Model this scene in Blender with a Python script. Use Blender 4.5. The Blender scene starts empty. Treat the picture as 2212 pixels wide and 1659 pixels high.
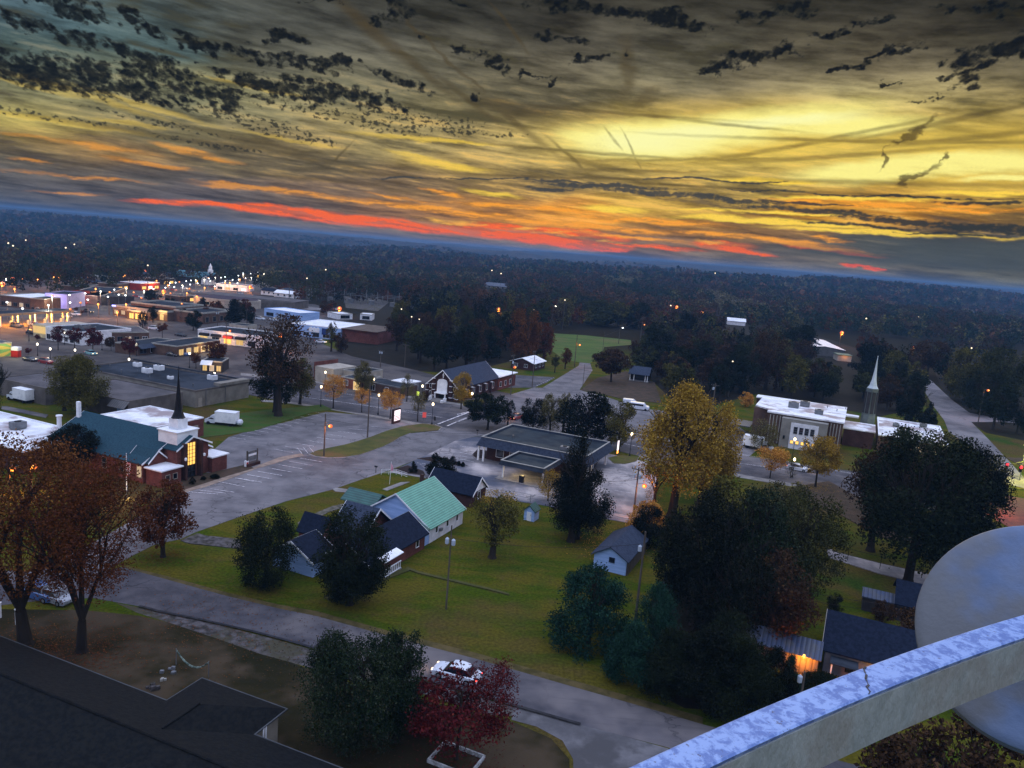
import bpy, bmesh, math, random
import numpy as np
from mathutils import Vector, noise as mnoise
# ------------------------------------------------------------------ camera
R_ = math.radians
H = 43.0                       # the catwalk of a water tower
PITCH, ROLL, FPX = 9.9, 4.65, 3028/4032*2212
scene = bpy.context.scene
_p, _r = R_(PITCH), R_(ROLL)
FWD = Vector((0, math.cos(_p), -math.sin(_p))); _up = Vector((0, math.sin(_p), math.cos(_p))); _rt = Vector((1, 0, 0))
RT = _rt*math.cos(_r)+_up*math.sin(_r); UP = _up*math.cos(_r)-_rt*math.sin(_r)
cam_d = bpy.data.cameras.new('camera'); cam = bpy.data.objects.new('camera', cam_d); scene.collection.objects.link(cam)
from mathutils import Matrix
cam.matrix_world = Matrix(((RT.x, UP.x, -FWD.x, 0), (RT.y, UP.y, -FWD.y, 0), (RT.z, UP.z, -FWD.z, H), (0, 0, 0, 1)))
cam_d.sensor_width = 36; cam_d.lens = 36*FPX/2212; cam_d.clip_start = .05; cam_d.clip_end = 40000
scene.camera = cam
scene.view_settings.view_transform = 'Standard'; scene.view_settings.look = 'None'; scene.view_settings.gamma = 1
scene.view_settings.exposure = 0.0
scene.cycles.max_bounces = 5; scene.cycles.diffuse_bounces = 2; scene.cycles.glossy_bounces = 2
scene.cycles.transparent_max_bounces = 4; scene.cycles.volume_bounces = 0; scene.cycles.use_denoising = True
scene.cycles.sample_clamp_indirect = 3
# survey of the site: sight lines from the catwalk meet the ground (or a height z) at these places
def sight(u, v): return FWD+RT*((u-1106)/FPX)+UP*((829.5-v)/FPX)
def G(p, z=0.0):
    d = sight(*p); t = (z-H)/d.z
    return Vector((d.x*t, d.y*t, z))
def proj(x, y, z):
    v = Vector((x, y, z-H)); D = v.dot(FWD)
    return 1106+FPX*v.dot(RT)/D, 829.5-FPX*v.dot(UP)/D, D
def tall(b, vt):                 # how tall the thing standing at b is when its top is seen at row vt
    g = G(b); lo, hi = 0., 80.
    for _ in range(40):
        m = (lo+hi)/2
        if proj(g.x, g.y, m)[1] > vt: lo = m
        else: hi = m
    return lo
CR = {'c1': (.2728, 0, 411.4), 'c2': (.248, 548.6, 548.6), 'c3': (.248, 1042.3, 603.5), 'c4': (.3055, 1536.1, 603.5),
      'c5': (.248, 0, 768), 'c6': (.248, 493.7, 822.9), 'B1': (.2728, 987.5, 822.9), 'B2': (.2728, 0, 1097.2), 'B3': (.33866, 548.6, 1097.2),
      'B4': (.33866, 1152.1, 1097.2), 'B5': (.28075, 1590.9, 987.5), 'B6': (.2976, 0, 1316.6), 'B7': (.30555, 1536.1, 1206.9),
      'S3': (.2728, 219.4, 493.7), 'd': (1, 0, 0)}
def c(k, x, y): s, a, b = CR[k]; return (a+s*x, b+s*y)
def cs(k, pts): return [c(k, *p) for p in pts]
# ------------------------------------------------------------------ world: the dusk sky
world = bpy.data.worlds.new('World'); scene.world = world; world.use_nodes = True
NT = world.node_tree; NT.nodes.clear()
class NB:
    def __init__(s, nt): s.nt = nt
    def n(s, t, **kw):
        x = s.nt.nodes.new(t)
        for k, v in kw.items(): setattr(x, k, v)
        return x
    def put(s, sock, v):
        if v is None: return
        if hasattr(v, 'links') and hasattr(v, 'node'): s.nt.links.new(v, sock)
        else: sock.default_value = v
    def m(s, op, a, b=None, cc=None, clamp=False):
        x = s.n('ShaderNodeMath', operation=op, use_clamp=clamp)
        s.put(x.inputs[0], a); s.put(x.inputs[1], b); s.put(x.inputs[2], cc); return x.outputs[0]
    def ms(s, val, f0, f1, t0=0., t1=1., smooth=True):
        x = s.n('ShaderNodeMapRange', interpolation_type='SMOOTHSTEP' if smooth else 'LINEAR')
        s.put(x.inputs[0], val)
        for i, v in zip((1, 2, 3, 4), (f0, f1, t0, t1)): s.put(x.inputs[i], v)
        return x.outputs[0]
    def mix(s, f, a, b, bt='MIX'):
        x = s.n('ShaderNodeMix', data_type='RGBA', blend_type=bt, clamp_factor=True)
        s.put(x.inputs[0], f)
        for i, v in ((6, a), (7, b)):
            if isinstance(v, tuple) and len(v) == 3: v = (*v, 1)
            s.put(x.inputs[i], v)
        return x.outputs[2]
    def noise(s, vec, scale, detail=4, rough=.55, dist=0., col=False):
        x = s.n('ShaderNodeTexNoise'); s.put(x.inputs['Vector'], vec)
        x.inputs['Scale'].default_value = scale; x.inputs['Detail'].default_value = detail
        x.inputs['Roughness'].default_value = rough; x.inputs['Distortion'].default_value = dist
        return x.outputs['Color' if col else 'Fac']
    def mapv(s, vec, loc=(0, 0, 0), rot=(0, 0, 0), sc=(1, 1, 1), vt='POINT'):
        x = s.n('ShaderNodeMapping', vector_type=vt); s.put(x.inputs[0], vec)
        x.inputs['Location'].default_value = loc; x.inputs['Rotation'].default_value = rot; x.inputs['Scale'].default_value = sc
        return x.outputs[0]
    def vm(s, op, a, b=None):
        x = s.n('ShaderNodeVectorMath', operation=op); s.put(x.inputs[0], a); s.put(x.inputs[1], b)
        return x.outputs['Value' if op == 'LENGTH' else 'Vector']
W = NB(NT)
def srgb(r, g, b):
    f = lambda x: (x/255/12.92 if x/255 <= .04045 else ((x/255+.055)/1.055)**2.4)
    return (f(r), f(g), f(b))
def azel(u, v):
    d = sight(u, v).normalized(); return math.degrees(math.atan2(d.x, d.y)), math.degrees(math.asin(d.z))

# the sky is computed here, procedurally, as radiance over azimuth and elevation, then looked up by direction
AZ0, AZ1, EL0, EL1, SW, SH = -46., 46., -3., 27., 1840, 600
_az, _el = np.meshgrid(np.linspace(AZ0, AZ1, SW, dtype=np.float32), np.linspace(EL0, EL1, SH, dtype=np.float32))
def perlin(x, y, seed=0):
    xi = np.floor(x).astype(np.int64); yi = np.floor(y).astype(np.int64); xf = x-xi; yf = y-yi
    def g(ix, iy, dx, dy):
        h = (ix*374761393+iy*668265263+seed*1442695041) & 0xffffffff
        h = ((h ^ (h >> 13))*1274126177) & 0xffffffff; h = (h ^ (h >> 16)) & 0xffff
        a = h*(2*np.pi/65536.); return np.cos(a)*dx+np.sin(a)*dy
    u = xf*xf*xf*(xf*(xf*6-15)+10); v = yf*yf*yf*(yf*(yf*6-15)+10)
    a = g(xi, yi, xf, yf); b = g(xi+1, yi, xf-1, yf); cc = g(xi, yi+1, xf, yf-1); d = g(xi+1, yi+1, xf-1, yf-1)
    return (a*(1-u)+b*u)*(1-v)+(cc*(1-u)+d*u)*v
def fbm(x, y, o=5, rough=.55, seed=0, billow=False):
    t = 0; a = 1; n = 0
    for k in range(o):
        p = perlin(x+k*17.3, y-k*9.1, seed+k)
        t = t+a*(1-np.abs(p)*2.6 if billow else p*1.5); n += a; a *= rough; x = x*2.03; y = y*2.03
    return t/n
def sst(x, a, b): t = np.clip((x-a)/(b-a), 0, 1); return t*t*(3-2*t)
def mixc(f, a, b): f = np.asarray(f)[..., None]; return a*(1-f)+np.asarray(b)*f
def ramp(val, stops):
    xs = [p for p, _ in stops]; return np.stack([np.interp(val, xs, [q[k] for _, q in stops]) for k in range(3)], -1)
DPP = 57.3/1661
def warped(fx, fy, ax, ay, seed, o=4):
    return _az+ax*fbm(_az*fx, _el*fy, o, .55, seed), _el+ay*fbm(_az*fx+40, _el*fy+7, o, .55, seed+50)
V0 = (_az, _el); VS = warped(.05, .16, 5., .7, 11, 3); VF = warped(.3, .5, .7, .35, 23); VW = warped(.5, .9, 1.6, .9, 31, 5)
def E(u, v, a, b, ang, V=None, soft=1.0):
    az, el = azel(u, v); V = V or VS; t = R_(ROLL-ang); o = np.zeros((SH, SW), np.float32)
    rx = (abs(a*math.cos(t))+abs(b*math.sin(t)))*DPP*1.5+4; ry = (abs(a*math.sin(t))+abs(b*math.cos(t)))*DPP*1.5+1.5
    x0, x1 = [int(np.clip((q-AZ0)/(AZ1-AZ0)*SW, 0, SW)) for q in (az-rx, az+rx)]; y0, y1 = [int(np.clip((q-EL0)/(EL1-EL0)*SH, 0, SH)) for q in (el-ry, el+ry)]
    dx, dy = V[0][y0:y1, x0:x1]-az, V[1][y0:y1, x0:x1]-el
    p = (dx*math.cos(t)+dy*math.sin(t))/(a*DPP); q = (-dx*math.sin(t)+dy*math.cos(t))/(b*DPP)
    o[y0:y1, x0:x1] = sst(np.sqrt(p*p+q*q), 1+.45*soft, 1-.75*soft)
    return o
def union(L):
    o = L[0]
    for x in L[1:]: o = np.maximum(o, x)
    return o
S = srgb
# colour of the clear and veiled sky, sampled direction by direction (row, column of the survey sight lines)
CT = [(0,0,(78,112,124)),(180,5,(84,120,128)),(320,40,(84,112,112)),(450,30,(84,92,84)),(600,40,(78,80,70)),(600,120,(96,96,80)),(800,20,(68,68,58)),(800,130,(112,108,86)),(1000,30,(60,60,50)),(1000,120,(104,98,74)),(1180,20,(56,54,44)),(1300,90,(88,82,62)),(1500,25,(60,57,44)),(1500,90,(94,88,64)),(1750,30,(58,55,42)),(1750,110,(100,90,60)),(2000,30,(52,50,40)),(2180,60,(50,48,38)),(2000,100,(96,86,58)),(2180,150,(110,98,62)),
 (0,90,(76,98,96)),(20,200,(120,120,84)),(150,160,(100,116,104)),(150,200,(178,170,110)),(60,262,(196,178,88)),(200,250,(150,136,86)),(300,240,(110,106,80)),(330,290,(96,92,72)),(180,315,(160,126,78)),(50,340,(98,92,80)),(60,390,(88,86,84)),(60,430,(88,86,88)),(250,380,(94,88,82)),(200,415,(96,90,88)),(400,200,(130,132,98)),(420,285,(136,126,84)),(500,330,(112,100,76)),(520,200,(150,146,102)),(600,240,(150,140,96)),(640,300,(150,130,82)),(700,350,(112,100,74)),(760,290,(158,142,88)),(760,180,(128,124,92)),(900,150,(116,110,82)),(860,300,(180,158,92)),(950,250,(140,128,84)),(1000,340,(176,148,80)),(900,400,(130,108,78)),(1050,300,(190,164,90)),(1080,200,(112,104,74)),(1160,240,(100,90,62)),
 (1200,300,(200,176,96)),(1180,350,(186,158,82)),(1300,360,(170,144,76)),(1450,350,(176,150,76)),(1600,360,(196,168,76)),(1230,165,(118,108,76)),(1400,180,(132,122,82)),(1400,225,(140,124,78)),(1600,180,(130,116,74)),(1700,215,(176,156,84)),(1900,170,(138,120,72)),(2000,210,(200,176,88)),(1850,225,(214,196,104)),(2150,230,(176,152,68)),(2180,300,(140,116,48)),(2000,320,(196,168,64)),(1800,350,(210,180,70)),(1700,395,(190,160,72)),(1500,395,(166,138,70)),(1250,400,(140,118,70)),(1100,400,(140,116,72)),(1800,440,(196,140,44)),(2000,440,(190,128,38)),(2160,470,(112,88,50)),(2150,400,(170,132,46)),(1400,440,(196,158,70)),(1250,460,(220,150,62)),(1050,450,(190,132,68)),(900,450,(150,112,78)),(700,420,(120,100,82)),(560,430,(100,92,88)),(420,430,(94,88,88)),
 (1500,490,(150,110,60)),(1650,505,(140,106,66)),(1450,530,(126,98,74)),(1700,545,(104,92,78)),(1900,540,(84,84,78)),(2100,540,(70,76,76)),(2180,610,(98,96,78)),(2000,592,(96,92,76)),(1800,580,(108,100,84)),(1600,570,(120,108,88)),(1400,555,(124,108,92)),(1200,535,(126,110,94)),(1000,518,(124,108,94)),(800,500,(118,104,92)),(600,483,(110,100,90)),(400,468,(102,96,88)),(200,453,(96,92,86)),(0,438,(90,88,82)),(0,300,(150,132,78))]
num = np.zeros((SH, SW, 3), np.float32); den = np.zeros((SH, SW), np.float32)
wx, wy = fbm(_az*.10, _el*.35, 4, .55, 101), fbm(_az*.10+9, _el*.35+5, 4, .55, 104)
ax_, ay_ = _az+3.2*wx, _el+.55*wy; rl_ = R_(2)
for u, v, q in CT:
    az, el = azel(u, v); dx, dy = ax_-az, ay_-el; sy = .62+.055*max(0, el)
    w = np.exp(-((dx*math.cos(rl_)+dy*math.sin(rl_))/3.1)**2-((-dx*math.sin(rl_)+dy*math.cos(rl_))/sy)**2)+1e-7*np.exp(-(dx/14)**2-(dy/5)**2)
    num += w[..., None]*np.array(S(*q), np.float32); den += w
base = num/den[..., None]; gy = base.mean(-1, keepdims=True)
ds_ = (.86-.26*sst(_el, 9, 14)+.16*sst(_el, 7, 3))[..., None]; base = (gy+(base-gy)*ds_)*(1-.12*sst(_el, 6, 11)-.06*sst(_az, 0, -30))[..., None]
base = mixc(sst(_el, 20, 26)*.0, base, S(50, 50, 44))
# cirrus veils: fine fibres lying along slightly different winds, converging on the glow
def streaks(ang, fx, fy, seed, o=6, r=.6, wav=.35):
    a = R_(ang); x = _az*math.cos(a)+_el*math.sin(a); y = -_az*math.sin(a)+_el*math.cos(a); y = y+wav*fbm(x*.09, y*.12, 3, .5, seed+30)
    y = y/(1+.035*np.clip(_el, 0, 30)); return fbm(x*fx, y*fy, o, r, seed)
s1 = streaks(-1.2, .10, 1.0, 3); s2 = streaks(-3.5, .16, 2.2, 5); s3 = streaks(3.5, .13, 1.5, 8); s4 = streaks(-2, .30, 4.5, 9, 5, .62, .2); s5 = streaks(7, .10, 1.2, 14)
lum = 1+.6*s1+.85*s2+.85*s4+.35*s3*sst(_az, -20, 10)+.25*s5; fib = s2+s4
base = base*np.clip(lum, .5, 1.55)[..., None]
hv = sst(s2*.8+s4*.7+s1*.5, .05, .55)*sst(_el, 1.6, 4.5)*sst(_el, 15, 8)
base = mixc(hv*(.16+.50*sst(_az, -24, 10))*sst(_el, 13, 7), base, S(250, 196, 92))
gv = sst(-s2*.9-s1*.7+.3*s4, .12, .6)*sst(_el, 1.5, 3)*sst(_el, 19, 11)
base = mixc(gv*.70, base, mixc(sst(_el, 3, 9), np.array(S(84, 74, 68))*np.ones(3), np.array(S(78, 74, 52))*np.ones(3)))
VN = (_az+.25*fbm(_az*.3, _el*.5, 3, .5, 131), _el+.09*fbm(_az*.5, _el*1.4, 4, .6, 133))
VG = (_az+.9*fbm(_az*.35, _el*.6, 4, .5, 121), _el+.28*fbm(_az*.35+4, _el*.9, 5, .6, 125)+.10*s4)
# the bright openings
halo = union([E(1580, 300, 370, 68, 1, VG, 1.), E(2080, 345, 260, 74, 4, VG, 1.)])
base = mixc(halo*.66*np.clip(1+.5*s2+.4*s4, .3, 1.2), base, S(240, 204, 84))
hot = union([E(1400, 302, 175, 38, 2, VG, .7), E(1490, 290, 210, 32, 0, VG, .7), E(1640, 266, 220, 28, -3, VG, .8), E(1800, 272, 160, 20, 2, VG, .8), E(2090, 352, 170, 20, 3, VG, .8), E(1880, 372, 140, 20, 0, VG, .8), E(1960, 352, 90, 14, 0, VG), E(2180, 384, 80, 6, 2, VG), E(1270, 300, 60, 16, 8, VG)])
base = mixc(np.clip(hot*(1.05+.35*s2+.3*s4), 0, 1), base, (1.0, .90, .27))
core = union([E(1390, 305, 120, 26, 2, VG), E(1460, 290, 150, 16, 0, VG), E(1690, 262, 150, 12, -1, VG)])
base = mixc(core*.9, base, (1.0, .98, .44))
yl = union([E(1560, 472, 100, 6, 2, VG), E(1700, 480, 150, 7, 5, VG), E(1900, 503, 200, 5, 4, VG), E(2080, 512, 110, 3, 3, VG), E(1330, 452, 70, 7, 3, VG), E(960, 356, 90, 7, 8, VG), E(880, 335, 50, 5, 10, VG), E(1060, 418, 60, 5, 8, VG), E(1640, 458, 160, 3, 3, VG), E(1850, 430, 160, 4, 3, VG), E(2120, 418, 90, 4, 3, VG), E(1650, 392, 100, 5, 3, VG),
  E(180, 205, 130, 7, 14, VG), E(300, 225, 120, 5, 14, VG), E(120, 262, 150, 5, 6, VG), E(60, 250, 90, 4, 5, VG), E(280, 268, 60, 4, 6, VG), E(60, 185, 90, 4, 10, VG), E(560, 190, 90, 4, 8, VG), E(900, 300, 150, 5, 4, VG), E(620, 300, 90, 4, 8, VG)])
base = mixc(np.clip(yl*(1.25+1.3*s4+.8*s2), 0, 1)*(.30+.70*sst(_az, -14, 2)), base, S(255, 214, 78))
dk = union([E(800, 62, 120, 13, 38, VN, 1.), E(900, 142, 110, 9, 38, VN, 1.), E(1010, 215, 80, 7, 36, VN, 1.), E(1110, 262, 110, 8, 38, VN, 1.), E(1225, 335, 60, 4, 40, VN, .9), E(960, 120, 150, 5, 42, VG, 1.), E(1300, 242, 300, 4, 5.6, VN, .9), E(1560, 268, 150, 3.5, 8, VN, .9), E(1860, 305, 400, 4, 4.6, VN, .9), E(1280, 330, 260, 3.5, 5, VN, .8),
  E(1680, 322, 170, 5, -7, VN, 1.), E(1840, 290, 170, 4, -8, VN, .9), E(2050, 262, 190, 5, -8, VN, .9), E(2080, 300, 150, 6, -2, VN, .9), E(1800, 338, 260, 5, -1, VN, .9), E(1880, 395, 250, 5, 4, VN, .9), E(1250, 385, 260, 3.5, 2, VN, .8),
  E(1740, 415, 500, 3.2, 4.4, VN, .8), E(1120, 240, 90, 16, 8, VG, 1.), E(1080, 225, 60, 12, 10, VG, 1.), E(1355, 150, 16, 60, -4, VG, 1.), E(1365, 325, 50, 2.4, 62, VN, .9), E(1325, 300, 30, 3, 50, VN, .9), E(1395, 213, 36, 18, 6, VW, 1.),
  E(735, 335, 40, 3, -45, VN, .9), E(600, 330, 200, 6, 9, VG, 1.), E(330, 290, 200, 7, 7, VG, 1.), E(860, 380, 200, 3, 4, VG), E(1100, 60, 60, 4, 50, VN, 1.), E(520, 300, 150, 9, 10, VG, 1.), E(700, 390, 170, 5, 6, VG, 1.), E(1500, 345, 220, 4, 1, VG, 1.), E(1380, 370, 160, 5, 2, VG, 1.)])
base = mixc(dk*.52*np.clip(1+.9*s4, .2, 1.3), base, S(76, 64, 40))
knots = union([E(1903, 345, 24, 5, -62, VW, .7), E(1975, 383, 34, 7, -32, VW, .7), E(1985, 280, 26, 8, -40, VW, .8), E(2022, 345, 20, 3, -55, VW, .9), E(1955, 300, 22, 4, -20, VW, .9)])
base = mixc(knots*.8, base, S(66, 52, 32))
# red and orange under-lit streaks, broken along their length
def brk(x): return sst(x, -.18, .22)
b1 = streaks(-4, .33, 3.4, 41, 5, .6, .2); b2 = streaks(5, .28, 2.6, 45, 5, .6, .2)
rd = union([E(360, 437, 70, 5.4, 3, VG, .8), E(470, 442, 110, 5, 3.6, VG, .8), E(600, 455, 110, 9.5, 5, VG, .8), E(730, 472, 130, 10.8, 6, VG, .8), E(880, 488, 150, 10.8, 6, VG, .8), E(1030, 502, 140, 10.8, 6, VG, .8), E(1170, 517, 130, 10.8, 5, VG, .8), E(1270, 532, 90, 6.8, 3, VG, .8), E(1110, 495, 120, 8.1, 6, VG, .8), E(1250, 505, 110, 8.1, 6, VG, .8), E(1400, 533, 110, 4.1, 5, VG, .8), E(1320, 540, 40, 3, 0, VG), E(1570, 532, 60, 8.1, 5, VG, .8), E(1610, 545, 60, 4.1, 6, VG, .8), E(1840, 574, 26, 3, 2, VG, .7), E(1885, 581, 22, 3, 4, VG, .7), E(1800, 541, 90, 4.1, 8, VG, .8)])
base = mixc(np.clip(rd*(.55+1.1*brk(b1+.5*b2)), 0, 1), base, S(255, 104, 30))
og = union([E(560, 410, 120, 5, 6, VG), E(680, 420, 120, 5, 6, VG), E(820, 440, 120, 5, 6, VG), E(960, 455, 130, 6, 7, VG), E(1080, 470, 130, 6, 6, VG), E(1250, 488, 200, 7, 5, VG), E(1400, 478, 150, 6, 4, VG), E(1350, 512, 120, 4, 6, VG), E(1560, 508, 130, 5, 5, VG), E(1700, 522, 120, 5, 7, VG), E(1830, 540, 80, 3, 7, VG), E(330, 355, 70, 4, 6, VG), E(270, 345, 50, 4, 10, VG), E(180, 312, 110, 5, 6, VG), E(420, 330, 70, 6, 12, VG), E(60, 348, 30, 3, 6, VG), E(500, 398, 70, 3, 6, VG), E(150, 380, 120, 3, 4, VG), E(140, 418, 60, 2.5, 2, VG), E(960, 418, 40, 5, 12, VG), E(870, 430, 60, 3, 10, VG), E(1150, 450, 160, 5, 4, VG), E(1880, 440, 200, 6, 3, VG), E(2080, 455, 110, 5, 3, VG), E(1790, 518, 40, 3, 8, VG)])
base = mixc(np.clip(og*(.45+1.1*brk(b2+.6*s4)), 0, 1)*(.5+.42*sst(_az, -26, -2)), base, S(255, 166, 50))
yr = union([E(1060, 488, 130, 5, 7, VG), E(1180, 500, 120, 5, 8, VG), E(1310, 520, 70, 3, 6, VG), E(1560, 527, 50, 3, 6, VG), E(960, 478, 70, 4, 8, VG), E(1790, 538, 60, 2, 7, VG)])
base = mixc(yr*brk(b2-.4*b1)*.85, base, S(255, 190, 70))
# slate bank low on the right, and bars of small dark clouds
base = mixc(np.clip(union([E(1990, 560, 330, 16, 5, VG, 1.), E(2140, 545, 220, 26, 4, VG, 1.)])*1.1, 0, 1)*.8, base, np.array(S(74, 80, 80))*np.ones(3))
base = mixc(union([E(1842, 574, 24, 3, 2, VG, .7), E(1885, 580, 22, 2.5, 4, VG, .7)])*.8, base, S(225, 84, 56))
tur = fbm(_az*.9, _el*2.2, 6, .62, 61, True)*.6+fbm(_az*2.6, _el*5.0, 4, .6, 66)*.5
bar = union([E(1300, 402, 180, 7, 3, VF), E(1400, 416, 150, 8, 4, VF), E(1560, 430, 160, 8, 6, VF), E(1760, 456, 200, 7, 6, VF), E(1960, 478, 200, 7, 5, VF), E(2130, 494, 140, 12, 4, VF), E(1500, 388, 160, 3, 4, VF), E(1620, 393, 110, 3, 3, VF), E(1900, 425, 280, 3, 4, VF), E(2130, 440, 110, 5, 3, VF), E(1850, 486, 160, 4, 5, VF), E(2050, 507, 120, 3, 5, VF), E(1650, 412, 90, 2, 4, VF), E(860, 386, 70, 3, 1, VF), E(1050, 385, 150, 2.4, 1, VF), E(1200, 392, 110, 2.4, 2, VF), E(1720, 440, 170, 3, 5, VF), E(1180, 408, 70, 5, 2, VF)])
base = mixc(sst(bar*.85+tur*.62, .58, 1.0)*.93, base, mixc(sst(_az, 8, 26), np.array(S(64, 66, 66))*np.ones(3), np.array(S(44, 50, 50))*np.ones(3)))
# broken cumulus: rounded puffs with thin, lighter edges, darker hearts
pers = 1/(1+.018*np.clip(_el-8, -8, 20))
def puffs(fx, fy, seed): 
    x, y = _az*fx*pers, _el*fy*pers; x2, y2 = x+.35*fbm(x*1.3, y*1.3, 3, .5, seed+60), y+.35*fbm(x*1.3+5, y*1.3, 3, .5, seed+63)
    return .60*2.4*np.abs(perlin(x2, y2, seed))+.45*(1-fbm(x2*2.1, y2*2.1, 4, .55, seed+3, True))
q1 = puffs(.70, 1.05, 201); q2 = puffs(1.35, 2.1, 211); q3 = puffs(2.3, 4.4, 221); n1 = fbm(_az*.5, _el*.8, 5, .6, 231); n2 = fbm(_az*1.6, _el*2.6, 5, .62, 241); n3 = fbm(_az*4.4, _el*6.2, 4, .6, 251)
pm = union([E(40, 145, 200, 34, 8, VW), E(60, 170, 170, 18, 6, VW), E(190, 160, 90, 30, 10, VW), E(250, 195, 160, 16, 6, VW), E(430, 205, 120, 20, 8, VW), E(560, 175, 120, 18, 8, VW), E(520, 205, 130, 12, 6, VW), E(700, 198, 180, 24, 6, VW), E(640, 135, 90, 12, 8, VW), E(860, 178, 80, 14, 14, VW), E(330, 132, 110, 20, 20, VW), E(330, 165, 90, 18, 10, VW), E(584, 78, 26, 18, 0, VW), E(645, 80, 28, 14, 0, VW), E(520, 108, 40, 13, 8, VW), E(600, 126, 60, 12, 8, VW), E(744, 132, 26, 18, 0, VW), E(700, 140, 50, 9, 0, VW),
  E(130, 8, 90, 16, 10, VW), E(160, 28, 50, 10, 8, VW), E(40, 40, 90, 13, 22, VW), E(185, 78, 36, 13, 10, VW), E(100, 72, 70, 9, 14, VW), E(300, 48, 46, 14, 40, VW), E(380, 80, 40, 13, 45, VW), E(430, 98, 50, 9, 14, VW), E(850, 24, 42, 24, -30, VW), E(815, 48, 24, 12, 0, VW), E(912, 80, 18, 8, 0, VW), E(1000, 104, 40, 11, 8, VW), E(1060, 130, 50, 14, 14, VW), E(1150, 168, 30, 5, 2, VW), E(1190, 172, 20, 4, 2, VW), E(1021, 216, 14, 10, 0, VW), E(1240, 16, 100, 14, 5, VW), E(1330, 28, 60, 16, 8, VW), E(1430, 40, 90, 16, 8, VW), E(1500, 58, 45, 16, 6, VW), E(1180, 82, 34, 12, 6, VW), E(1240, 88, 32, 13, 2, VW), E(1290, 124, 56, 9, -4, VW),
  E(1650, 30, 66, 17, -6, VW), E(1700, 22, 60, 13, 4, VW), E(1620, 122, 90, 15, -4, VW), E(1560, 148, 60, 12, -10, VW), E(1680, 112, 60, 7, -4, VW), E(1790, 74, 50, 9, -4, VW), E(1900, 45, 42, 11, 0, VW), E(1830, 145, 44, 7, -4, VW), E(1890, 124, 50, 8, -14, VW), E(1950, 108, 40, 11, -20, VW), E(2140, 112, 70, 20, -6, VW), E(2110, 150, 60, 8, -8, VW), E(2085, 178, 30, 14, -16, VW), E(2050, 162, 26, 6, 0, VW), E(2165, 14, 70, 12, 4, VW), E(2030, 18, 36, 6, 0, VW), E(1930, 181, 14, 3, -10, VW), E(2040, 210, 10, 3, 0, VW), E(990, 5, 30, 5, 0, VW), E(700, 2, 60, 4, 0, VW), E(1230, 228, 0.1, .1, 0, VW)])
psm = union([E(900, 262, 150, 24, 5), E(830, 235, 110, 18, 8), E(960, 275, 110, 16, 4), E(700, 235, 190, 16, 8), E(330, 262, 170, 7, 9), E(520, 322, 60, 5, 8), E(470, 316, 90, 6, 9), E(600, 285, 150, 11, 9), E(680, 300, 110, 7, 8), E(1050, 285, 60, 8, 3), E(60, 240, 130, 8, 7), E(200, 262, 120, 4, 7), E(450, 240, 220, 12, 9), E(2050, 225, 40, 8, 0), E(1140, 166, 60, 6, 0), E(780, 262, 150, 12, 8)])
d1 = pm*(.86+.10*sst(_az, -6, 6))+.60*(q1-.42)+.75*(q2-.45)+.34*n1+.20*n2+.08*n3+.0
cl1 = sst(d1, .36, .74)*sst(pm, .02, .25); heart = sst(d1+.25*n2, .55, 1.0)
d2 = psm*.52+.45*(q2-.45)+.95*(q3-.45)+.45*n2+.22*n3-.05
cl2 = sst(d2, .40, .72)*sst(psm, .03, .35)
veil = sst(pm*.55+.6*n1+.3*n2, .42, .95)*(1-cl1)*.45
base = mixc(veil, base, base*.62)
base = mixc(cl2*.88, base, np.array(S(50, 50, 42))*np.ones(3))
cc_ = mixc(np.clip(heart*.8+.35*n2+.25*n3, 0, 1), base*.22+np.array(S(48, 50, 46))*.55, np.array(S(15, 20, 26))*np.ones(3))
base = mixc(cl1, base, cc_)
base = base*(1+.05*fbm(_az*7, _el*9, 2, .5, 301))[..., None]
img = bpy.data.images.new('computed_sky', SW, SH, float_buffer=True)
px = np.ones((SH, SW, 4), np.float32); px[..., :3] = np.clip(base, .002, 3)
img.colorspace_settings.name = 'Linear Rec.709'; img.pixels.foreach_set(px.ravel()); img.pack()
tc = W.n('ShaderNodeTexCoord').outputs['Generated']
sep = W.n('ShaderNodeSeparateXYZ'); W.put(sep.inputs[0], tc)
X, Y, Z = sep.outputs
AZ = W.m('DEGREES', W.m('ARCTAN2', X, Y)); EL = W.m('DEGREES', W.m('ARCSINE', Z))
comb = W.n('ShaderNodeCombineXYZ'); W.put(comb.inputs[0], W.ms(AZ, AZ0, AZ1, smooth=False)); W.put(comb.inputs[1], W.ms(EL, EL0, EL1, smooth=False))
it = W.n('ShaderNodeTexImage', image=img, extension='EXTEND', interpolation='Linear'); W.put(it.inputs[0], comb.outputs[0])
# the blue dome overhead and the dull east behind
sky_n = W.n('ShaderNodeTexSky', sky_type='NISHITA', sun_disc=False, sun_elevation=R_(1.5), sun_rotation=R_(12), altitude=100)
ZEN = W.mix(W.ms(Z, .0, .85), (.14, .155, .155), (1.22, 1.38, 1.98))
over = W.mix(.06, ZEN, sky_n.outputs[0], 'ADD')
f = W.m('MAXIMUM', W.m('MAXIMUM', W.ms(Y, .15, -.25), W.ms(EL, 21, 48)), W.ms(W.m('ABSOLUTE', AZ), 42, 70))
final = W.mix(f, it.outputs[0], over)
bg = W.n('ShaderNodeBackground'); W.put(bg.inputs[0], final); bg.inputs[1].default_value = 1.0
out = W.n('ShaderNodeOutputWorld'); NT.links.new(bg.outputs[0], out.inputs[0])
world.cycles.sampling_method = 'MANUAL'; world.cycles.sample_map_resolution = 512
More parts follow.
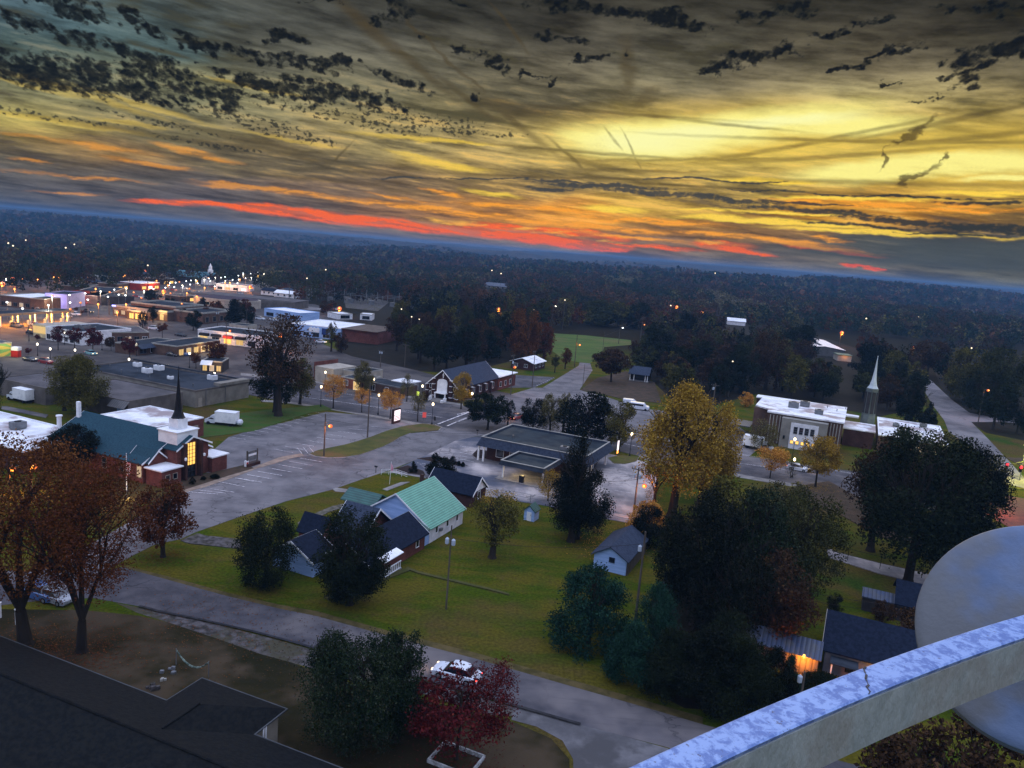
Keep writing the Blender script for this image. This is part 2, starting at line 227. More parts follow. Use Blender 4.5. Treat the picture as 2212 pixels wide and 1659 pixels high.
# the sun has just gone below the streaks: only a trace of warm light from the bright opening
sd = bpy.data.lights.new('sun', 'SUN'); sd.energy = .45; sd.angle = R_(35); sd.color = (1, .82, .50)
so = bpy.data.objects.new('sun', sd); scene.collection.objects.link(so); so.rotation_euler = (R_(75), 0, R_(180-12))
# ------------------------------------------------------------------ helpers
col = scene.collection
rnd = random.Random(7)
def tag(o, label=None, cat=None, group=None, kind=None):
    if label: o['label'] = label
    if cat: o['category'] = cat
    if group: o['group'] = group
    if kind: o['kind'] = kind
    return o
class MB:
    def __init__(s): s.v = []; s.f = []
    def add(s, vs, fs):
        n = len(s.v); s.v += [tuple(p) for p in vs]; s.f += [tuple(n+i for i in f) for f in fs]; return s
    def box(s, x0, x1, y0, y1, z0, z1):
        return s.add([(x0, y0, z0), (x1, y0, z0), (x1, y1, z0), (x0, y1, z0), (x0, y0, z1), (x1, y0, z1), (x1, y1, z1), (x0, y1, z1)],
                     [(0, 3, 2, 1), (4, 5, 6, 7), (0, 1, 5, 4), (1, 2, 6, 5), (2, 3, 7, 6), (3, 0, 4, 7)])
    def prism(s, pts, z0, z1):       # outline in plan
        n = len(pts); return s.add([(x, y, z0) for x, y in pts]+[(x, y, z1) for x, y in pts],
            [tuple(range(n))[::-1], tuple(range(n, 2*n))]+[(i, (i+1) % n, n+(i+1) % n, n+i) for i in range(n)])
    def extr(s, pts, a, b, axis='y'):  # outline in elevation, pushed along an axis
        n = len(pts); g = (lambda p, q, t: (p, t, q)) if axis == 'y' else (lambda p, q, t: (t, p, q))
        return s.add([g(p, q, a) for p, q in pts]+[g(p, q, b) for p, q in pts],
            [tuple(range(n)), tuple(range(n, 2*n))[::-1]]+[(i, n+i, n+(i+1) % n, (i+1) % n) for i in range(n)])
    def tube(s, p, q, r0, r1=None, n=8, cap=True):
        p, q = Vector(p), Vector(q); r1 = r0 if r1 is None else r1; d = (q-p)
        if d.length < 1e-6: return s
        d.normalize(); a = d.orthogonal().normalized(); b = d.cross(a); vs = []
        for c0, r in ((p, r0), (q, r1)):
            for i in range(n):
                t = 2*math.pi*i/n; vs.append(c0+a*(r*math.cos(t))+b*(r*math.sin(t)))
        fs = [(i, (i+1) % n, n+(i+1) % n, n+i) for i in range(n)]
        if cap: fs += [tuple(range(n))[::-1], tuple(range(n, 2*n))]
        return s.add(vs, fs)
    def lathe(s, prof, cx=0, cy=0, n=12):
        vs = []; fs = []
        for r, z in prof:
            for i in range(n): vs.append((cx+r*math.cos(2*math.pi*i/n), cy+r*math.sin(2*math.pi*i/n), z))
        for k in range(len(prof)-1):
            for i in range(n): fs.append((k*n+i, k*n+(i+1) % n, (k+1)*n+(i+1) % n, (k+1)*n+i))
        fs += [tuple(range(n))[::-1], tuple((len(prof)-1)*n+i for i in range(n))]
        return s.add(vs, fs)
    def ball(s, cx, cy, cz, rx, ry, rz, n=8, m=6, jit=0, rn=None):
        vs = [(cx, cy, cz-rz)]
        for j in range(1, m):
            t = math.pi*j/m
            for i in range(n):
                k = 1+(rn.uniform(-jit, jit) if rn else 0); a = 2*math.pi*i/n
                vs.append((cx+rx*k*math.sin(t)*math.cos(a), cy+ry*k*math.sin(t)*math.sin(a), cz-rz*k*math.cos(t)))
        vs.append((cx, cy, cz+rz)); L = len(vs)-1; fs = [(0, 1+(i+1) % n, 1+i) for i in range(n)]
        for j in range(m-2):
            for i in range(n): fs.append((1+j*n+i, 1+j*n+(i+1) % n, 1+(j+1)*n+(i+1) % n, 1+(j+1)*n+i))
        fs += [(1+(m-2)*n+i, 1+(m-2)*n+(i+1) % n, L) for i in range(n)]
        return s.add(vs, fs)
    def mesh(s, name, m, smooth=False):
        me = bpy.data.meshes.new(name); me.from_pydata(s.v, [], s.f); me.validate()
        if m: me.materials.append(m)
        bm = bmesh.new(); bm.from_mesh(me); bmesh.ops.recalc_face_normals(bm, faces=bm.faces); bm.to_mesh(me); bm.free()
        if smooth:
            for p in me.polygons: p.use_smooth = True
        return me
    def build(s, name, m, parent=None, smooth=False, loc=None, rz=0):
        o = bpy.data.objects.new(name, s.mesh(name, m, smooth)); col.objects.link(o)
        if parent: o.parent = parent
        if loc is not None: o.location = loc
        o.rotation_euler.z = rz; return o
def empty(name, loc, deg=0, label=None, cat=None, group=None):
    o = bpy.data.objects.new(name, None); col.objects.link(o); o.location = loc; o.rotation_euler.z = R_(deg); o.empty_display_size = .3
    return tag(o, label, cat, group)
def copy_tree(o, parent=None):
    k = o.copy(); col.objects.link(k)
    if parent: k.parent = parent
    for ch in list(o.children): copy_tree(ch, k)
    return k
def light(parent, loc, power, color, r=.25, spot=None):
    d = bpy.data.lights.new('lamp_light', 'SPOT' if spot else 'POINT'); d.energy = power; d.color = color; d.shadow_soft_size = r
    if spot: d.spot_size = R_(spot); d.spot_blend = .8
    o = bpy.data.objects.new('lamp_light', d); col.objects.link(o); o.parent = parent; o.location = loc; return o
# ------------------------------------------------------------------ materials
MATS = {}
def mat(name, c1, c2=None, scale=.6, rough=.8, metal=0, detail=5, emit=None, es=1., bump=0, bscale=None, stretch=(1, 1, 1), lo=.35, hi=.65, coord='Object', spec=.12, c3=None, s3=.08):
    if name in MATS: return MATS[name]
    m = bpy.data.materials.new(name); m.use_nodes = True; nt = m.node_tree; b = NB(nt); P = nt.nodes['Principled BSDF']
    P.inputs['Roughness'].default_value = rough; P.inputs['Metallic'].default_value = metal; P.inputs['Specular IOR Level'].default_value = spec
    if emit:
        P.inputs['Base Color'].default_value = (*c1, 1); P.inputs['Emission Color'].default_value = (*emit, 1); P.inputs['Emission Strength'].default_value = es
    else:
        tcn = b.n('ShaderNodeTexCoord').outputs[coord]
        v = b.mapv(tcn, sc=stretch); nz = b.noise(v, scale, detail, .6)
        cc = b.mix(b.ms(nz, lo, hi), c1, c2 or tuple(x*.72 for x in c1))
        if c3: cc = b.mix(b.ms(b.noise(b.mapv(tcn, loc=(7, 3, 1)), s3, 4, .6), .46, .62), cc, c3)
        b.put(P.inputs['Base Color'], cc)
        if bump:
            bn = b.n('ShaderNodeBump'); bn.inputs['Strength'].default_value = bump; bn.inputs['Distance'].default_value = .1
            b.put(bn.inputs['Height'], b.noise(v, bscale or scale*4, 4, .6)); b.put(P.inputs['Normal'], bn.outputs[0])
    MATS[name] = m; return m
def brick_mat(name, c1, c2, mort, sc=1.0):
    m = bpy.data.materials.new(name); m.use_nodes = True; nt = m.node_tree; b = NB(nt); P = nt.nodes['Principled BSDF']; P.inputs['Roughness'].default_value = .9
    x = b.n('ShaderNodeTexBrick'); tcn = b.n('ShaderNodeTexCoord').outputs['Object']; sp = b.n('ShaderNodeSeparateXYZ'); b.put(sp.inputs[0], tcn)
    cb = b.n('ShaderNodeCombineXYZ'); b.put(cb.inputs[0], b.m('ADD', sp.outputs[0], sp.outputs[1])); b.put(cb.inputs[1], sp.outputs[2]); b.put(x.inputs['Vector'], cb.outputs[0])
    x.inputs['Color1'].default_value = (*c1, 1); x.inputs['Color2'].default_value = (*c2, 1); x.inputs['Mortar'].default_value = (*mort, 1)
    P.inputs['Specular IOR Level'].default_value = .1; x.inputs['Scale'].default_value = sc; x.inputs['Mortar Size'].default_value = .012; x.inputs['Brick Width'].default_value = .3; x.inputs['Row Height'].default_value = .1
    nz = b.noise(tcn, .5, 5, .6); b.put(P.inputs['Base Color'], b.mix(b.ms(nz, .3, .7), x.outputs[0], (.6, .6, .6), 'MULTIPLY')); MATS[name] = m; return m
def rib_mat(name, c1, c2, period, axis='x', metal=0., rough=.5, bump=.6):
    m = bpy.data.materials.new(name); m.use_nodes = True; nt = m.node_tree; b = NB(nt); P = nt.nodes['Principled BSDF']; P.inputs['Roughness'].default_value = rough; P.inputs['Metallic'].default_value = metal
    tcn = b.n('ShaderNodeTexCoord').outputs['Object']; wv = b.n('ShaderNodeTexWave', wave_type='BANDS', bands_direction=axis.upper()); b.put(wv.inputs[0], tcn); wv.inputs['Scale'].default_value = 1/period/ .318*.1*3.14159/ (3.14159*.1)/10*3.18
    wv.inputs['Scale'].default_value = .314/period; wv.inputs['Distortion'].default_value = 0
    bn = b.n('ShaderNodeBump'); bn.inputs['Strength'].default_value = bump; bn.inputs['Distance'].default_value = .05; b.put(bn.inputs['Height'], wv.outputs['Fac']); b.put(P.inputs['Normal'], bn.outputs[0])
    cc = b.mix(b.ms(b.noise(tcn, .7, 5, .6), .35, .68), c1, c2); cc = b.mix(b.ms(wv.outputs['Fac'], 0., .25), b.mix(.5, cc, (0, 0, 0)), cc)
    b.put(P.inputs['Base Color'], cc); MATS[name] = m; return m
M = dict(
 asphalt=mat('asphalt', (.088, .084, .094), (.052, .051, .060), .35, .85, bump=.25, bscale=9, c3=(.15, .135, .135), s3=.06),
 asphalt2=mat('asphalt_dark', (.085, .085, .10), (.045, .048, .06), .3, .8, c3=(.13, .12, .13), s3=.07),
 lot=mat('lot_asphalt', (.165, .157, .165), (.105, .10, .108), .22, .85, bump=.2, bscale=7, c3=(.205, .193, .20), s3=.05),
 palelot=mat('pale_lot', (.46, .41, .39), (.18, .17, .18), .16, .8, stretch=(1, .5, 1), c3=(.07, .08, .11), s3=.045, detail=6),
 conc=mat('concrete', (.26, .245, .235), (.17, .16, .155), .5, .9), gravel=mat('gravel', (.115, .105, .108), (.035, .032, .028), 1.2, .95, detail=8, c3=(.06, .055, .035), s3=.25),
 paint=mat('road_paint', (.74, .72, .74), (.3, .28, .3), 2.2, .8, lo=.42, hi=.6), kerb=mat('kerb', (.30, .27, .26), (.17, .16, .16), .8, .9),
 white=mat('white_paint', (.86, .87, .89), (.66, .68, .72), .5, .7), wroof=mat('white_membrane', (.88, .89, .91), (.62, .64, .68), .22, .6, c3=(.33, .27, .27), s3=.16, bump=.1),
 wroof2=mat('white_roof_clean', (.84, .85, .87), (.66, .68, .72), .3, .6), shingle=mat('shingle_dark', (.010, .016, .034), (.005, .009, .02), 2.5, .9, bump=.3, bscale=6),
 shingle2=mat('shingle_grey', (.045, .058, .09), (.028, .038, .06), 2.5, .9, bump=.3, bscale=6), teal=mat('shingle_teal', (.022, .062, .085), (.014, .042, .06), 3, .85, bump=.3, bscale=6, stretch=(1, 1, 3)),
 tar=mat('tar_roof', (.018, .026, .038), (.010, .014, .021), .3, .85, c3=(.034, .042, .056), s3=.12), bankroof=mat('gravel_roof', (.024, .036, .046), (.012, .018, .026), .25, .8, c3=(.042, .048, .05), s3=.12),
 block=mat('block_wall', (.15, .13, .12), (.10, .088, .08), .4, .9), blockroof=mat('block_roof', (.115, .105, .11), (.07, .066, .07), .2, .85), stone=mat('pale_stone', (.25, .23, .2), (.18, .165, .14), .5, .85),
 creamwall=mat('cream_wall', (.4, .36, .3), (.3, .27, .23), .5, .9), darkwall=mat('dark_wall', (.05, .045, .045), (.03, .028, .03), .5, .9), bluewall=mat('pale_blue_siding', (.36, .52, .84), (.27, .41, .70), .8, .75, stretch=(.3, .3, 3)),
 whitewall=mat('white_siding', (.78, .78, .82), (.6, .61, .66), .8, .75), purple=mat('violet_white', (.48, .44, .68), (.4, .37, .58), .4, .8), redwall=mat('red_wall', (.3, .03, .025), (.2, .02, .02), .6, .8),
 black=mat('black_metal', (.015, .015, .018), None, 1, .5), steel=mat('grey_steel', (.22, .23, .25), (.14, .15, .16), .8, .45, metal=.4), wood=mat('weathered_pole', (.12, .10, .085), (.07, .06, .05), 1.5, .9, stretch=(3, 3, .3)),
 glass=mat('dark_glass', (.01, .013, .02), None, 1, .08, spec=.8), blueglass=mat('blue_glass', (.02, .05, .2), None, 1, .15, spec=.8), trim=mat('white_trim', (.88, .89, .92), (.72, .74, .78), .8, .6), coping=mat('coping', (.36, .35, .31), (.27, .26, .24), .7, .7),
 bark=mat('bark', (.035, .028, .022), (.018, .014, .012), 3, .95, stretch=(2, 2, .5)), tyre=mat('tyre', (.012, .012, .013), None, 1, .85), hub=mat('wheel_hub', (.35, .35, .38), None, 1, .35, metal=.6),
 soil=mat('dark_mulch', (.03, .02, .018), (.018, .012, .012), 2, .95), straw=mat('brown_soil', (.075, .05, .035), (.045, .035, .022), .5, .95), red=mat('red_enamel', (.5, .03, .02), None, 1, .5), green=mat('green_sign', (.02, .16, .10), None, 1, .5))
M['brick'] = brick_mat('brick_red', (.20, .055, .04), (.14, .038, .03), (.16, .1, .09)); M['brickd'] = brick_mat('brick_dark', (.085, .035, .03), (.055, .024, .022), (.07, .05, .045)); M['brickb'] = brick_mat('brick_brown', (.16, .085, .06), (.11, .06, .045), (.14, .11, .09))
M['greenroof'] = rib_mat('green_metal_roof', (.12, .36, .27), (.095, .30, .225), .32, 'x', .1, .45); M['greend'] = rib_mat('dark_green_metal', (.02, .10, .085), (.015, .07, .06), .4, 'y', .1, .5)
M['bluemetal'] = rib_mat('blue_metal_roof', (.035, .055, .11), (.07, .075, .085), .5, 'x', .2, .5); M['panel'] = rib_mat('grey_panel', (.13, .125, .125), (.09, .088, .088), .6, 'x', .1, .6)
def emis(name, c_, s): return mat(name, (.1, .1, .1), emit=c_, es=s)
EM = dict(sodium=emis('sodium_glow', (1, .50, .08), 2.6), lens=emis('amber_halo', (1, .16, .008), 1.1), warm=emis('warm_globe', (1, .80, .48), 6), cool=emis('cool_globe', (.9, .95, 1), 6), pale=emis('pale_lamp', (1, .9, .72), 5), yellow=emis('yellow_window', (1, .62, .18), .75), gold=emis('gold_window', (1, .56, .10), 1.5),  # lens: added glow colour imitating the orange halo round sodium bulbs
 red=emis('red_lamp', (1, .02, .03), 3), orange=emis('orange_glow', (1, .36, .05), 3.0), greenl=emis('green_lamp', (.4, 1, .35), 3), white=emis('white_panel', (1, .86, .9), 1.6), blue=emis('blue_panel', (.35, .35, 1), 3), head=emis('headlight_glow', (1, .7, .35), 5), tail=emis('taillight_glow', (1, .05, .03), 5), dim=emis('dim_window', (1, .7, .4), .55))
def weather(m, crack=.55, sc=.16):
    """cracks, sealed seams and repair patches worked into a paving"""
    nt = m.node_tree; b = NB(nt); P = nt.nodes['Principled BSDF']; src = P.inputs['Base Color'].links[0].from_socket
    g = b.n('ShaderNodeNewGeometry').outputs['Position']; w = b.vm('ADD', g, b.vm('MULTIPLY', b.vm('SUBTRACT', b.noise(g, .5, 4, .6, col=True), (.5, .5, .5)), (3.4, 3.4, 0)))
    v = b.n('ShaderNodeTexVoronoi', feature='DISTANCE_TO_EDGE'); b.put(v.inputs['Vector'], b.vm('MULTIPLY', w, (1, 1, 0))); v.inputs['Scale'].default_value = sc
    lines = b.m('MULTIPLY', b.ms(v.outputs['Distance'], .022, .006), b.ms(b.noise(g, .06, 3, .6), .42, .58)); c1 = b.mix(b.m('MULTIPLY', lines, crack), src, (.02, .02, .022))
    v2 = b.n('ShaderNodeTexVoronoi', distance='CHEBYCHEV'); b.put(v2.inputs['Vector'], b.mapv(g, rot=(0, 0, R_(24)), sc=(.05, .13, 0))); v2.inputs['Scale'].default_value = 1.
    sp = b.n('ShaderNodeSeparateColor'); b.put(sp.inputs[0], v2.outputs['Color']); patch_ = b.m('MULTIPLY', b.ms(sp.outputs[0], .80, .81), b.ms(v2.outputs['Distance'], .34, .32))
    c1 = b.mix(b.m('MULTIPLY', patch_, .42), c1, (.05, .05, .055)); st_ = b.ms(b.noise(b.mapv(g, rot=(0, 0, R_(-66)), sc=(.12, 1.4, 0)), .6, 5, .7), .52, .66)
    c1 = b.mix(b.m('MULTIPLY', st_, .28), c1, (.06, .058, .062)); b.put(P.inputs['Base Color'], c1)
for k_ in ('asphalt', 'lot', 'palelot', 'asphalt2'): weather(M[k_])
# ------------------------------------------------------------------ terrain
def hills(x, y):
    r = math.hypot(x, y)
    if r < 620: return 0.
    a = min(1, (r-620)/1500.); s = x/700., y/700.
    n = mnoise.fractal(Vector((s[0], s[1], 3.1)), 1.0, 2.0, 4)
    n2 = mnoise.fractal(Vector((x/2600., y/2600., 9.)), 1.0, 2.0, 3)
    b = min(1, max(0, (r-2500)/5000.))
    return max(-12, min(27+18*b, a*(4+46*n)*(1-.3*b)+b*(18+70*n2)))
def polar(name, m, rs, a0, a1, na, hf, kind, jit=0):
    vs = []; fs = []
    for r in rs:
        for i in range(na+1):
            t = R_(a0+(a1-a0)*i/na); x, y = r*math.sin(t), r*math.cos(t); vs.append((x, y, hf(x, y, r)))
    w = na+1
    for j in range(len(rs)-1):
        for i in range(na): fs.append((j*w+i, j*w+i+1, (j+1)*w+i+1, (j+1)*w+i))
    me = bpy.data.meshes.new(name); me.from_pydata(vs, [], fs); me.materials.append(m); o = bpy.data.objects.new(name, me); col.objects.link(o)
    for p in me.polygons: p.use_smooth = True
    if p.normal.z < 0: me.flip_normals()
    return tag(o, kind=kind)
def ground_mat():
    m = bpy.data.materials.new('grassland'); m.use_nodes = True; nt = m.node_tree; b = NB(nt); P = nt.nodes['Principled BSDF']; P.inputs['Roughness'].default_value = .95; P.inputs['Specular IOR Level'].default_value = .02
    g = b.n('ShaderNodeNewGeometry').outputs['Position']
    big = b.noise(b.mapv(g, sc=(1, 1, 0)), .022, 5, .6); midn = b.noise(b.mapv(g, rot=(0, 0, R_(24)), sc=(.5, 1.6, 0)), .16, 6, .65, .3); fin = b.noise(g, 2.6, 6, .7)
    cc = b.mix(b.ms(midn, .40, .58), (.044, .068, .004), (.086, .076, .009)); cc = b.mix(b.m('MULTIPLY', b.ms(b.noise(b.mapv(g, loc=(3, 70, 0), sc=(1, 1, 0)), .35, 7, .72), .54, .66), .7), cc, (.080, .060, .020)); cc = b.mix(b.ms(big, .5, .64), cc, (.080, .055, .020))
    cc = b.mix(b.ms(b.noise(b.mapv(g, loc=(40, 9, 0)), .05, 4, .6), .55, .68), cc, (.030, .060, .007))
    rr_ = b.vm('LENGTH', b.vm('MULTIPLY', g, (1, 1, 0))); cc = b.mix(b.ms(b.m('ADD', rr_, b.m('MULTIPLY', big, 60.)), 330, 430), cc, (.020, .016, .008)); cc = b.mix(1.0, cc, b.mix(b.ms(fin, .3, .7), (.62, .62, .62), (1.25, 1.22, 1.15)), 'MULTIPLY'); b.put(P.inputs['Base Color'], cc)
    bn = b.n('ShaderNodeBump'); bn.inputs['Strength'].default_value = .8; bn.inputs['Distance'].default_value = .12; b.put(bn.inputs['Height'], fin); b.put(P.inputs['Normal'], bn.outputs[0]); return m
GM = ground_mat()
rs = [0.5, 20, 60, 150, 300, 450, 620]; 
while rs[-1] < 9300: rs.append(rs[-1]*1.045)
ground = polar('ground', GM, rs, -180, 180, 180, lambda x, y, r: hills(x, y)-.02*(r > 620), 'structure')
LV = [0]
def sheet(name, k, pts, m, z=None, kind='structure', smooth_n=0, side=False):
    """a flat area of ground cover with this outline"""
    LV[0] += 1; z = .010+.004*LV[0] if z is None else z
    P2 = [G(c(k, *p)) for p in pts]
    mb = MB(); mb.prism([(p.x, p.y) for p in P2], -.05, z); o = mb.build(name, m); tag(o, kind=kind); return o
def line_mark(mb, a, b, w, z):
    d = (b-a); d.z = 0; L = d.length
    if L < .01: return
    n = Vector((-d.y, d.x, 0)).normalized()*w/2
    mb.add([(a-n)[:2]+(z,), (b-n)[:2]+(z,), (b+n)[:2]+(z,), (a+n)[:2]+(z,)], [(0, 1, 2, 3)])
# ------------------------------------------------------------------ streets, lots and lawns
sheet('shoulder', 'd', [(250, 1303), (300, 1312), (436, 1341), (603, 1383), (752, 1426), (904, 1468), (1117, 1530), (1180, 1560), (1130, 1548), (1060, 1545), (900, 1495), (760, 1470), (660, 1440), (560, 1412), (470, 1380), (380, 1350), (300, 1325)], M['gravel'])
sheet('driveway', 'd', [(1110, 1524), (1443, 1617), (1520, 1700), (1240, 1700), (1238, 1640), (1215, 1600), (1160, 1570), (1105, 1555)], mat('old_drive', (.155, .15, .155), (.085, .083, .088), .3, .85, c3=(.07, .068, .07), s3=.2, detail=7))
sheet('road', 'd', [(-200, 1235), (0, 1232), (200, 1240), (262, 1225), (295, 1234), (382, 1258), (491, 1288), (603, 1315), (684, 1331), (853, 1378), (1023, 1422), (1207, 1475), (1389, 1527), (1518, 1565), (1800, 1640), (2300, 1775), (2300, 1950), (1443, 1615), (1254, 1566), (1117, 1527), (904, 1466), (752, 1424), (650, 1393), (549, 1366), (436, 1340), (341, 1321), (300, 1310), (200, 1292), (100, 1296), (0, 1308), (-200, 1330)], M['asphalt'])
sheet('commercial_lots', 'd', [(-300, 800), (-300, 560), (0, 604), (300, 607), (560, 607), (640, 640), (760, 690), (700, 700), (690, 740), (760, 770), (900, 800), (1040, 838), (1130, 856), (900, 872), (640, 840), (520, 822), (300, 800), (0, 830)], mat('town_asphalt', (.070, .063, .062), (.040, .036, .038), .16, .85, c3=(.10, .088, .083), s3=.05))
sheet('parking_lot', 'c6', [(-190, 650), (0, 490), (130, 450), (500, 360), (850, 270), (1180, 300), (1560, 365), (1830, 402), (1700, 372), (1500, 402), (1350, 452), (1100, 542), (860, 600), (690, 640), (200, 760), (-60, 800), (-200, 800)], M['lot'])
sheet('cross_street', 'd', [(60, 1240), (190, 1178), (392, 1066), (494, 1034), (556, 1011), (655, 982), (720, 985), (800, 965), (870, 932), (940, 921), (1015, 880), (1060, 868), (1100, 862), (1160, 845), (1250, 790), (1252, 783), (1275, 785), (1280, 800), (1252, 842), (1380, 885), (1300, 960), (1042, 940), (985, 952), (905, 991), (841, 1016), (766, 1041), (717, 1058), (618, 1083), (531, 1112), (425, 1149), (390, 1165), (335, 1176), (270, 1209), (200, 1250)], M['lot'])
sheet('far_lot', 'c3', [(-100, 850), (210, 828), (420, 842), (630, 852), (560, 900), (450, 942), (245, 945), (100, 930)], M['asphalt2'])
sheet('far_side_lot', 'c3', [(60, 1045), (250, 1002), (450, 942), (840, 965), (1040, 1015), (1240, 1075), (1430, 1130), (2100, 1200), (2300, 1330), (2500, 1400), (2300, 1560), (1250, 1400), (600, 1300), (60, 1180)], M['lot'])
sheet('main_street', 'd', [(300, 790), (520, 812), (687, 829), (896, 864), (1027, 880), (1130, 893), (1362, 938), (1567, 979), (1796, 1013), (1960, 1030), (2132, 1070), (2300, 1090), (2300, 1155), (2141, 1117), (1842, 1069), (1759, 1053), (1564, 1019), (1380, 985), (1290, 965), (1150, 945), (1050, 940), (935, 919), (787, 896), (702, 881), (618, 868), (520, 850), (300, 820)], M['asphalt'])
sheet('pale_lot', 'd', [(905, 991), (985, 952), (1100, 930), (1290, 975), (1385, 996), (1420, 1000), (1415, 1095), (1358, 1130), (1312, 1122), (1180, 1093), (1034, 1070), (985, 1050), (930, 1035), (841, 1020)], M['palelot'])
sheet('country_road', 'c4', [(1270, 500), (1300, 505), (1400, 600), (1560, 720), (1700, 850), (1800, 925), (1830, 945), (2060, 990), (2400, 1010), (2400, 1040), (2060, 1008), (1840, 1010), (1960, 1130), (2110, 1290), (2300, 1500), (1980, 1420), (1960, 1270), (1760, 1130), (1680, 1080), (1650, 1000), (1560, 880), (1480, 740), (1430, 640), (1370, 570)], M['lot'])
sheet('brick_crossing', 'd', [(2130, 1063), (2230, 1080), (2320, 1090), (2320, 1190), (2200, 1150), (2125, 1110)], M['redpave'] if 'redpave' in M else mat('red_paving', (.16, .06, .045), (.1, .045, .04), .6, .9))
sheet('field', 'c3', [(610, 470), (900, 488), (1290, 530), (1300, 570), (1060, 590), (1040, 650), (940, 730), (810, 718), (700, 690), (600, 620)], mat('bright_grass', (.075, .115, .022), (.05, .085, .018), .12, .95, stretch=(.4, 1.6, 1), c3=(.10, .10, .03), s3=.04))
sheet('sidewalk', 'c2', [(60, 1270), (280, 1284), (560, 1325), (760, 1368), (960, 1392), (1190, 1432), (1560, 1492), (1640, 1512), (1560, 1522), (1190, 1450), (960, 1408), (620, 1350), (280, 1300), (60, 1288)], M['conc'])
sheet('far_sidewalk', 'd', [(520, 806), (687, 823), (896, 857), (1000, 873), (1000, 877), (896, 862), (687, 828), (520, 811)], M['conc'])
sheet('right_sidewalk', 'd', [(1380, 985), (1564, 1019), (1759, 1053), (1842, 1069), (2141, 1117), (2141, 1124), (1842, 1076), (1759, 1060), (1564, 1026), (1385, 992)], M['conc'])
sheet('church_walk', 'c6', [(0, 822), (100, 800), (440, 668), (640, 632), (655, 655), (560, 672), (440, 710), (250, 765), (0, 858), (-200, 925), (-420, 985), (-420, 930)], mat('tan_walk', (.30, .23, .18), (.2, .155, .125), .7, .9))
sheet('planting_bed', 'c5', [(1570, 1185), (1560, 1090), (1680, 1060), (2150, 950), (2212, 985), (1990, 1050)], M['straw'])
def island(pts, name='grass_island', m=None):
    P2 = [G(c(*p)) for p in pts]; mb = MB(); cx = sum(p.x for p in P2)/len(P2); cy = sum(p.y for p in P2)/len(P2)
    mb.prism([(p.x, p.y) for p in P2], -.05, .13); k = mb.build('kerb', M['kerb']); tag(k, kind='structure')
    mb = MB(); mb.prism([(cx+(p.x-cx)*.975, cy+(p.y-cy)*.975) for p in P2], .0, .16); g = mb.build(name, m or GM); tag(g, kind='structure')
ig = mat('island_grass', (.085, .085, .020), (.055, .062, .016), .35, .95, c3=(.10, .075, .03), s3=.15)
island([('c6', x, y) for x, y in [(690, 640), (760, 612), (860, 590), (1000, 562), (1100, 535), (1240, 490), (1350, 447), (1450, 415), (1560, 390), (1700, 372), (1800, 382), (1862, 405), (1840, 430), (1700, 445), (1590, 455), (1500, 490), (1440, 530), (1350, 575), (1250, 612), (1130, 652), (1000, 672), (860, 676), (740, 662)]], m=ig)
island([('B1', x, y) for x, y in [(1190, 612), (1300, 590), (1440, 605), (1420, 640), (1330, 662), (1240, 660)]], m=ig)
island([('B1', x, y) for x, y in [(115, 590), (160, 545), (260, 560), (240, 620), (150, 615)]], 'planting_bed', M['soil'])
island([('c6', x, y) for x, y in [(1430, 775), (1560, 740), (1700, 790), (1720, 830), (1560, 812)]], 'planting_bed', M['soil'])
island([('c6', x, y) for x, y in [(1640, 680), (1760, 665), (1900, 680), (2090, 745), (1950, 735), (1760, 705)]], 'planting_bed', M['soil'])
sheet('lawn_strip', 'c5', [(1740, 720), (2212, 660), (2700, 500), (2900, 470), (2800, 430), (2200, 490), (1780, 560)], mat('lush_grass', (.035, .085, .012), (.06, .075, .018), .25, .95, stretch=(.5, 1.6, 1)))
sheet('sidewalk', 'c6', [(1340, 945), (1500, 885), (1580, 882), (1380, 958)], M['conc'])
sheet('sidewalk', 'c6', [(905, 945), (940, 935), (1200, 965), (1180, 985), (930, 965)], M['conc'])
sheet('footpath', 'c6', [(600, 1240), (700, 1180), (900, 1095), (1060, 1060), (1075, 1080), (860, 1150), (640, 1280)], mat('worn_path', (.16, .14, .12), (.07, .07, .05), 1.2, .95))
sheet('driveway', 'B2', [(1430, 262), (1560, 205), (1640, 225), (1900, 250), (1920, 330), (1700, 305), (1500, 285)], M['gravel'])
sheet('bare_ground', 'c3', [(850, 965), (1000, 860), (1250, 800), (1500, 900), (1560, 1080), (1240, 1050), (1040, 1000)], M['straw'])
sheet('dirt', 'c4', [(2080, 1260), (2212, 1265), (2400, 1300), (2350, 1400), (2212, 1330)], M['straw'])
sheet('bare_yard', 'd', [(1790, 1040), (1900, 1100), (2000, 1130), (1990, 1180), (1900, 1160), (1810, 1110), (1740, 1080), (1700, 1055)], M['straw'])
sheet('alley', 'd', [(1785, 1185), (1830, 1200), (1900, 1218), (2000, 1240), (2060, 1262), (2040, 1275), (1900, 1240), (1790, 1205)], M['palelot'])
sheet('yard_path', 'c5', [(10, 445), (60, 445), (420, 520), (400, 545), (250, 515), (10, 470)], M['asphalt'])
sheet('far_road', 'c2', [(0, 390), (230, 430), (560, 470), (760, 470), (760, 490), (500, 490), (0, 430)], M['lot'])
sheet('gravel_yard', 'c2', [(780, 370), (1060, 380), (1180, 420), (1080, 500), (800, 470)], M['gravel'])
sheet('green_bank', 'c2', [(0, 355), (300, 380), (480, 400), (560, 440), (230, 420), (0, 385)], GM)
sheet('dry_verge', 'd', [(268, 1222), (295, 1228), (382, 1250), (491, 1280), (603, 1306), (684, 1320), (853, 1366), (1023, 1409), (1207, 1461), (1389, 1512), (1518, 1549), (1518, 1566), (1389, 1529), (1207, 1477), (1023, 1424), (853, 1380), (684, 1333), (603, 1317), (491, 1290), (382, 1260), (295, 1236), (262, 1228)], mat('dry_grass', (.10, .075, .030), (.05, .042, .014), .6, .95, detail=8), z=.007)
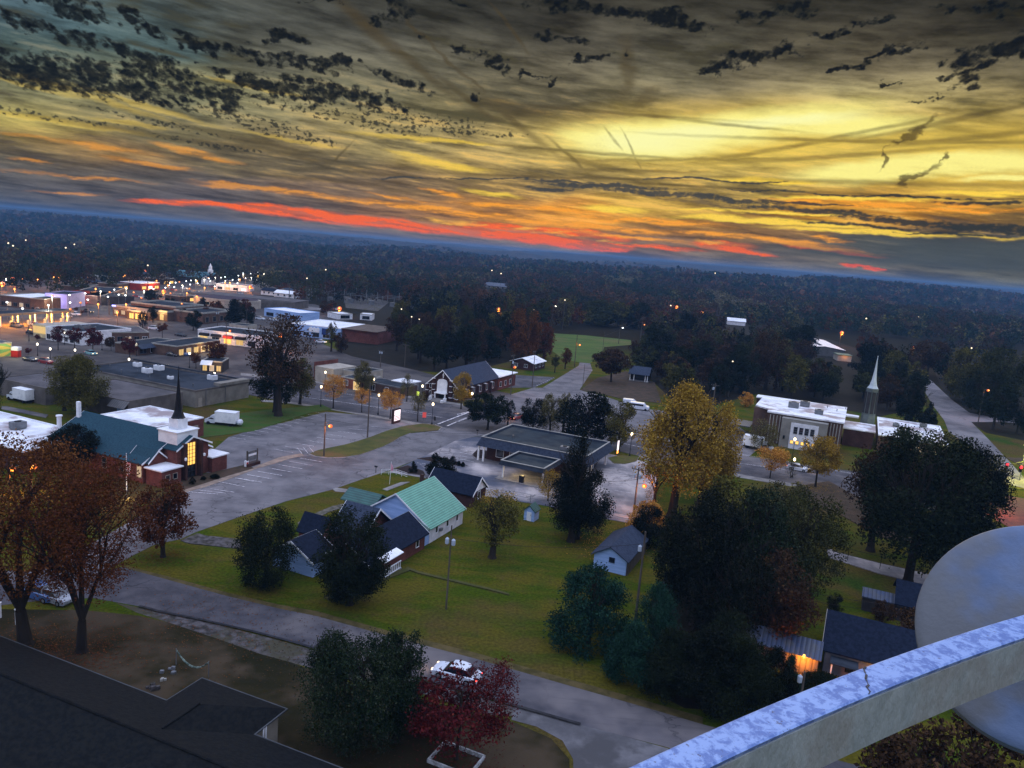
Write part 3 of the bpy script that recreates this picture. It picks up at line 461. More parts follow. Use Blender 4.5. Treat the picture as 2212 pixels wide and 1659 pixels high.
sheet('brown_yard', 'd', [(-300, 1345), (0, 1316), (180, 1318), (300, 1330), (436, 1362), (600, 1420), (760, 1480), (900, 1510), (1110, 1560), (1190, 1595), (1230, 1640), (1236, 1900), (-300, 1900)], mat('brown_grass', (.026, .020, .006), (.012, .012, .003), .12, .95, stretch=(.5, 1.4, 1), c3=(.06, .043, .025), s3=.09, detail=8, bump=.5, bscale=8), z=.008)  # brown grass, its colour darkened further to paint in the dim foreground corner
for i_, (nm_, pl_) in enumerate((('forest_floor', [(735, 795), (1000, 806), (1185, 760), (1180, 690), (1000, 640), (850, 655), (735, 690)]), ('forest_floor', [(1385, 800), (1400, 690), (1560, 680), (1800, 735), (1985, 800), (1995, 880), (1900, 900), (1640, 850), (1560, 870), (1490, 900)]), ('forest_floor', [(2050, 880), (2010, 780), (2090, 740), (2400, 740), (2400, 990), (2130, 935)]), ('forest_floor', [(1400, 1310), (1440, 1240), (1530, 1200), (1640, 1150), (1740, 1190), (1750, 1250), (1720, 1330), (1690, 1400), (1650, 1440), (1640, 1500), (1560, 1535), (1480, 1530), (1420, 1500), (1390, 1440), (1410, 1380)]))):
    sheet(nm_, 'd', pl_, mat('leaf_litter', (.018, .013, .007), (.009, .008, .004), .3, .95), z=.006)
sheet('worn_track', 'd', [(880, 1226), (904, 1236), (980, 1254), (1057, 1272), (1100, 1284), (1100, 1287), (1057, 1276), (980, 1258), (904, 1240), (876, 1230)], mat('worn_track', (.075, .068, .025), (.05, .055, .015), .8, .95))
sheet('worn_track', 'd', [(700, 1292), (760, 1262), (880, 1228), (884, 1234), (790, 1270), (716, 1302)], MATS['worn_track'])
# painted lines
mk = MB(); Z0 = .010+.004*(LV[0]+1)
def stroke(k, a, b, w): line_mark(mk, G(c(k, *a)), G(c(k, *b)), w, Z0+.002)
for i in range(7): stroke('c6', (70+i*98-6*i, 852-i*29), (290+i*94-6*i, 890-i*29.5), .13)
for i in range(3): stroke('c5', (1640+i*95, 1195-i*14), (1900+i*70, 1215-i*8), .12)
stroke('c5', (2050, 1075), (2212, 1105), .12); stroke('c5', (1900, 1105), (2130, 1150), .12)
for i in range(12): stroke('c6', (30+i*66, 497-i*20), (150+i*66, 515-i*20), .11)
for i in range(9): stroke('c6', (400+i*92, 600-i*26), (560+i*92, 632-i*28), .11)
for i in range(3): stroke('c6', (600+i*50, 590-i*6), (640+i*50, 640-i*6), .10)
for i in range(7): stroke('B1', (1200+i*6, 655+i*36), (1330+i*10, 668+i*38), .11)
for i in range(5): stroke('B1', (20, 520+i*26), (130, 535+i*28), .12)
for i in range(6): stroke('c6', (1640+i*18, 720+i*14), (1760+i*14, 735+i*15), .1)
# main street lane lines
for (a, b) in (((300, 1235), (1560, 1400)), ((560, 1190), (1500, 1325)), ((600, 1270), (1640, 1430))): stroke('c2', a, b, .14)
for (a, b) in (((1290, 1345), (1560, 1385)), ((1200, 1430), (1540, 1500))): stroke('c3', a, b, .16)
for (a, b) in (((90, 1225), (520, 1290)), ((100, 1290), (520, 1350)), ((520, 1290), (980, 1375)), ((980, 1375), (1250, 1420))): stroke('c4', a, b, .15)
stroke('c2', (1600, 1488), (1870, 1384), .45); stroke('c2', (1680, 1505), (1850, 1432), .4)
stroke('B1', (0, 270), (95, 248), .4); stroke('B1', (0, 330), (75, 300), .4)
for i in range(9): stroke('c3', (470+i*18, 925-i*8), (482+i*18, 930-i*8), .2)
tag(mk.build('road_markings', M['paint']), kind='structure')
# gutter line along the near road
gm = MB(); gp = [(300, 1311), (341, 1322), (436, 1341), (549, 1367), (650, 1394), (752, 1425), (904, 1467), (1117, 1528), (1254, 1567)]
for a, b in zip(gp, gp[1:]): line_mark(gm, G(a), G(b), .34, Z0+.004)
tag(gm.build('gutter', mat('wet_gutter', (.03, .03, .035), (.015, .015, .018), 1, .6)), kind='structure')
# ------------------------------------------------------------------ buildings
class Fr:
    """a building's own axes: x along the wall seen first, y away behind it"""
    def __init__(s, k, x, y, deg): s.o = G(c(k, x, y)); s.deg = deg
def house(name, k, x, y, deg, label, cat, group=None):
    o = G(c(k, x, y)); return empty(name, o, deg, label, cat, group)
def wloc(parent, x, y, z):
    t = parent.rotation_euler.z; return Vector((parent.location.x+x*math.cos(t)-y*math.sin(t), parent.location.y+x*math.sin(t)+y*math.cos(t), z))
def gable_roof(p, x0, x1, y0, y1, ze, zr, m, axis='y', ov=.45, t=.16, xr=None, trim=None, name='roof'):
    mb = MB(); a0, a1, b0, b1 = (x0, x1, y0, y1) if axis == 'y' else (y0, y1, x0, x1)
    r = (a0+a1)/2 if xr is None else xr; s0 = (zr-ze)/(r-a0); s1 = (zr-ze)/(a1-r)
    pts = [(a0-ov, ze-s0*ov+.02), (r, zr+.02), (a1+ov, ze-s1*ov+.02), (a1+ov, ze-s1*ov+.02+t), (r, zr+.02+t), (a0-ov, ze-s0*ov+.02+t)]
    mb.extr(pts, b0-ov, b1+ov, 'y' if axis == 'y' else 'x'); o = mb.build(name, m, p)
    if trim:
        for b in (b0-ov-.05, b1+ov):
            f = MB(); q = [(u, z-.12) for u, z in pts[:3]]+[(u, z+.02) for u, z in pts[3:]]; f.extr(q, b, b+.05, 'y' if axis == 'y' else 'x'); f.build('bargeboard', trim, p)
    return o
def gable_wall(p, x0, x1, y0, y1, ze, zr, m, axis='y', xr=None, z0=0, name='wall'):
    a0, a1, b0, b1 = (x0, x1, y0, y1) if axis == 'y' else (y0, y1, x0, x1); r = (a0+a1)/2 if xr is None else xr
    return MB().extr([(a0, z0), (a1, z0), (a1, ze), (r, zr), (a0, ze)], b0, b1, 'y' if axis == 'y' else 'x').build(name, m, p)
def flat(p, x0, x1, y0, y1, h, wm, rm, par=.35, cop=None, ct=.3, z0=0, ovh=0, name='wall'):
    MB().box(x0, x1, y0, y1, z0, h-par).build(name, wm, p)
    MB().box(x0-ovh+ct*.5, x1+ovh-ct*.5, y0-ovh+ct*.5, y1+ovh-ct*.5, h-par, h-par+.06).build('roof', rm, p)
    c_ = MB(); X0, X1, Y0, Y1 = x0-ovh-.03, x1+ovh+.03, y0-ovh-.03, y1+ovh+.03
    c_.box(X0, X1, Y0, Y0+ct, h-par, h); c_.box(X0, X1, Y1-ct, Y1, h-par, h); c_.box(X0, X0+ct, Y0+ct, Y1-ct, h-par, h); c_.box(X1-ct, X1, Y0+ct, Y1-ct, h-par, h)
    c_.build('parapet', cop or wm, p)
def win(p, x, y, z, w, h, face='f', lit=None, fm=None, nx=1, nz=1, name='window', d=.06):
    ang = {'f': 0, 'l': -90, 'r': 90, 'b': 180}[face]
    f = MB(); t = .07
    f.box(-w/2-t, w/2+t, -d, 0, h, h+t); f.box(-w/2-t, w/2+t, -d-.05, 0, -t, 0); f.box(-w/2-t, -w/2, -d, 0, 0, h); f.box(w/2, w/2+t, -d, 0, 0, h)
    for i in range(1, nx): f.box(-w/2+w*i/nx-.03, -w/2+w*i/nx+.03, -d, 0, 0, h)
    for j in range(1, nz): f.box(-w/2, w/2, -d, 0, h*j/nz-.025, h*j/nz+.025)
    o = f.build(name, fm or M['trim'], p, loc=(x, y, z), rz=R_(ang))
    MB().box(-w/2, w/2, -.03, -.005, 0, h).build('pane', lit or M['glass'], o); return o
def door(p, x, y, w, h, face='f', m=None, z=0):
    ang = {'f': 0, 'l': -90, 'r': 90}[face]; f = MB(); f.box(-w/2, w/2, -.06, 0, 0, h)
    o = f.build('door', m or M['white'], p, loc=(x, y, z), rz=R_(ang)); MB().box(w/2-.16, w/2-.08, -.13, -.061, 1.0, 1.12).build('handle', M['steel'], o); return o
def hvac(p, x, y, z, w=1.6, d=1.3, h=1.0, m=None):
    b = MB(); b.box(x-w/2, x+w/2, y-d/2, y+d/2, z+.12, z+h); b.box(x-w*.46, x+w*.46, y-d*.46, y+d*.46, z, z+.12); b.box(x-w*.35, x+w*.35, y-d/2-.04, y-d/2, z+.25, z+h*.85)
    o = b.build('rooftop_unit', m or M['steel'], p); MB().lathe([(w*.26, z+h), (w*.26, z+h+.1), (w*.2, z+h+.12)], x, y, 10).build('fan', M['black'], o)
# --- the red brick church with the dark teal roof and white steeple (left)
A = house('church', 'c5', 1660, 1060, 66, 'red brick church with dark teal roof and slender dark spire on a white base', 'church')
gable_wall(A, -7.0, 7.3, 3.2, 26.5, 3.5, 7.2, M['brick'], xr=.2); gable_roof(A, -7.0, 7.3, 3.4, 26.5, 3.5, 7.2, M['teal'], ov=.5, xr=.2, trim=M['trim'])
gable_wall(A, -2.9, 3.9, .02, 3.19, 5.55, 7.2, M['brick'], xr=.2, name='entrance_wall'); gable_roof(A, -2.9, 3.9, .1, 2.9, 5.55, 7.2, M['teal'], ov=.5, xr=.2, trim=M['trim'], name='entrance_roof')
gable_wall(A, -6.4, -2.95, 2.6, 7.0, 3.6, 5.1, M['brick'], z0=0); gable_roof(A, -6.4, -2.95, 2.6, 7.0, 3.65, 5.15, M['teal'], ov=.35, trim=M['trim'])
MB().box(-2.0, -1.55, -1.0, 0, 0, 6.4).box(1.35, 1.8, -1.0, 0, 0, 6.4).build('pilaster', M['brickd'], A)
gw = win(A, -.1, -.05, 2.3, 1.9, 3.9, 'f', EM['gold'], M['black'], 3, 6, 'tall_window', .10); win(A, -.1, -.05, .2, 1.9, 1.9, 'f', None, M['black'], 2, 2, 'glass_door', .10)
for x in (-2.1, 1.9):
    l = MB().lathe([(.10, 0), (.2, .08), (.2, .45), (.08, .55)], 0, 0, 8).build('wall_lamp', M['white'], A, loc=(x, -1.15, 3.6))
for x0, x1, y0, y1 in ((-6.9, -2.95, -1.0, 2.5), (3.95, 7.4, -.9, 3.1)):
    MB().box(x0, x1, y0, y1, 0, 2.75).build('annex_wall', M['brick'], A); MB().box(x0-.3, x1+.3, y0-.3, y1+.3, 2.75, 2.95).build('annex_roof', M['wroof2'], A)
for x in (-5.7, -4.2): win(A, x, -1.0, 1.0, .8, .9, 'f', None, M['creamwall'])
for y in (4, 8.2, 12.4, 16.6, 20.8): win(A, -7.0, y, .9, 1.0, 1.9, 'l', EM['dim'] if y < 5 else None, M['creamwall'], 1, 2)
st_ = MB().box(-2.35, 2.05, .6, 5.0, 5.6, 8.1).build('steeple_base', M['white'], A)
MB().box(-2.55, 2.25, .4, 5.2, 8.1, 8.25).build('cornice', M['trim'], st_); MB().box(-1.15, .95, 1.8, 3.9, 8.25, 10.1).build('lantern', M['white'], st_)
MB().lathe([(1.2, 10.1), (1.0, 10.35), (.62, 11.4), (.42, 13.2), (.05, 18.0)], -.1, 2.85, 8).build('spire', M['black'], A)
MB().box(-.14, -.06, 2.81, 2.89, 17.9, 19.0).box(-.4, .2, 2.81, 2.89, 18.5, 18.58).build('cross', M['black'], A)
MB().box(-1.6, -1.1, 26.0, 26.7, 6.5, 9.4).build('chimney', M['white'], A)
B_ = house('church_hall', 'c5', 1660, 1060, 66, 'flat white-roofed brick hall wing behind the teal-roofed church', 'hall')
flat(B_, 8.2, 21.0, 19.0, 34.5, 4.0, M['brick'], M['wroof'], .25, M['trim'], .3); win(B_, 21.0, 20.8, 1.2, 1.0, 1.6, 'r', EM['dim'], M['trim'])
MB().box(17.5, 19.5, 18.9, 18.99, 1.0, 2.6).build('shutter', M['creamwall'], B_)
C_ = house('church_hall', 'c5', 1660, 1060, 66, 'low white-roofed brick wing with vent stack at the left edge of the church', 'hall')
flat(C_, -15.3, -1.5, 27.1, 52, 4.0, M['brickd'], M['wroof'], .25, M['trim'], .3); flat(C_, -15.3, -7.9, 21, 27.0, 4.0, M['brickd'], M['wroof'], .25, M['trim'], .3)
hvac(C_, -7, 35, 3.9, 2.2, 1.8, 1.3); MB().lathe([(.4, 3.9), (.4, 6.2), (.55, 6.25), (.55, 6.5)], -2.6, 30, 10).build('vent_stack', M['white'], C_)
for y in (23, 31, 37): win(C_, -15.3, y, 1.0, 1.6, 1.5, 'l', None, M['creamwall'])
# --- grey block warehouse range behind
Wd = house('warehouse', 'c5', 1115, 558, -24, 'long grey block warehouse with loading canopy and flat grey roof behind the church', 'warehouse')
flat(Wd, -22.6, 0, 0, 14.8, 4.1, M['block'], M['blockroof'], .3, M['block'], .25); flat(Wd, -39.5, -22.65, -3.0, 9.0, 4.0, M['block'], M['blockroof'], .2, M['block'], .25)
MB().extr([(-1.6, 2.6), (-1.5, 2.6), (.02, 3.9), (.02, 4.0)], -4.6, .6, 'x').build('canopy', M['panel'], Wd); door(Wd, -2.6, 0, 1.5, 2.5, 'f', M['bluewall'])
win(Wd, -27.5, -3.0, 1.2, 2.2, 1.4, 'f', None, M['black'], 2); door(Wd, -33, -3.0, 3, 3, 'f', M['panel'])
We = house('warehouse', 'c5', 1700, 455, -24, 'wide flat dark tar roof building with rooftop units and pale side wall', 'store')
flat(We, -42, 0, 0, 17.5, 4.2, M['stone'], M['tar'], .45, M['block'], .3)
MB().box(-42.2, .2, 17.55, 18.1, 3.7, 4.5).build('rear_parapet', M['tar'], We); MB().box(-2, .2, 7.6, 17.5, 4.2, 4.9).build('raised_parapet', M['stone'], We)
for x, y, s in ((-35, 13, 1.3), (-27.5, 13.5, 1.5), (-26, 8.5, 1.5), (-9, 14, 1.4), (-16, 7, .9)): hvac(We, x, y, 3.8, 1.5*s, 1.1*s, .9*s, M['white'])
for x in (-38, -30, -21, -12.5, -5): MB().lathe([(.12, 3.8), (.12, 4.5), (.2, 4.55), (.2, 4.7)], x, 4+abs(x) % 5, 8).build('roof_vent', M['steel'], We)
MB().lathe([(.05, 3.8), (.05, 4.4)], -29, 8, 6).build('dish_mast', M['steel'], We)
for y in (3.2, 9.4): MB().lathe([(.07, .1), (.07, 4.0)], .1, y, 6).build('downpipe', M['steel'], We)
for y in (1.5,): door(We, 0, y, 1.2, 2.2, 'r', M['creamwall'])
# --- bank
K = house('bank', 'B1', 230, 620, -24, 'single storey brick bank with deep mansard eaves, flat dark roof and drive-through canopy', 'bank')
MB().box(0, 17.6, 0, 12.6, 0, 3.4).build('wall', M['brickd'], K)
def mans(p, x0, x1, y0, y1, zt, zb, o, nm='eaves'):
    a = MB(); out = [(x0-o, y0-o, zb), (x1+o, y0-o, zb), (x1+o, y1+o, zb), (x0-o, y1+o, zb)]; inn = [(x0, y0, zt), (x1, y0, zt), (x1, y1, zt), (x0, y1, zt)]
    i2 = [(x0+.3, y0+.3, zt), (x1-.3, y0+.3, zt), (x1-.3, y1-.3, zt), (x0+.3, y1-.3, zt)]; i3 = [(q[0], q[1], zt-.4) for q in i2]; i4 = [(q[0], q[1], zb) for q in i2]
    a.add(out+inn+i2+i3+i4, [(i, (i+1) % 4, 4+(i+1) % 4, 4+i) for i in range(4)]+[(4+i, 4+(i+1) % 4, 8+(i+1) % 4, 8+i) for i in range(4)]+[(8+i, 8+(i+1) % 4, 12+(i+1) % 4, 12+i) for i in range(4)]+[(i, (i+1) % 4, 16+(i+1) % 4, 16+i) for i in range(4)])
    e = a.build(nm, M['shingle2'] if nm == 'eaves' else M['tar'], p); MB().add([(q[0], q[1], zt-.38) for q in i2], [(0, 1, 2, 3)]).build('roof', M['bankroof'], e)
    cp = MB(); cp.box(x0-.1, x1+.1, y0-.1, y0+.2, zt, zt+.1); cp.box(x0-.1, x1+.1, y1-.2, y1+.1, zt, zt+.1); cp.box(x0-.1, x0+.2, y0+.2, y1-.2, zt, zt+.1); cp.box(x1-.2, x1+.1, y0+.2, y1-.2, zt, zt+.1); cp.build('coping', M['coping'], e); return e
mans(K, -.6, 22.0, -1.6, 13.2, 5.0, 3.2, .8); mans(K, 8.2, 17.0, -10.6, -2.5, 3.7, 2.9, .35, 'canopy')
for x, y in ((-1.0, -1.8), (.2, -1.9), (21.6, -1.6), (21.6, 1.2), (21.6, 4), (21.6, 12.8)): MB().box(x-.16, x+.16, y-.16, y+.16, 0, 3.2).build('column', M['white'], K)
for x, y in ((8.4, -9.8), (16.6, -9.8)): MB().box(x-.12, x+.12, y-.12, y+.12, 0, 2.9).build('column', M['white'], K)
MB().box(7.4, 17.4, -11.2, -9.2, 0, .17).build('canopy_island', M['conc'], K)
MB().box(12.2, 13.0, -10.7, -10.0, .17, 1.5).build('teller_machine', M['black'], K)
hvac(K, 16.6, .8, 4.6, 1.7, 1.2, 1.0); MB().lathe([(.12, 4.6), (.12, 5.2), (.22, 5.25)], 4.2, 3.3, 8).build('roof_vent', M['steel'], K)
cl = MB().box(-.9, .9, -.5, .5, 0, .06).build('canopy_lamp', EM['warm'], K, loc=(11, -7, 2.82)); light(K, (11.5, -7.5, 2.5), 420, (1, .72, .3), .4)
for x in (3, 6): win(K, x, 0, 1, 1.6, 1.5, 'f')
for y in (3, 6.5, 10): win(K, 17.6, y, .5, 1.6, 2.2, 'r')
light(K, (19.8, 2, 2.8), 90, (1, .8, .5), .3)
# --- green metal roof house
N_ = house('house', 'c6', 1845, 1350, -24, 'white sided house with bright green metal gable roof', 'house')
gable_wall(N_, -12.2, 0.0, 0, 7.3, 2.6, 6.3, M['whitewall'], 'y', xr=-6.2) if False else None
gable_wall(N_, -11.6, .1, -3.6, 6.6, 2.5, 6.4, M['bluewall'], 'y', xr=-5.7); gable_roof(N_, -11.6, .1, -3.6, 6.6, 2.5, 6.4, M['greenroof'], 'y', .4, .10, xr=-5.7, trim=M['trim'])
MB().box(.11, .16, -3.6, 6.6, 0, 2.35).build('side_wall', M['whitewall'], N_)
gable_roof(N_, -17.5, -11.8, -.6, 3.4, 2.3, 3.5, M['greend'], 'x', .3); MB().box(-17.3, -11.6, -.4, 3.2, 0, 2.3).build('porch', M['bluewall'], N_)
MB().extr([(-2.6, 3.75), (.5, 2.45), (.5, 2.33), (-2.6, 3.62)], -5.1, -3.99, 'y').build('lean_to_roof', M['greend'], N_); MB().box(-2.4, .1, -4.9, -3.62, 0, 2.4).build('lean_to', M['bluewall'], N_)
for x in (-4.1, -3.1): win(N_, x, -3.6, 1.0, .75, 1.2, 'f', None, M['trim'])
for y in (-1.6, 1.6, 4.6): win(N_, .16, y, 1.1, .6, .9, 'r', None, M['trim'])
MB().box(.17, .55, -.9, -.3, 1.1, 1.5).build('air_conditioner', M['steel'], N_); MB().box(-7.1, -6.6, 5.0, 5.5, 5.6, 7.0).build('chimney', M['brickd'], N_)
# --- long dark roofed brick house in front
D = house('house', 'c6', 1400, 1520, 66, 'dark roofed red brick house with small white railings beside the green roofed house', 'house')
gable_wall(D, -8.6, 5.0, -2.6, 3.8, 2.4, 4.6, M['brick'], 'x'); gable_roof(D, -8.6, 5.0, -2.6, 3.8, 2.4, 4.6, M['shingle'], 'x', .45, trim=M['trim'])
gable_wall(D, -2.2, 5.2, 3.8, 8.2, 2.6, 5.6, M['brick'], 'y'); gable_roof(D, -2.2, 5.2, 3.2, 8.2, 2.6, 5.6, M['shingle2'], 'y', .4, trim=M['trim'])
gable_wall(D, -11.5, -7.4, 3.9, 10.5, 2.2, 4.1, M['bluewall'], 'x'); gable_roof(D, -11.5, -7.4, 3.9, 10.5, 2.2, 4.1, M['shingle'], 'x', .45, trim=M['trim'])
gable_wall(D, -4.0, -1, 8.6, 12.5, 2.2, 4.2, M['brick'], 'y'); gable_roof(D, -4.0, -1, 8.6, 12.5, 2.2, 4.2, M['shingle'], 'y', .3)
win(D, 3.0, -2.6, .9, .7, 1.4, 'f', None, M['trim'])
rl = MB()
for i in range(9): rl.box(-6.6+i*.45, -6.52+i*.45, -3.7, -3.62, .2, 1.1)
rl.box(-6.7, -2.8, -3.72, -3.6, 1.1, 1.2); rl.box(-6.7, -2.8, -3.72, -3.6, .15, .25); rl.build('railing', M['trim'], D)
MB().box(-6.8, -2.7, -3.8, -2.62, 0, .18).build('porch_floor', M['conc'], D)
MB().extr([(-3.9, 2.25), (-2.7, 2.6), (-2.7, 2.7), (-3.9, 2.35)], -7, -2.6, 'x').build('porch_roof', M['trim'], D)
# --- dark house behind the green one
D2 = house('house', 'B1', 110, 1005, -24, 'small dark roofed house with white gable end tucked behind the green roof', 'house')
gable_wall(D2, -8.5, 0, 0, 5.2, 2.4, 4.6, M['brickd'], 'x'); gable_roof(D2, -8.5, 0, 0, 5.2, 2.4, 4.6, M['shingle'], 'x', .4, trim=M['trim'])
MB().extr([(.15, 2.45), (5.05, 2.45), (2.6, 4.45)], .01, .06, 'x').build('gable', M['trim'], D2); win(D2, .0, 2.6, 1, .9, 1.2, 'r')
# --- sheds
Sh = house('shed', 'B1', 1335, 1530, -24, 'pale blue plank shed with a grey shingle gable roof near the utility pole', 'shed')
gable_wall(Sh, -4.6, .1, -.6, 9.2, 2.2, 3.6, M['bluewall'], 'y', xr=-2.3); gable_roof(Sh, -4.6, .1, -.6, 9.2, 2.2, 3.6, M['shingle2'], 'y', .4, xr=-2.3); win(Sh, -2.0, -.6, 1.5, .7, .6, 'f', None, M['shingle2'])
MB().box(.15, .3, -.5, 9.1, 0, 1.9).build('side_lean', M['wood'], Sh)
S2 = house('shed', 'B1', 570, 1105, -24, 'tiny white garden shed with a green roof by the back fence', 'shed')
gable_wall(S2, -.9, .9, -.2, 1.8, 1.7, 2.5, M['bluewall'], 'y'); gable_roof(S2, -.9, .9, -.2, 1.8, 1.7, 2.5, M['greend'], 'y', .2); door(S2, 0, -.2, .8, 1.5, 'f', M['trim'])
# --- church with concrete front (right)
Q = house('church', 'c4', 900, 1230, -24, 'large brown brick church with tall pale concrete front and flat white roof', 'church')
MB().box(-17.5, 0, -1.0, 22, 0, 7.7).build('wall', M['brickb'], Q)
MB().prism([(-17.8, -1.3), (.3, -1.3), (.3, 10.0), (3.4, 10.2), (3.4, 12.4), (.3, 12.6), (.3, 23.6), (-23.2, 23.6), (-23.2, 19.5), (-21.5, 19.5), (-21.5, 5.6), (-17.8, 2.0)], 7.7, 8.05).build('roof', M['wroof'], Q)
MB().box(-21.6, -17.5, 4.2, 20, 0, 7.6).build('side_aisle', M['brickb'], Q); MB().box(-23, -21.6, 19.8, 22.5, 0, 7.6).build('corner_block', M['brickd'], Q)
fb = MB().box(-13.9, -3.2, -3.4, -1.02, 0, 7.3).build('front_block', mat('buff_stone', (.27, .26, .23), (.2, .19, .17), .5, .85), Q)
fi = MB().box(-11.6, -5.2, -3.62, -3.41, 0, 6.5).build('front_panel', M['whitewall'], Q)
for i in range(4): win(Q, -10.4+i*1.3, -3.63, 3.9, .8, 1.6, 'f', M['glass'], M['steel'], 1, 3, 'window', .05)
for i in range(5): win(Q, -10.9+i*1.25, -3.63, 1.3, .7, .75, 'f', EM['gold'], M['steel'], 1, 1, 'lit_window', .05)
win(Q, -12.9, -3.41, 2.2, .3, .7, 'f', M['glass'], M['black'])
for x in (-16.9, -16.1, -15.3, -14.5, -2.6, -1.9, -1.2, -.5): MB().box(x-.1, x+.1, -1.25, -1.02, .2, 7.3).build('pilaster', M['coping'], Q)
for x, y, s in ((-12.5, 10, 1.5), (-10, 14.5, 1.4), (-6, 5.5, 1.2)): hvac(Q, x, y, 8.05, 1.7*s, 1.4*s, 1.0*s)
for x, y in ((-2, 14), (0, 20), (-4.5, 18)): MB().lathe([(.1, 8.05), (.1, 8.6), (.2, 8.65)], x, y, 6).build('roof_vent', M['steel'], Q)
MB().box(-29, -21.8, 1, 9, 2.6, 2.85).build('carport_roof', M['bluemetal'], Q)
for x, y in ((-28.8, 1.2), (-28.8, 8.8), (-25, 1.2)): MB().box(x-.1, x+.1, y-.1, y+.1, 0, 2.6).build('post', M['steel'], Q)
T_ = house('bell_tower', 'c4', 1085, 1125, -24, 'grey ribbed bell tower with a pale copper-grey needle spire beside the concrete church', 'tower')
tm = mat('tower_stone', (.15, .17, .16), (.10, .12, .115), .5, .85); sm = mat('spire_metal', (.52, .58, .62), (.42, .48, .52), .4, .6)
MB().box(.35, 7.5, 11, 22, 0, 4.4).build('link_wing', M['brickd'], Q); MB().box(.1, 7.8, 10.8, 22.2, 4.4, 4.65).build('link_roof', M['wroof'], Q)
MB().lathe([(1.75, 0), (1.75, 6.5), (1.65, 6.6), (1.35, 13.6), (1.5, 13.7), (1.5, 14.0)], 0, 0, 8).build('shaft', tm, T_)
for i in range(4):
    a = R_(-90+22.5+45*i-67.5); MB().box(-.4, .4, -1.66, -1.4, 7.2, 13.0).build('louvre', M['darkwall'], T_, rz=R_(-22.5+45*i-45))
rb = MB()
for i in range(8):
    a = R_(45*i); rb.tube((1.8*math.cos(a), 1.8*math.sin(a), 0), (1.42*math.cos(a), 1.42*math.sin(a), 13.7), .12, .1, 6)
rb.build('ribs', tm, T_)
MB().lathe([(1.4, 14.0), (.95, 14.7), (.6, 16.2), (.36, 18.3), (.05, 22.6)], 0, 0, 8).build('spire', sm, T_); MB().ball(0, 0, 22.7, .13, .13, .13).build('finial', sm, T_)
MB().lathe([(2.4, 0), (2.4, .5), (2.0, .6)], 0, 0, 8).build('base', tm, T_)
R2 = house('church_annex', 'c4', 1180, 1200, -24, 'low wing with stained flat white roof right of the bell tower', 'hall')
flat(R2, -.5, 15.5, -1, 27, 4.0, M['brickb'], M['wroof'], .3, M['trim'], .3); hvac(R2, 4, 16, 3.9, 1.6, 1.2, .9); hvac(R2, 11, 22, 3.9, 1.8, 1.4, .9); hvac(R2, 9, 6, 3.9, 1.8, 1.4, .9, M['white'])
for x in (2, 5.5, 9, 12.5): win(R2, x, -1, 1.2, 1.2, 1.5, 'f', EM['dim'] if x > 8 else None)
# --- brick church with white trim (centre)
U = house('church', 'c2', 1640, 1290, -24, 'old brick church with white trimmed gable front and dark roof on the main street', 'church')
gable_wall(U, -6.4, 3.2, 2.6, 28, 4.2, 8.3, M['brickd'], 'y', xr=-1.6); gable_roof(U, -6.4, 3.2, 2.4, 28, 4.2, 8.4, M['shingle2'], 'y', .4, .16, xr=-1.6, trim=M['trim'])
pn = MB(); pn.box(-3.3, -.1, 2.35, 2.6, 2.2, 5.0)
pn.extr([(-3.3, 5.0), (-.1, 5.0), (-.5, 5.7), (-1.7, 6.0), (-2.9, 5.7)], 2.35, 2.6, 'y'); pn.build('arched_panel', M['trim'], U)
MB().box(-3.5, .1, 1.2, 2.58, 1.9, 2.15).build('porch_hood', M['trim'], U)
for x in (-3.3, -.1): MB().box(x-.16, x+.16, 1.3, 1.6, 0, 1.9).build('column', M['trim'], U)
MB().box(-2.6, -.8, 2.42, 2.58, .1, 1.85).build('door', M['black'], U)
MB().box(-1.72, -1.48, 2.46, 2.6, 6.3, 7.6).box(-1.9, -1.3, 2.46, 2.6, 7.0, 7.15).build('cross', M['trim'], U)
for x in (-4.4, 1.2):
    b = MB().box(x-.35, x+.35, 2.0, 2.7, 0, 5.8).build('buttress', M['brickd'], U)
    for z in (1.0, 2.6, 4.2, 5.8): MB().box(x-.42, x+.42, 1.92, 2.72, z, z+.16).build('cap', M['trim'], b)
for x in (-6.4, 3.1):
    b = MB().box(x-.25, x+.25, 2.1, 2.8, 0, 4.0).build('buttress', M['brickd'], U)
    for z in (.8, 2.2, 4.0): MB().box(x-.34, x+.34, 2.0, 2.85, z, z+.14).build('cap', M['trim'], b)
for x in (-5.5, 2.2):
    for z in (1.0, 3.0): win(U, x, 2.6, z, .6, 1.1, 'f', None, M['trim'])
for i in range(5):
    b = MB().box(3.2, 3.7, 6+i*4.2, 6.5+i*4.2, 0, 3.3).build('buttress', M['brickd'], U); MB().box(3.15, 3.85, 5.9+i*4.2, 6.6+i*4.2, 3.3, 3.5).build('cap', M['trim'], b)
    win(U, 3.2, 8.2+i*4.2, 1.2, .9, 1.8, 'r', None, M['trim'])
stp = MB()
for i in range(5): stp.box(-3.4, .0, -1.5+i*.5, 1.2, 0, .12+.12*i)
stp.build('steps', M['conc'], U)
for x in (-4.1, .5):
    for j in range(2): MB().box(x-.3, x+.3, -1.6+j*1.5, -.6+j*1.5, 0, .7+.4*j).build('stair_pier', M['trim'], U)
gable_wall(U, -7.4, 3.4, 28.1, 41, 3.4, 4.2, M['brick'], 'y'); MB().box(-8, 3.9, 27.9, 41.5, 4.05, 4.3).build('annex_roof', M['wroof2'], U)
for y in (30, 33.5, 37): win(U, 3.41, y, 1.0, 1.2, 1.5, 'r', M['glass'], M['trim'])
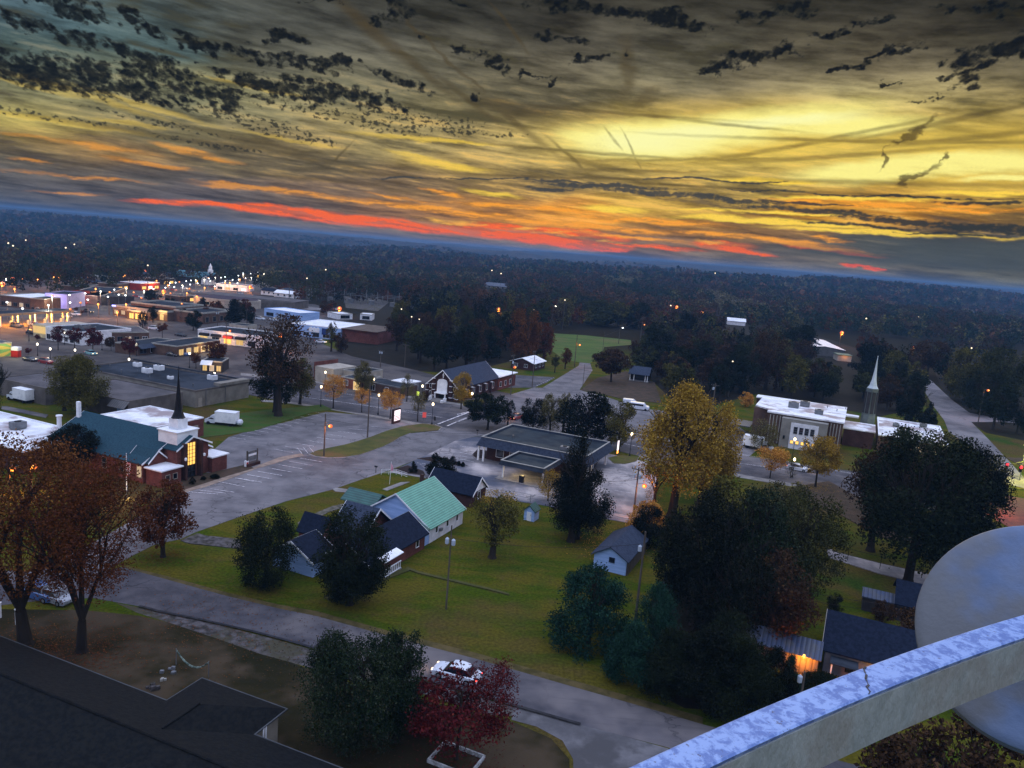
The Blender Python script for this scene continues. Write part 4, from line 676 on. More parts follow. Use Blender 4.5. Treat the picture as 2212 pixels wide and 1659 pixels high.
# --- brick office with a lit door, white side wall, carport
O1 = house('shop', 'c2', 930, 1195, -28, 'brick office with glowing yellow entrance behind the orange street trees', 'office')
flat(O1, -7.5, 0, 0, 9, 3.2, M['brick'], M['tar'], .3, M['coping']); win(O1, -5.6, 0, .9, 1.6, 1.5, 'f', M['panel'], M['trim']); win(O1, -1.6, -.02, .1, 2.2, 2.3, 'f', EM['yellow'], M['trim'], 3, 1, 'glass_door')
light(O1, (-1.8, -1.5, 2.2), 130, (1, .7, .2), .2); flat(O1, .03, 13, 1.5, 9, 2.9, M['brickb'], M['tar'], .3, M['steel']); win(O1, 2.6, 1.5, .6, 2.4, 1.7, 'f', M['glass'], M['trim'], 3)
win(O1, 8, 1.5, .9, 1.2, 1.2, 'f')
O2 = house('shop', 'c2', 690, 1140, -28, 'plain building end wall painted white with dark red brick behind the orange tree', 'shop')
MB().box(-7.2, 0, 0, 10, 0, 4.6).build('wall', M['creamwall'], O2); MB().box(-7.4, -7.22, -.2, 10, 0, 5.8).build('brick_pier', M['brick'], O2); flat(O2, .05, 7, 4, 14, 4.2, M['creamwall'], M['tar'], .3, M['coping'])
O3 = house('carport', 'c2', 1190, 1185, -28, 'flat blue-grey carport beside the brick office', 'carport')
MB().box(0, 6.5, 0, 6, 2.7, 2.95).build('roof', M['wroof2'], O3)
for x, y in ((.3, .3), (6.2, .3), (.3, 5.7), (6.2, 5.7)): MB().box(x-.1, x+.1, y-.1, y+.1, 0, 2.7).build('post', M['steel'], O3)
# --- pale blue roofed ranch house and porch house
O4 = house('house', 'c3', 440, 800, -24, 'brick bungalow with pale blue-white metal roof beside two utility poles', 'house')
gable_wall(O4, -9, 0, 0, 11, 2.7, 4.2, M['brickd'], 'y'); gable_roof(O4, -9, 0, 0, 11, 2.7, 4.2, M['wroof2'], 'y', .5)
for x in (-7, -3): win(O4, x, 0, 1, 1.3, 1.1, 'f', None, M['trim'], 2)
for y in (2.5, 6, 9): win(O4, 0, y, 1, 1.2, 1.1, 'r', None, M['trim'])
O5 = house('house', 'c3', 1440, 905, -16, 'little dark house with white columned front porch across the road', 'house')
gable_wall(O5, -7, 0, 3, 9, 2.8, 4.8, M['darkwall'], 'x'); gable_roof(O5, -7, 0, 0.2, 9, 2.7, 4.9, M['shingle2'], 'x', .3)
for x in (-6.6, -5.2, -1.2, -.4): MB().box(x-.14, x+.14, .4, .7, 0, 2.5).build('column', M['trim'], O5)
MB().box(-7, 0, .3, 3, 0, .3).build('porch_floor', M['conc'], O5)
# --- distant pale warehouse on the right
O6 = house('warehouse', 'c4', 925, 555, -10, 'bright pale metal warehouse roof among the trees on the right', 'warehouse')
gable_wall(O6, -20, 1, 0, 56, 4, 5.2, M['panel'], 'y'); gable_roof(O6, -20, 1, 0, 56, 4, 5.2, mat('pale_metal', (.9, .82, .8), (.75, .68, .66), .2, .5), 'y', .4)
MB().box(-11.5, -10, 4, 28, 5.2, 5.5).build('roof_light', M['shingle'], O6)
O7 = house('shed', 'c4', 990, 585, -10, 'small teal roofed shed lit orange beside the pale warehouse', 'shed')
MB().box(-7, 0, 0, 9, 0, 3).build('wall', M['creamwall'], O7); MB().box(-7.3, .3, -.3, 9.3, 3, 3.3).build('roof', M['greend'], O7); light(O7, (-3.5, -2, 2.6), 260, (1, .35, .06), .3)
O8 = house('house', 'c4', 240, 330, -10, 'small pale roofed house half hidden in the wood at right', 'house'); gable_wall(O8, -13, 0, 0, 9, 3, 5, M['whitewall'], 'x'); gable_roof(O8, -13, 0, 0, 9, 3, 5, M['wroof2'], 'x', .5)
O9 = house('house', 'c3', 200, 90, -10, 'pale blue hip roofed house out on the far hillside', 'house')
gable_wall(O9, -22, 0, 0, 14, 3, 6, M['creamwall'], 'x'); gable_roof(O9, -22, 0, 0, 14, 3, 6, M['bluemetal'], 'x', .8)
for x in (-18, -13, -8, -3): win(O9, x, 0, 1, 2, 1.4, 'f')
# --- dark houses at lower right, and the metal roofed carport lit by an orange lamp
V1 = house('house', 'B7', 775, 760, -24, 'dark blue roofed house with grey siding below the catwalk rail', 'house')
gable_wall(V1, .2, 14.5, -1.2, 7.2, 2.8, 5.4, mat('grey_siding', (.17, .17, .2), (.12, .12, .15), .8, .8), 'x'); gable_roof(V1, .2, 14.5, -1.2, 7.2, 2.8, 5.4, M['shingle'], 'x', .4, trim=M['coping'])
MB().box(5.1, 5.9, -1.3, -1.21, 0, 2.2).build('door', M['brickd'], V1); win(V1, 2.9, -1.2, .8, .9, .9, 'f', M['glass'], M['black'])
lm = MB().lathe([(.05, 0), (.12, .1), (.1, .3), (.03, .35)], 0, 0, 8).build('wall_lamp', EM['sodium'], V1, loc=(5.5, -1.55, 2.35)); light(V1, (5.5, -2.1, 2.1), 110, (1, .4, .06), .1)
MB().box(.8, 3.6, -3.2, -1.25, 2.1, 2.2).build('awning', M['tar'], V1)
for x in (1.0, 3.4): MB().box(x-.07, x+.07, -3.1, -2.96, 0, 2.1).build('post', M['trim'], V1)
V2 = house('carport', 'B7', 740, 850, -24, 'long metal roofed outbuilding glowing orange under a wall lamp', 'outbuilding')
gable_wall(V2, -10.6, 0, .2, 4.6, 2.2, 3.2, M['panel'], 'x'); gable_roof(V2, -10.6, 0, .2, 4.6, 2.2, 3.2, M['bluemetal'], 'x', .25, .08)
lm = MB().lathe([(.05, 0), (.14, .1), (.12, .35), (.03, .4)], 0, 0, 8).build('wall_lamp', EM['sodium'], V2, loc=(-1.5, -.25, 2.15)); light(V2, (-1.5, -.9, 1.8), 900, (1, .25, .02), .12)
V3 = house('house', 'B7', 1330, 440, -24, 'dark roofed back house beside the antenna drum', 'house')
gable_wall(V3, -.5, 9.5, 0, 6, 2.4, 4.3, M['darkwall'], 'x'); gable_roof(V3, -.5, 9.5, 0, 6, 2.4, 4.3, M['shingle'], 'x', .4)
gable_wall(V3, -4.5, -.55, .6, 3.6, 1.9, 2.5, M['darkwall'], 'x'); gable_roof(V3, -4.5, -.55, .6, 3.6, 1.9, 2.5, M['bluemetal'], 'x', .2)
# --- hip roofed building right below (bottom left)
z0_ = G(c('B6', 2075, 720), 3.0)
Z_ = empty('house', (z0_.x, z0_.y, 0), -22, 'large dark shingled roof with a hipped wing at the bottom left corner', 'house')
MB().box(-45, 14, -18.0, -4.4, 0, 2.95).box(-8.9, -.3, -4.5, -.6, 0, 2.95).build('wall', M['creamwall'], Z_)
zr = MB(); E3, R6 = 3.0, 6.0
zr.add([(-45.5, -4, E3), (14, -4, E3), (14, -11.1, R6), (-45.5, -11.1, R6), (-45.5, -18.4, E3), (14, -18.4, E3), (-45.5, -4, E3-.16), (14, -4, E3-.16), (14, -18.4, E3-.16), (-45.5, -18.4, E3-.16)],
       [(0, 1, 2, 3), (3, 2, 5, 4), (6, 7, 1, 0), (7, 8, 5, 2, 1), (8, 9, 4, 5), (9, 6, 0, 3, 4), (6, 9, 8, 7)])
zroof = zr.build('roof', M['shingle3'] if 'shingle3' in M else mat('shingle_charcoal', (.011, .0115, .011), (.005, .006, .007), 2.2, .95, bump=.35, bscale=5, stretch=(1, 1, 2.5)), Z_)  # charcoal shingle, darkened further so its colour carries the dim foreground corner
wz = MB(); ap = 5.25; yv = -4-(ap-E3)/(R6-E3)*7.1
wz.add([(-9.3, 0, E3), (0, 0, E3), (0, -4, E3), (-9.3, -4, E3), (-4.1, -5.6, ap), (-4.1, yv, ap), (-9.3, 0, E3-.16), (0, 0, E3-.16), (0, -4, E3-.16), (-9.3, -4, E3-.16)],
       [(0, 4, 1), (1, 4, 5, 2), (0, 3, 5, 4), (0, 1, 7, 6), (1, 2, 8, 7), (3, 0, 6, 9), (6, 7, 8, 9)])
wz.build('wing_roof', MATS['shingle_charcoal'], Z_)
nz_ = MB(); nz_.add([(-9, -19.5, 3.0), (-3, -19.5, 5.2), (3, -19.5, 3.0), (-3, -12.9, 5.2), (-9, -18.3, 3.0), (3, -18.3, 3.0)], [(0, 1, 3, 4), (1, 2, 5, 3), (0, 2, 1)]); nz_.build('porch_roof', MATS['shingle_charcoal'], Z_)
gu = MB(); gu.box(.0, .14, -4.0, .14, E3-.14, E3-.02); gu.box(-9.3, 0, .0, .14, E3-.14, E3-.02); gu.box(.16, 14, -3.98, -3.86, E3-.14, E3-.02); gu.box(-45, -9.4, -3.98, -3.86, E3-.14, E3-.02); gu.box(-9.42, -9.3, -4, .14, E3-.14, E3-.02)
gu.build('gutter', mat('dull_gutter', (.07, .075, .08), (.05, .055, .06), .8, .7), Z_)
dp = MB(); dp.tube((.1, -2.6, 0), (.1, -2.6, 2.9), .07, n=6); dp.tube((.1, -2.9, 0), (.1, -2.9, 2.9), .07, n=6); dp.build('downpipe', M['trim'], Z_)
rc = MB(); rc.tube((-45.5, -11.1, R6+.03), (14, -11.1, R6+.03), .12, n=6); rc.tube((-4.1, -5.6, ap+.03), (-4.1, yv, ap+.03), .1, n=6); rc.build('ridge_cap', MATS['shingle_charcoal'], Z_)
# --- commercial strip and far town buildings
def shop(k, a, b, h, dep, label, wm='creamwall', rm='tar', cop='coping', name='shop', cat='shop', deg=None, lit=None, nwin=4, par=.35, unit=0, zw=.5, hw=1.6, ww=None, side=None):
    """box building whose front roof edge runs from a to b at height h"""
    A_, B2_ = G(c(k, *a), h), G(c(k, *b), h); d = math.degrees(math.atan2(B2_.y-A_.y, B2_.x-A_.x)) if deg is None else deg
    W_ = (B2_-A_).length
    if deg is not None:
        lo_, hi_ = 0., 200.; ub = c(k, *b)[0]
        for _ in range(30):
            md = (lo_+hi_)/2
            if proj(A_.x+md*math.cos(R_(deg)), A_.y+md*math.sin(R_(deg)), h)[0] < ub: lo_ = md
            else: hi_ = md
        W_ = lo_
    o = empty(name, (A_.x, A_.y, 0), d, label, cat)
    flat(o, 0, W_, 0, dep, h, M[wm], M[rm], par, M[cop], .3)
    for i in range(nwin):
        w_ = ww or W_/nwin*.6; l = lit[i % len(lit)] if lit else None
        win(o, W_*(i+.5)/nwin, 0, zw, w_, min(hw, h-par-zw-.2), 'f', EM[l] if l else None, M['trim'] if i % 2 else M['steel'], 2)
    for i in range(unit): hvac(o, W_*(.2+.6*rnd.random()), dep*(.3+.4*rnd.random()), h-par+.06, 2, 1.5, 1.1)
    if side:
        for i in range(side): win(o, W_, dep*(i+.5)/side, zw, dep/side*.5, 1.6, 'r')
    return o, W_
shop('c1', (0, 825), (240, 850), 5, 22, 'brown brick store front with banded pilasters at the far left edge', 'brickb', 'wroof2', lit=[None, 'dim'], nwin=5, zw=.6, side=2)
shop('c1', (240, 850), (350, 812), 6.0, 12, 'taller brick corner store next to the violet lit building', 'brickb', 'tar', nwin=3, deg=0)
o, w = shop('c1', (355, 812), (530, 795), 6.6, 18, 'pale violet painted building with a glowing blue sign', 'purple', 'tar', 'purple', nwin=1, deg=6, zw=.4, lit=['blue'], ww=2, hw=1.6)
light(o, (4, -3, 4), 2200, (.6, .5, 1), .5)
o, w = shop('c1', (535, 800), (625, 780), 5.6, 12, 'red wall shop front glowing under red neon', 'redwall', 'tar', 'redwall', nwin=2, deg=6, lit=['red'], zw=3.0, hw=1.0)
light(o, (5, -3, 4.5), 3200, (1, .03, .03), .5)
shop('c1', (800, 835), (990, 772), 4.4, 16, 'long grey concrete side store beyond the red lit shop', 'block', 'tar', nwin=4, lit=[None, 'dim'])
shop('c1', (625, 800), (800, 840), 4.4, 16, 'dark flat roofed store between the red shop and the grey store', 'darkwall', 'tar', 'darkwall', nwin=3)
o, w = shop('c1', (1115, 735), (1265, 728), 4.5, 14, 'small shop with red and orange glowing fascia far up the road', 'redwall', 'wroof2', 'trim', nwin=3, lit=['gold', 'white'], zw=.8); light(o, (8, -4, 4), 1500, (1, .6, .25), .5)
shop('c1', (785, 680), (910, 680), 4, 12, 'pale flat roofed store far up the road near orange lamps', 'creamwall', 'wroof2', nwin=2)
o, w = shop('c1', (1710, 735), (1960, 755), 4.2, 14, 'low white and navy building in the far car park', 'whitewall', 'shingle2', 'trim', nwin=4, lit=[None, 'yellow', None, 'white'])
shop('c1', (1880, 650), (2060, 650), 5, 22, 'brightly lit store front among far car park lamps', 'creamwall', 'tar', nwin=5, lit=['yellow', 'gold', 'yellow'], zw=.6, hw=3)
# restaurant with cornices
r0 = G(c('c1', 895, 905), 4.6); r1 = G(c('c1', 1325, 955), 4.6); dg = math.degrees(math.atan2(r1.y-r0.y, r1.x-r0.x)); RW = (r1-r0).length
Rr = empty('restaurant', (r0.x, r0.y, 0), dg, 'brick restaurant with stepped flat roofs, pale cornices and glowing entrance', 'restaurant')
flat(Rr, 0, RW, 0, 22, 4.6, M['brickb'], M['tar'], .8, M['coping'], .45); flat(Rr, 5, RW+.2, 5, 24, 6.4, M['brickb'], M['tar'], .7, M['coping'], .45, z0=4.7)
flat(Rr, RW+.03, RW+15, 4, 26, 5.2, M['brickb'], M['tar'], .7, M['coping'], .45); flat(Rr, RW*.42, RW*.8, -5, -.03, 4.0, M['brickb'], M['tar'], .6, M['coping'], .4)
bd = MB(); bd.box(-.06, RW, -.07, -.01, 3.2, 3.4); bd.box(-.06, RW*.41, -.07, -.01, 2.6, 2.7); bd.build('stone_band', M['coping'], Rr)
for i in range(3): win(Rr, RW*(.06+.13*i), 0, .8, 2.0, 1.7, 'f', EM['dim'], M['black'], 2)
for i in range(3): win(Rr, RW*(.5+.11*i), -5, .3, 2.2, 2.3, 'f', EM['gold'], M['brickb'], 2, 1, 'lit_window')
win(Rr, RW*.9, 0, .4, 1.8, 2.3, 'f', EM['yellow'], M['coping'], 2); light(Rr, (RW*.6, -8, 3), 2600, (1, .5, .16), .5); light(Rr, (RW*.92, -2, 3.4), 1200, (1, .62, .2), .3)
for i in range(4): win(Rr, RW+15, 7+5*i, .8, 2.2, 2.2, 'r', None, M['coping'])
MB().box(-.3, 1.6, -.4, -.1, 3.9, 4.6).build('sign', EM['blue'], Rr)
# white roofed curved building beyond
cv = empty('store', tuple(G(c('S3', 700, 600))), -8, 'white walled store with a dark oval roof beyond the restaurant', 'store')
pts = [(16+19*math.cos(2*math.pi*i/28), 10+11*math.sin(2*math.pi*i/28)) for i in range(28)]
MB().prism(pts, 0, 4.4).build('wall', M['creamwall'], cv); MB().prism([(16+(x-16)*.93, 10+(y-10)*.9) for x, y in pts], 4.42, 4.6).build('roof', mat('plum_roof', (.06, .045, .06), (.04, .03, .045), .3, .8), cv)
MB().box(-12, 50, 20, 40, 0, 4.2).build('rear_wall', M['block'], cv); MB().box(-12.3, 50.3, 21.5, 40.3, 4.2, 4.5).build('rear_roof', M['blockroof'], cv)
# white storefronts with awnings
o, w = shop('S3', (762, 795), (1240, 850), 4.6, 15, 'white parapeted shop row with dark rounded awnings and warm lights', 'whitewall', 'tar', 'trim', nwin=5, lit=['yellow', None, 'gold', 'yellow', None], zw=.4, hw=1.8)
for i in range(4):
    a = MB(); a.extr([(0, 0), (-.9, -.1), (-1.2, -1.0), (0, -1.0)], -w*.075, w*.075, 'x'); a.build('awning', M['black'] if i != 2 else M['redwall'], o, loc=(w*(.12+.2*i), -.02, 3.5))
light(o, (w*.5, -3, 3), 1000, (1, .5, .2), .4); light(o, (w*.1, -2, 2), 240, (1, .8, .4), .2)
o, w = shop('S3', (600, 930), (940, 880), 3.6, 10, 'low brick shop with a row of glowing yellow windows behind parked cars', 'brickb', 'tar', 'coping', nwin=6, lit=['yellow'], zw=.4, hw=1.9)
light(o, (w*.5, -2, 2.4), 520, (1, .7, .25), .4)
shop('S3', (1150, 770), (1230, 760), 5, 8, 'pale block stair tower behind the white shop row', 'creamwall', 'tar', nwin=1, ww=1)
# long strip building behind the maroon trees
o, w = shop('c1', (360, 1075), (640, 1120), 4.6, 20, 'white ended strip building behind a row of maroon trees', 'whitewall', 'tar', 'trim', nwin=6, unit=3, side=2)
MB().box(-9, -.2, 2, 18, 0, 4.4).build('lit_end', M['creamwall'], o); MB().box(-8.8, -.4, 1.9, 1.98, 1.4, 3.8).build('lit_fascia', EM['yellow'], o); light(o, (-5, -2, 3), 500, (1, .85, .3), .4)
o, w = shop('c1', (640, 1120), (1180, 1120), 3.8, 17, 'long brick strip shop with grey roof behind the maroon trees', 'brickb', 'blockroof', 'coping', nwin=8, unit=2, lit=[None, None, 'dim'])
o, w = shop('c1', (1090, 1225), (1415, 1185), 3.4, 9, 'brown shop with sloped shingle fascia near the parked dark cars', 'brickb', 'tar', 'coping', nwin=4, lit=[None])
MB().extr([(0, .1), (-1.6, -1.1), (-1.5, -1.2), (0, -.6)], 0, w, 'x').build('fascia', M['shingle2'], o, loc=(0, -.04, 3.4))
o, w = shop('c1', (1595, 1345), (1760, 1355), 3.4, 8, 'small shop with pale blue awning and lit windows behind red tree', 'darkwall', 'tar', 'coping', nwin=3, lit=['yellow', 'dim'], zw=.4)
MB().extr([(0, .2), (-1.6, -.9), (-1.6, -1.0), (0, .1)], 0, w*.55, 'x').build('awning', M['wroof2'], o, loc=(0, -.04, 3.3)); light(o, (w*.8, -2.5, 2.5), 400, (1, .55, .2), .2)
# blue-white store with red brick side
o, w = shop('c2', (330, 600), (760, 600), 5.2, 24, 'white roofed store with blue entrance and red brick side wall', 'bluewall', 'wroof2', 'trim', nwin=5, deg=-14, lit=[None], unit=0)
MB().box(w+.03, w+16, 1, 23, 0, 5.0).build('side_hall', M['brick'], o); MB().box(w, w+16.2, 0, 23.2, 5.0, 5.3).build('side_roof', M['brickb'], o); MB().box(w*.62, w*.74, -.3, -.06, 1.8, 4.4).build('blue_entrance', M['blueglass'], o)
for i in range(3): MB().extr([(0, 0), (1.6, 0), (1.6, 1.6), (.8, 2.2), (0, 1.6)], -.35, -.05, 'y').build('dormer', M['trim'], o, loc=(w*(.36+.07*i), 0, 2.4))
shop('c2', (90, 470), (400, 515), 4, 14, 'low blue shed range with pale roof beyond the big white store', 'bluewall', 'wroof2', 'bluewall', nwin=3)
shop('c2', (730, 520), (860, 520), 3, 10, 'white roofed outbuilding beside an orange street lamp', 'whitewall', 'wroof2', nwin=1); shop('c2', (925, 520), (1028, 528), 3.2, 9, 'white trailer roof at the edge of the substation', 'whitewall', 'wroof2', nwin=1)
for k, x, y, w, l in (('c2', 60, 352, 12, 'white gabled cottage on the grassy bank'), ('c2', 175, 372, 15, 'long white mobile home on the grassy bank')):
    o = house('house', k, x, y, -14, l, 'house'); gable_wall(o, 0, w, 0, 8, 2.8, 4.4, M['whitewall'], 'x'); gable_roof(o, 0, w, 0, 8, 2.8, 4.4, M['shingle'] if w == 12 else M['wroof2'], 'x', .4)
    for i in range(3): win(o, w*(.2+.3*i), 0, 1, 1.2, 1.2, 'f')
# far church, far left houses
o = house('church', 'c1', 1375, 715, -6, 'distant church with teal roof and tiny white steeple', 'church')
gable_wall(o, 0, 29, 0, 14, 4, 8, M['darkwall'], 'x'); gable_roof(o, 0, 29, 0, 14, 4, 8, mat('teal_metal', (.06, .16, .19), (.045, .12, .15), .3, .5), 'x', .6)
MB().lathe([(2, 7.5), (2, 10), (1.3, 10.2), (1.3, 12.5), (.9, 12.7), (.05, 15)], 25, 7, 8).build('steeple', M['white'], o)
gable_wall(o, 26, 33, -8, -.05, 4, 6.5, M['whitewall'], 'y'); gable_roof(o, 26, 33, -8, -.05, 4, 6.5, M['shingle'], 'y', .4)
for k, x, y, w, l in (('c1', 470, 745, 22, 'dark gabled house under trees at far left'), ('c1', 1000, 700, 16, 'dim small house between two orange lamps far left'), ('c1', 1215, 705, 14, 'narrow pale house near the tall pylon'), ('c1', 2170, 835, 12, 'white hut at the edge of the far bank')):
    o = house('house', k, x, y, -10, l, 'house'); gable_wall(o, 0, w, 0, 10, 3, 5.5, M['creamwall'], 'y'); gable_roof(o, 0, w, 0, 10, 3, 5.5, M['shingle2'], 'y', .4)
# petrol station canopy
g0 = G(c('c1', -60, 1000), 4.2); g1 = G(c('c1', 585, 965), 4.2); dg = math.degrees(math.atan2(g1.y-g0.y, g1.x-g0.x)); GW = (g1-g0).length
Gs = empty('fuel_canopy', (g0.x, g0.y, 0), dg, 'long orange lit fuel station canopy over the pumps', 'canopy')
MB().box(0, GW, 0, 9, 4.2, 5.0).build('roof', mat('canopy_fascia', (.5, .3, .16), (.4, .25, .14), .4, .6), Gs); MB().box(.5, GW-.5, .5, 8.5, 5.0, 5.05).build('deck', M['tar'], Gs)
for i in range(5):
    x = GW*(.08+.21*i); MB().box(x-.25, x+.25, 2.2, 2.8, 0, 4.2).build('column', M['trim'], Gs); MB().box(x+1.8, x+2.3, 2.2, 2.8, 0, 4.2).build('column', M['trim'], Gs)
    MB().box(x-1.2, x-.5, 2.0, 3.0, .1, 1.8).build('fuel_pump', EM['dim'], Gs); MB().box(x-.6, x+.6, 4, 5, 4.12, 4.19).build('ceiling_lamp', EM['orange'], Gs); light(Gs, (x, 4, 3.7), 9000, (1, .36, .05), .4)
# mural wall and small red box
mm = bpy.data.materials.new('mural'); mm.use_nodes = True; b = NB(mm.node_tree); P_ = mm.node_tree.nodes['Principled BSDF']; tcn = b.n('ShaderNodeTexCoord').outputs['Object']
sp = b.n('ShaderNodeSeparateXYZ'); b.put(sp.inputs[0], b.vm('SUBTRACT', tcn, (5.5, 0, 2.4))); an = b.m('ARCTAN2', sp.outputs[2], sp.outputs[0]); rays = b.m('SINE', b.m('MULTIPLY', an, 12.))
cc = b.mix(b.ms(rays, -.15, .15), (.55, .42, .08), (.16, .34, .10)); x_ = b.vm('LENGTH', b.vm('MULTIPLY', b.vm('SUBTRACT', tcn, (5.5, 0, 2.4)), (1, 0, 1.2))); b.put(P_.inputs['Base Color'], b.mix(b.ms(x_, 1.7, 1.3), cc, (.6, .2, .03))); P_.inputs['Roughness'].default_value = .8
o, w = shop('c1', (-30, 1208), (92, 1200), 4.4, 8, 'shop with a painted sunburst mural wall at the left edge', 'creamwall', 'bluemetal', nwin=0)
MB().box(.3, w-.2, -.08, -.01, .3, 4.0).build('mural', mm, o); light(o, (w*.5, -4, 4.2), 760, (1, .85, .4), .3)
o = house('kiosk', 'c1', 128, 1318, 0, 'little red and white kiosk beside the mural wall', 'kiosk'); MB().box(-1, 1, -.8, .8, 0, 2.0).build('body', M['red'], o); MB().box(-.9, 1.1, -.9, .9, 2.0, 3.0).build('top', M['white'], o)
# ------------------------------------------------------------------ catwalk rail and antenna drum
rf = [(-1300, 1830), (-700, 1525), (-300, 1330), (0, 1205), (450, 1015), (800, 880), (1250, 705), (1480, 620), (1850, 500), (2212, 390), (2600, 285), (3000, 190)]
rn_ = [(-1300, 2130), (-700, 1820), (-240, 1580), (60, 1440), (400, 1280), (800, 1085), (1250, 890), (1600, 775), (1850, 690), (2212, 550), (2600, 425), (3000, 310)]
ZR = 42.2
def resamp(pts, n):
    P_ = [Vector(p[:2]) for p in pts]; out = []
    L = [0]
    for a, b in zip(P_, P_[1:]): L.append(L[-1]+(b-a).length)
    co = np.polyfit([l/L[-1] for l in L], [[p.x, p.y] for p in P_], 3)
    for i in range(n): t = i/(n-1); v = [sum(co[k][j]*t**(3-k) for k in range(4)) for j in (0, 1)]; out.append(Vector(v))
    return out
fa = resamp([G(c('B7', *p), ZR) for p in rf], 60); ne = resamp([G(c('B7', *p), ZR) for p in rn_], 60)
galv_skylit = bpy.data.materials.new('galvanised_skylit'); galv_skylit.use_nodes = True; b = NB(galv_skylit.node_tree); P_ = galv_skylit.node_tree.nodes['Principled BSDF']; tcn = b.n('ShaderNodeTexCoord').outputs['Object']
v1 = b.n('ShaderNodeTexVoronoi'); b.put(v1.inputs['Vector'], b.vm('ADD', tcn, b.vm('MULTIPLY', b.noise(tcn, 60, 3, .6, col=True), (.02, .02, .02)))); v1.inputs['Scale'].default_value = 95
n1 = b.noise(tcn, 38, 6, .7, .3); n2 = b.noise(tcn, 70, 4, .7); n3 = b.noise(tcn, 9, 4, .6)
cc = b.mix(b.ms(n1, .42, .56), (.10, .17, .40), (.24, .35, .62)); cc = b.mix(b.m('MULTIPLY', b.ms(b.m('ADD', n2, b.m('MULTIPLY', n3, .35)), .80, .86), .75), cc, (.06, .05, .07)); cc = b.mix(b.m('MULTIPLY', b.ms(v1.outputs['Distance'], .2, .05), .25), cc, (.10, .12, .2))  # blue of the sky overhead painted into the top face; dark spots are rust
b.put(P_.inputs['Base Color'], cc); P_.inputs['Roughness'].default_value = .55; P_.inputs['Metallic'].default_value = .15
bn = b.n('ShaderNodeBump'); bn.inputs['Strength'].default_value = .35; bn.inputs['Distance'].default_value = .004; b.put(bn.inputs['Height'], n1); b.put(P_.inputs['Normal'], bn.outputs[0])
plate = mat('weathered_zinc', (.32, .35, .33), (.25, .28, .265), 14, .6, detail=7, bump=.2, c3=(.26, .265, .24), s3=5, stretch=(1, 1, .3))
Rl = empty('guard_rail', (fa[34].x, fa[34].y, 0), 0, 'curved galvanised catwalk guard rail crossing the lower right corner', 'railing'); ox, oy = fa[34].x, fa[34].y
def strip(rows, m, name, bev=.0):
    n = len(rows[0]); mb = MB(); k = len(rows)
    vs = [q for r in rows for q in r]; fs = [(j*n+i, j*n+i+1, ((j+1) % k)*n+i+1, ((j+1) % k)*n+i) for j in range(k) for i in range(n-1)]
    mb.add([(p[0]-ox, p[1]-oy, p[2]) for p in vs], fs); o = mb.build(name, m, Rl)
    return o
def off(P_, d): 
    o = []
    for i in range(len(P_)):
        t = (P_[min(i+1, len(P_)-1)]-P_[max(i-1, 0)]).normalized(); o.append(P_[i]+Vector((-t.y, t.x))*d)
    return o
T3 = lambda P_, z: [(p.x, p.y, z) for p in P_]
strip([T3(fa, ZR-.012), T3(fa, ZR-.002), T3(off(fa, -.004), ZR), T3(off(ne, .004), ZR), T3(ne, ZR-.003), T3(off(ne, .003), ZR-.012)], galv_skylit, 'top_flange')
strip([T3(off(ne, .003), ZR-.0125), T3(off(ne, .0), ZR-.0125), T3(ne, ZR-.120), T3(off(ne, .003), ZR-.123), T3(off(ne, .012), ZR-.123), T3(off(ne, .012), ZR-.0125)], plate, 'side_flange')
wj = MB(); i = 25; a, b2 = ne[i], fa[i]
q_ = [a.lerp(b2, j/9)+Vector((.0022*math.sin(j*2.3), .002*math.cos(j*3.1))) for j in range(10)]
for j in range(9): wj.tube((q_[j].x-ox, q_[j].y-oy, ZR), (q_[j+1].x-ox, q_[j+1].y-oy, ZR), .0011+.0008*(j % 3), n=6)
wj.build('weld_seam', mat('weld', (.1, .1, .12), (.05, .05, .06), 60, .6), Rl)
for i in (0, 59):
    p = ne[i]; pp = MB(); pp.box(-.03, .03, .02, .08, 41.0, ZR-.125); pp.build('post', plate, Rl, loc=(p.x-ox, p.y-oy, 0))
dc = c('d', 2246, 1372); dd = sight(*dc).normalized(); DR = 2.6; cen = Vector((0, 0, H))+dd*DR; rad = 238/FPX*(DR*dd.dot(FWD))
Dm = empty('antenna_drum', cen, 0, 'round pale microwave antenna drum behind the catwalk rail', 'antenna')
nrm = (-dd+Vector((-.12, 0, .22))).normalized(); q = nrm.to_track_quat('Z', 'Y'); Dm.rotation_mode = 'QUATERNION'; Dm.rotation_quaternion = q
dm = mat('drum_paint', (.15, .21, .34), (.11, .16, .27), 5, .45, detail=6, bump=.08, bscale=30, c3=(.155, .165, .18), s3=2.2)
k_ = rad*1.02; MB().lathe([(k_, -.03), (k_*1.0, .0), (k_*.985, .006), (k_*.9, .010), (k_*.6, .016), (k_*.3, .019), (.004, .02)], 0, 0, 72).build('radome', dm, Dm, smooth=True)
MB().lathe([(k_*.4, -.16), (k_*.9, -.085), (k_*1.015, -.07), (k_*1.015, -.032), (k_*1.0, -.0305)], 0, 0, 72).build('shroud', dm, Dm, smooth=True)
ar = MB(); ar.tube((0, 0, -.16), (.05, 0, -.5), .03, n=10); ar.tube((.05, -1.2, -.5), (.05, .5, -.5), .035, n=10); ar.build('mount', plate, Dm)
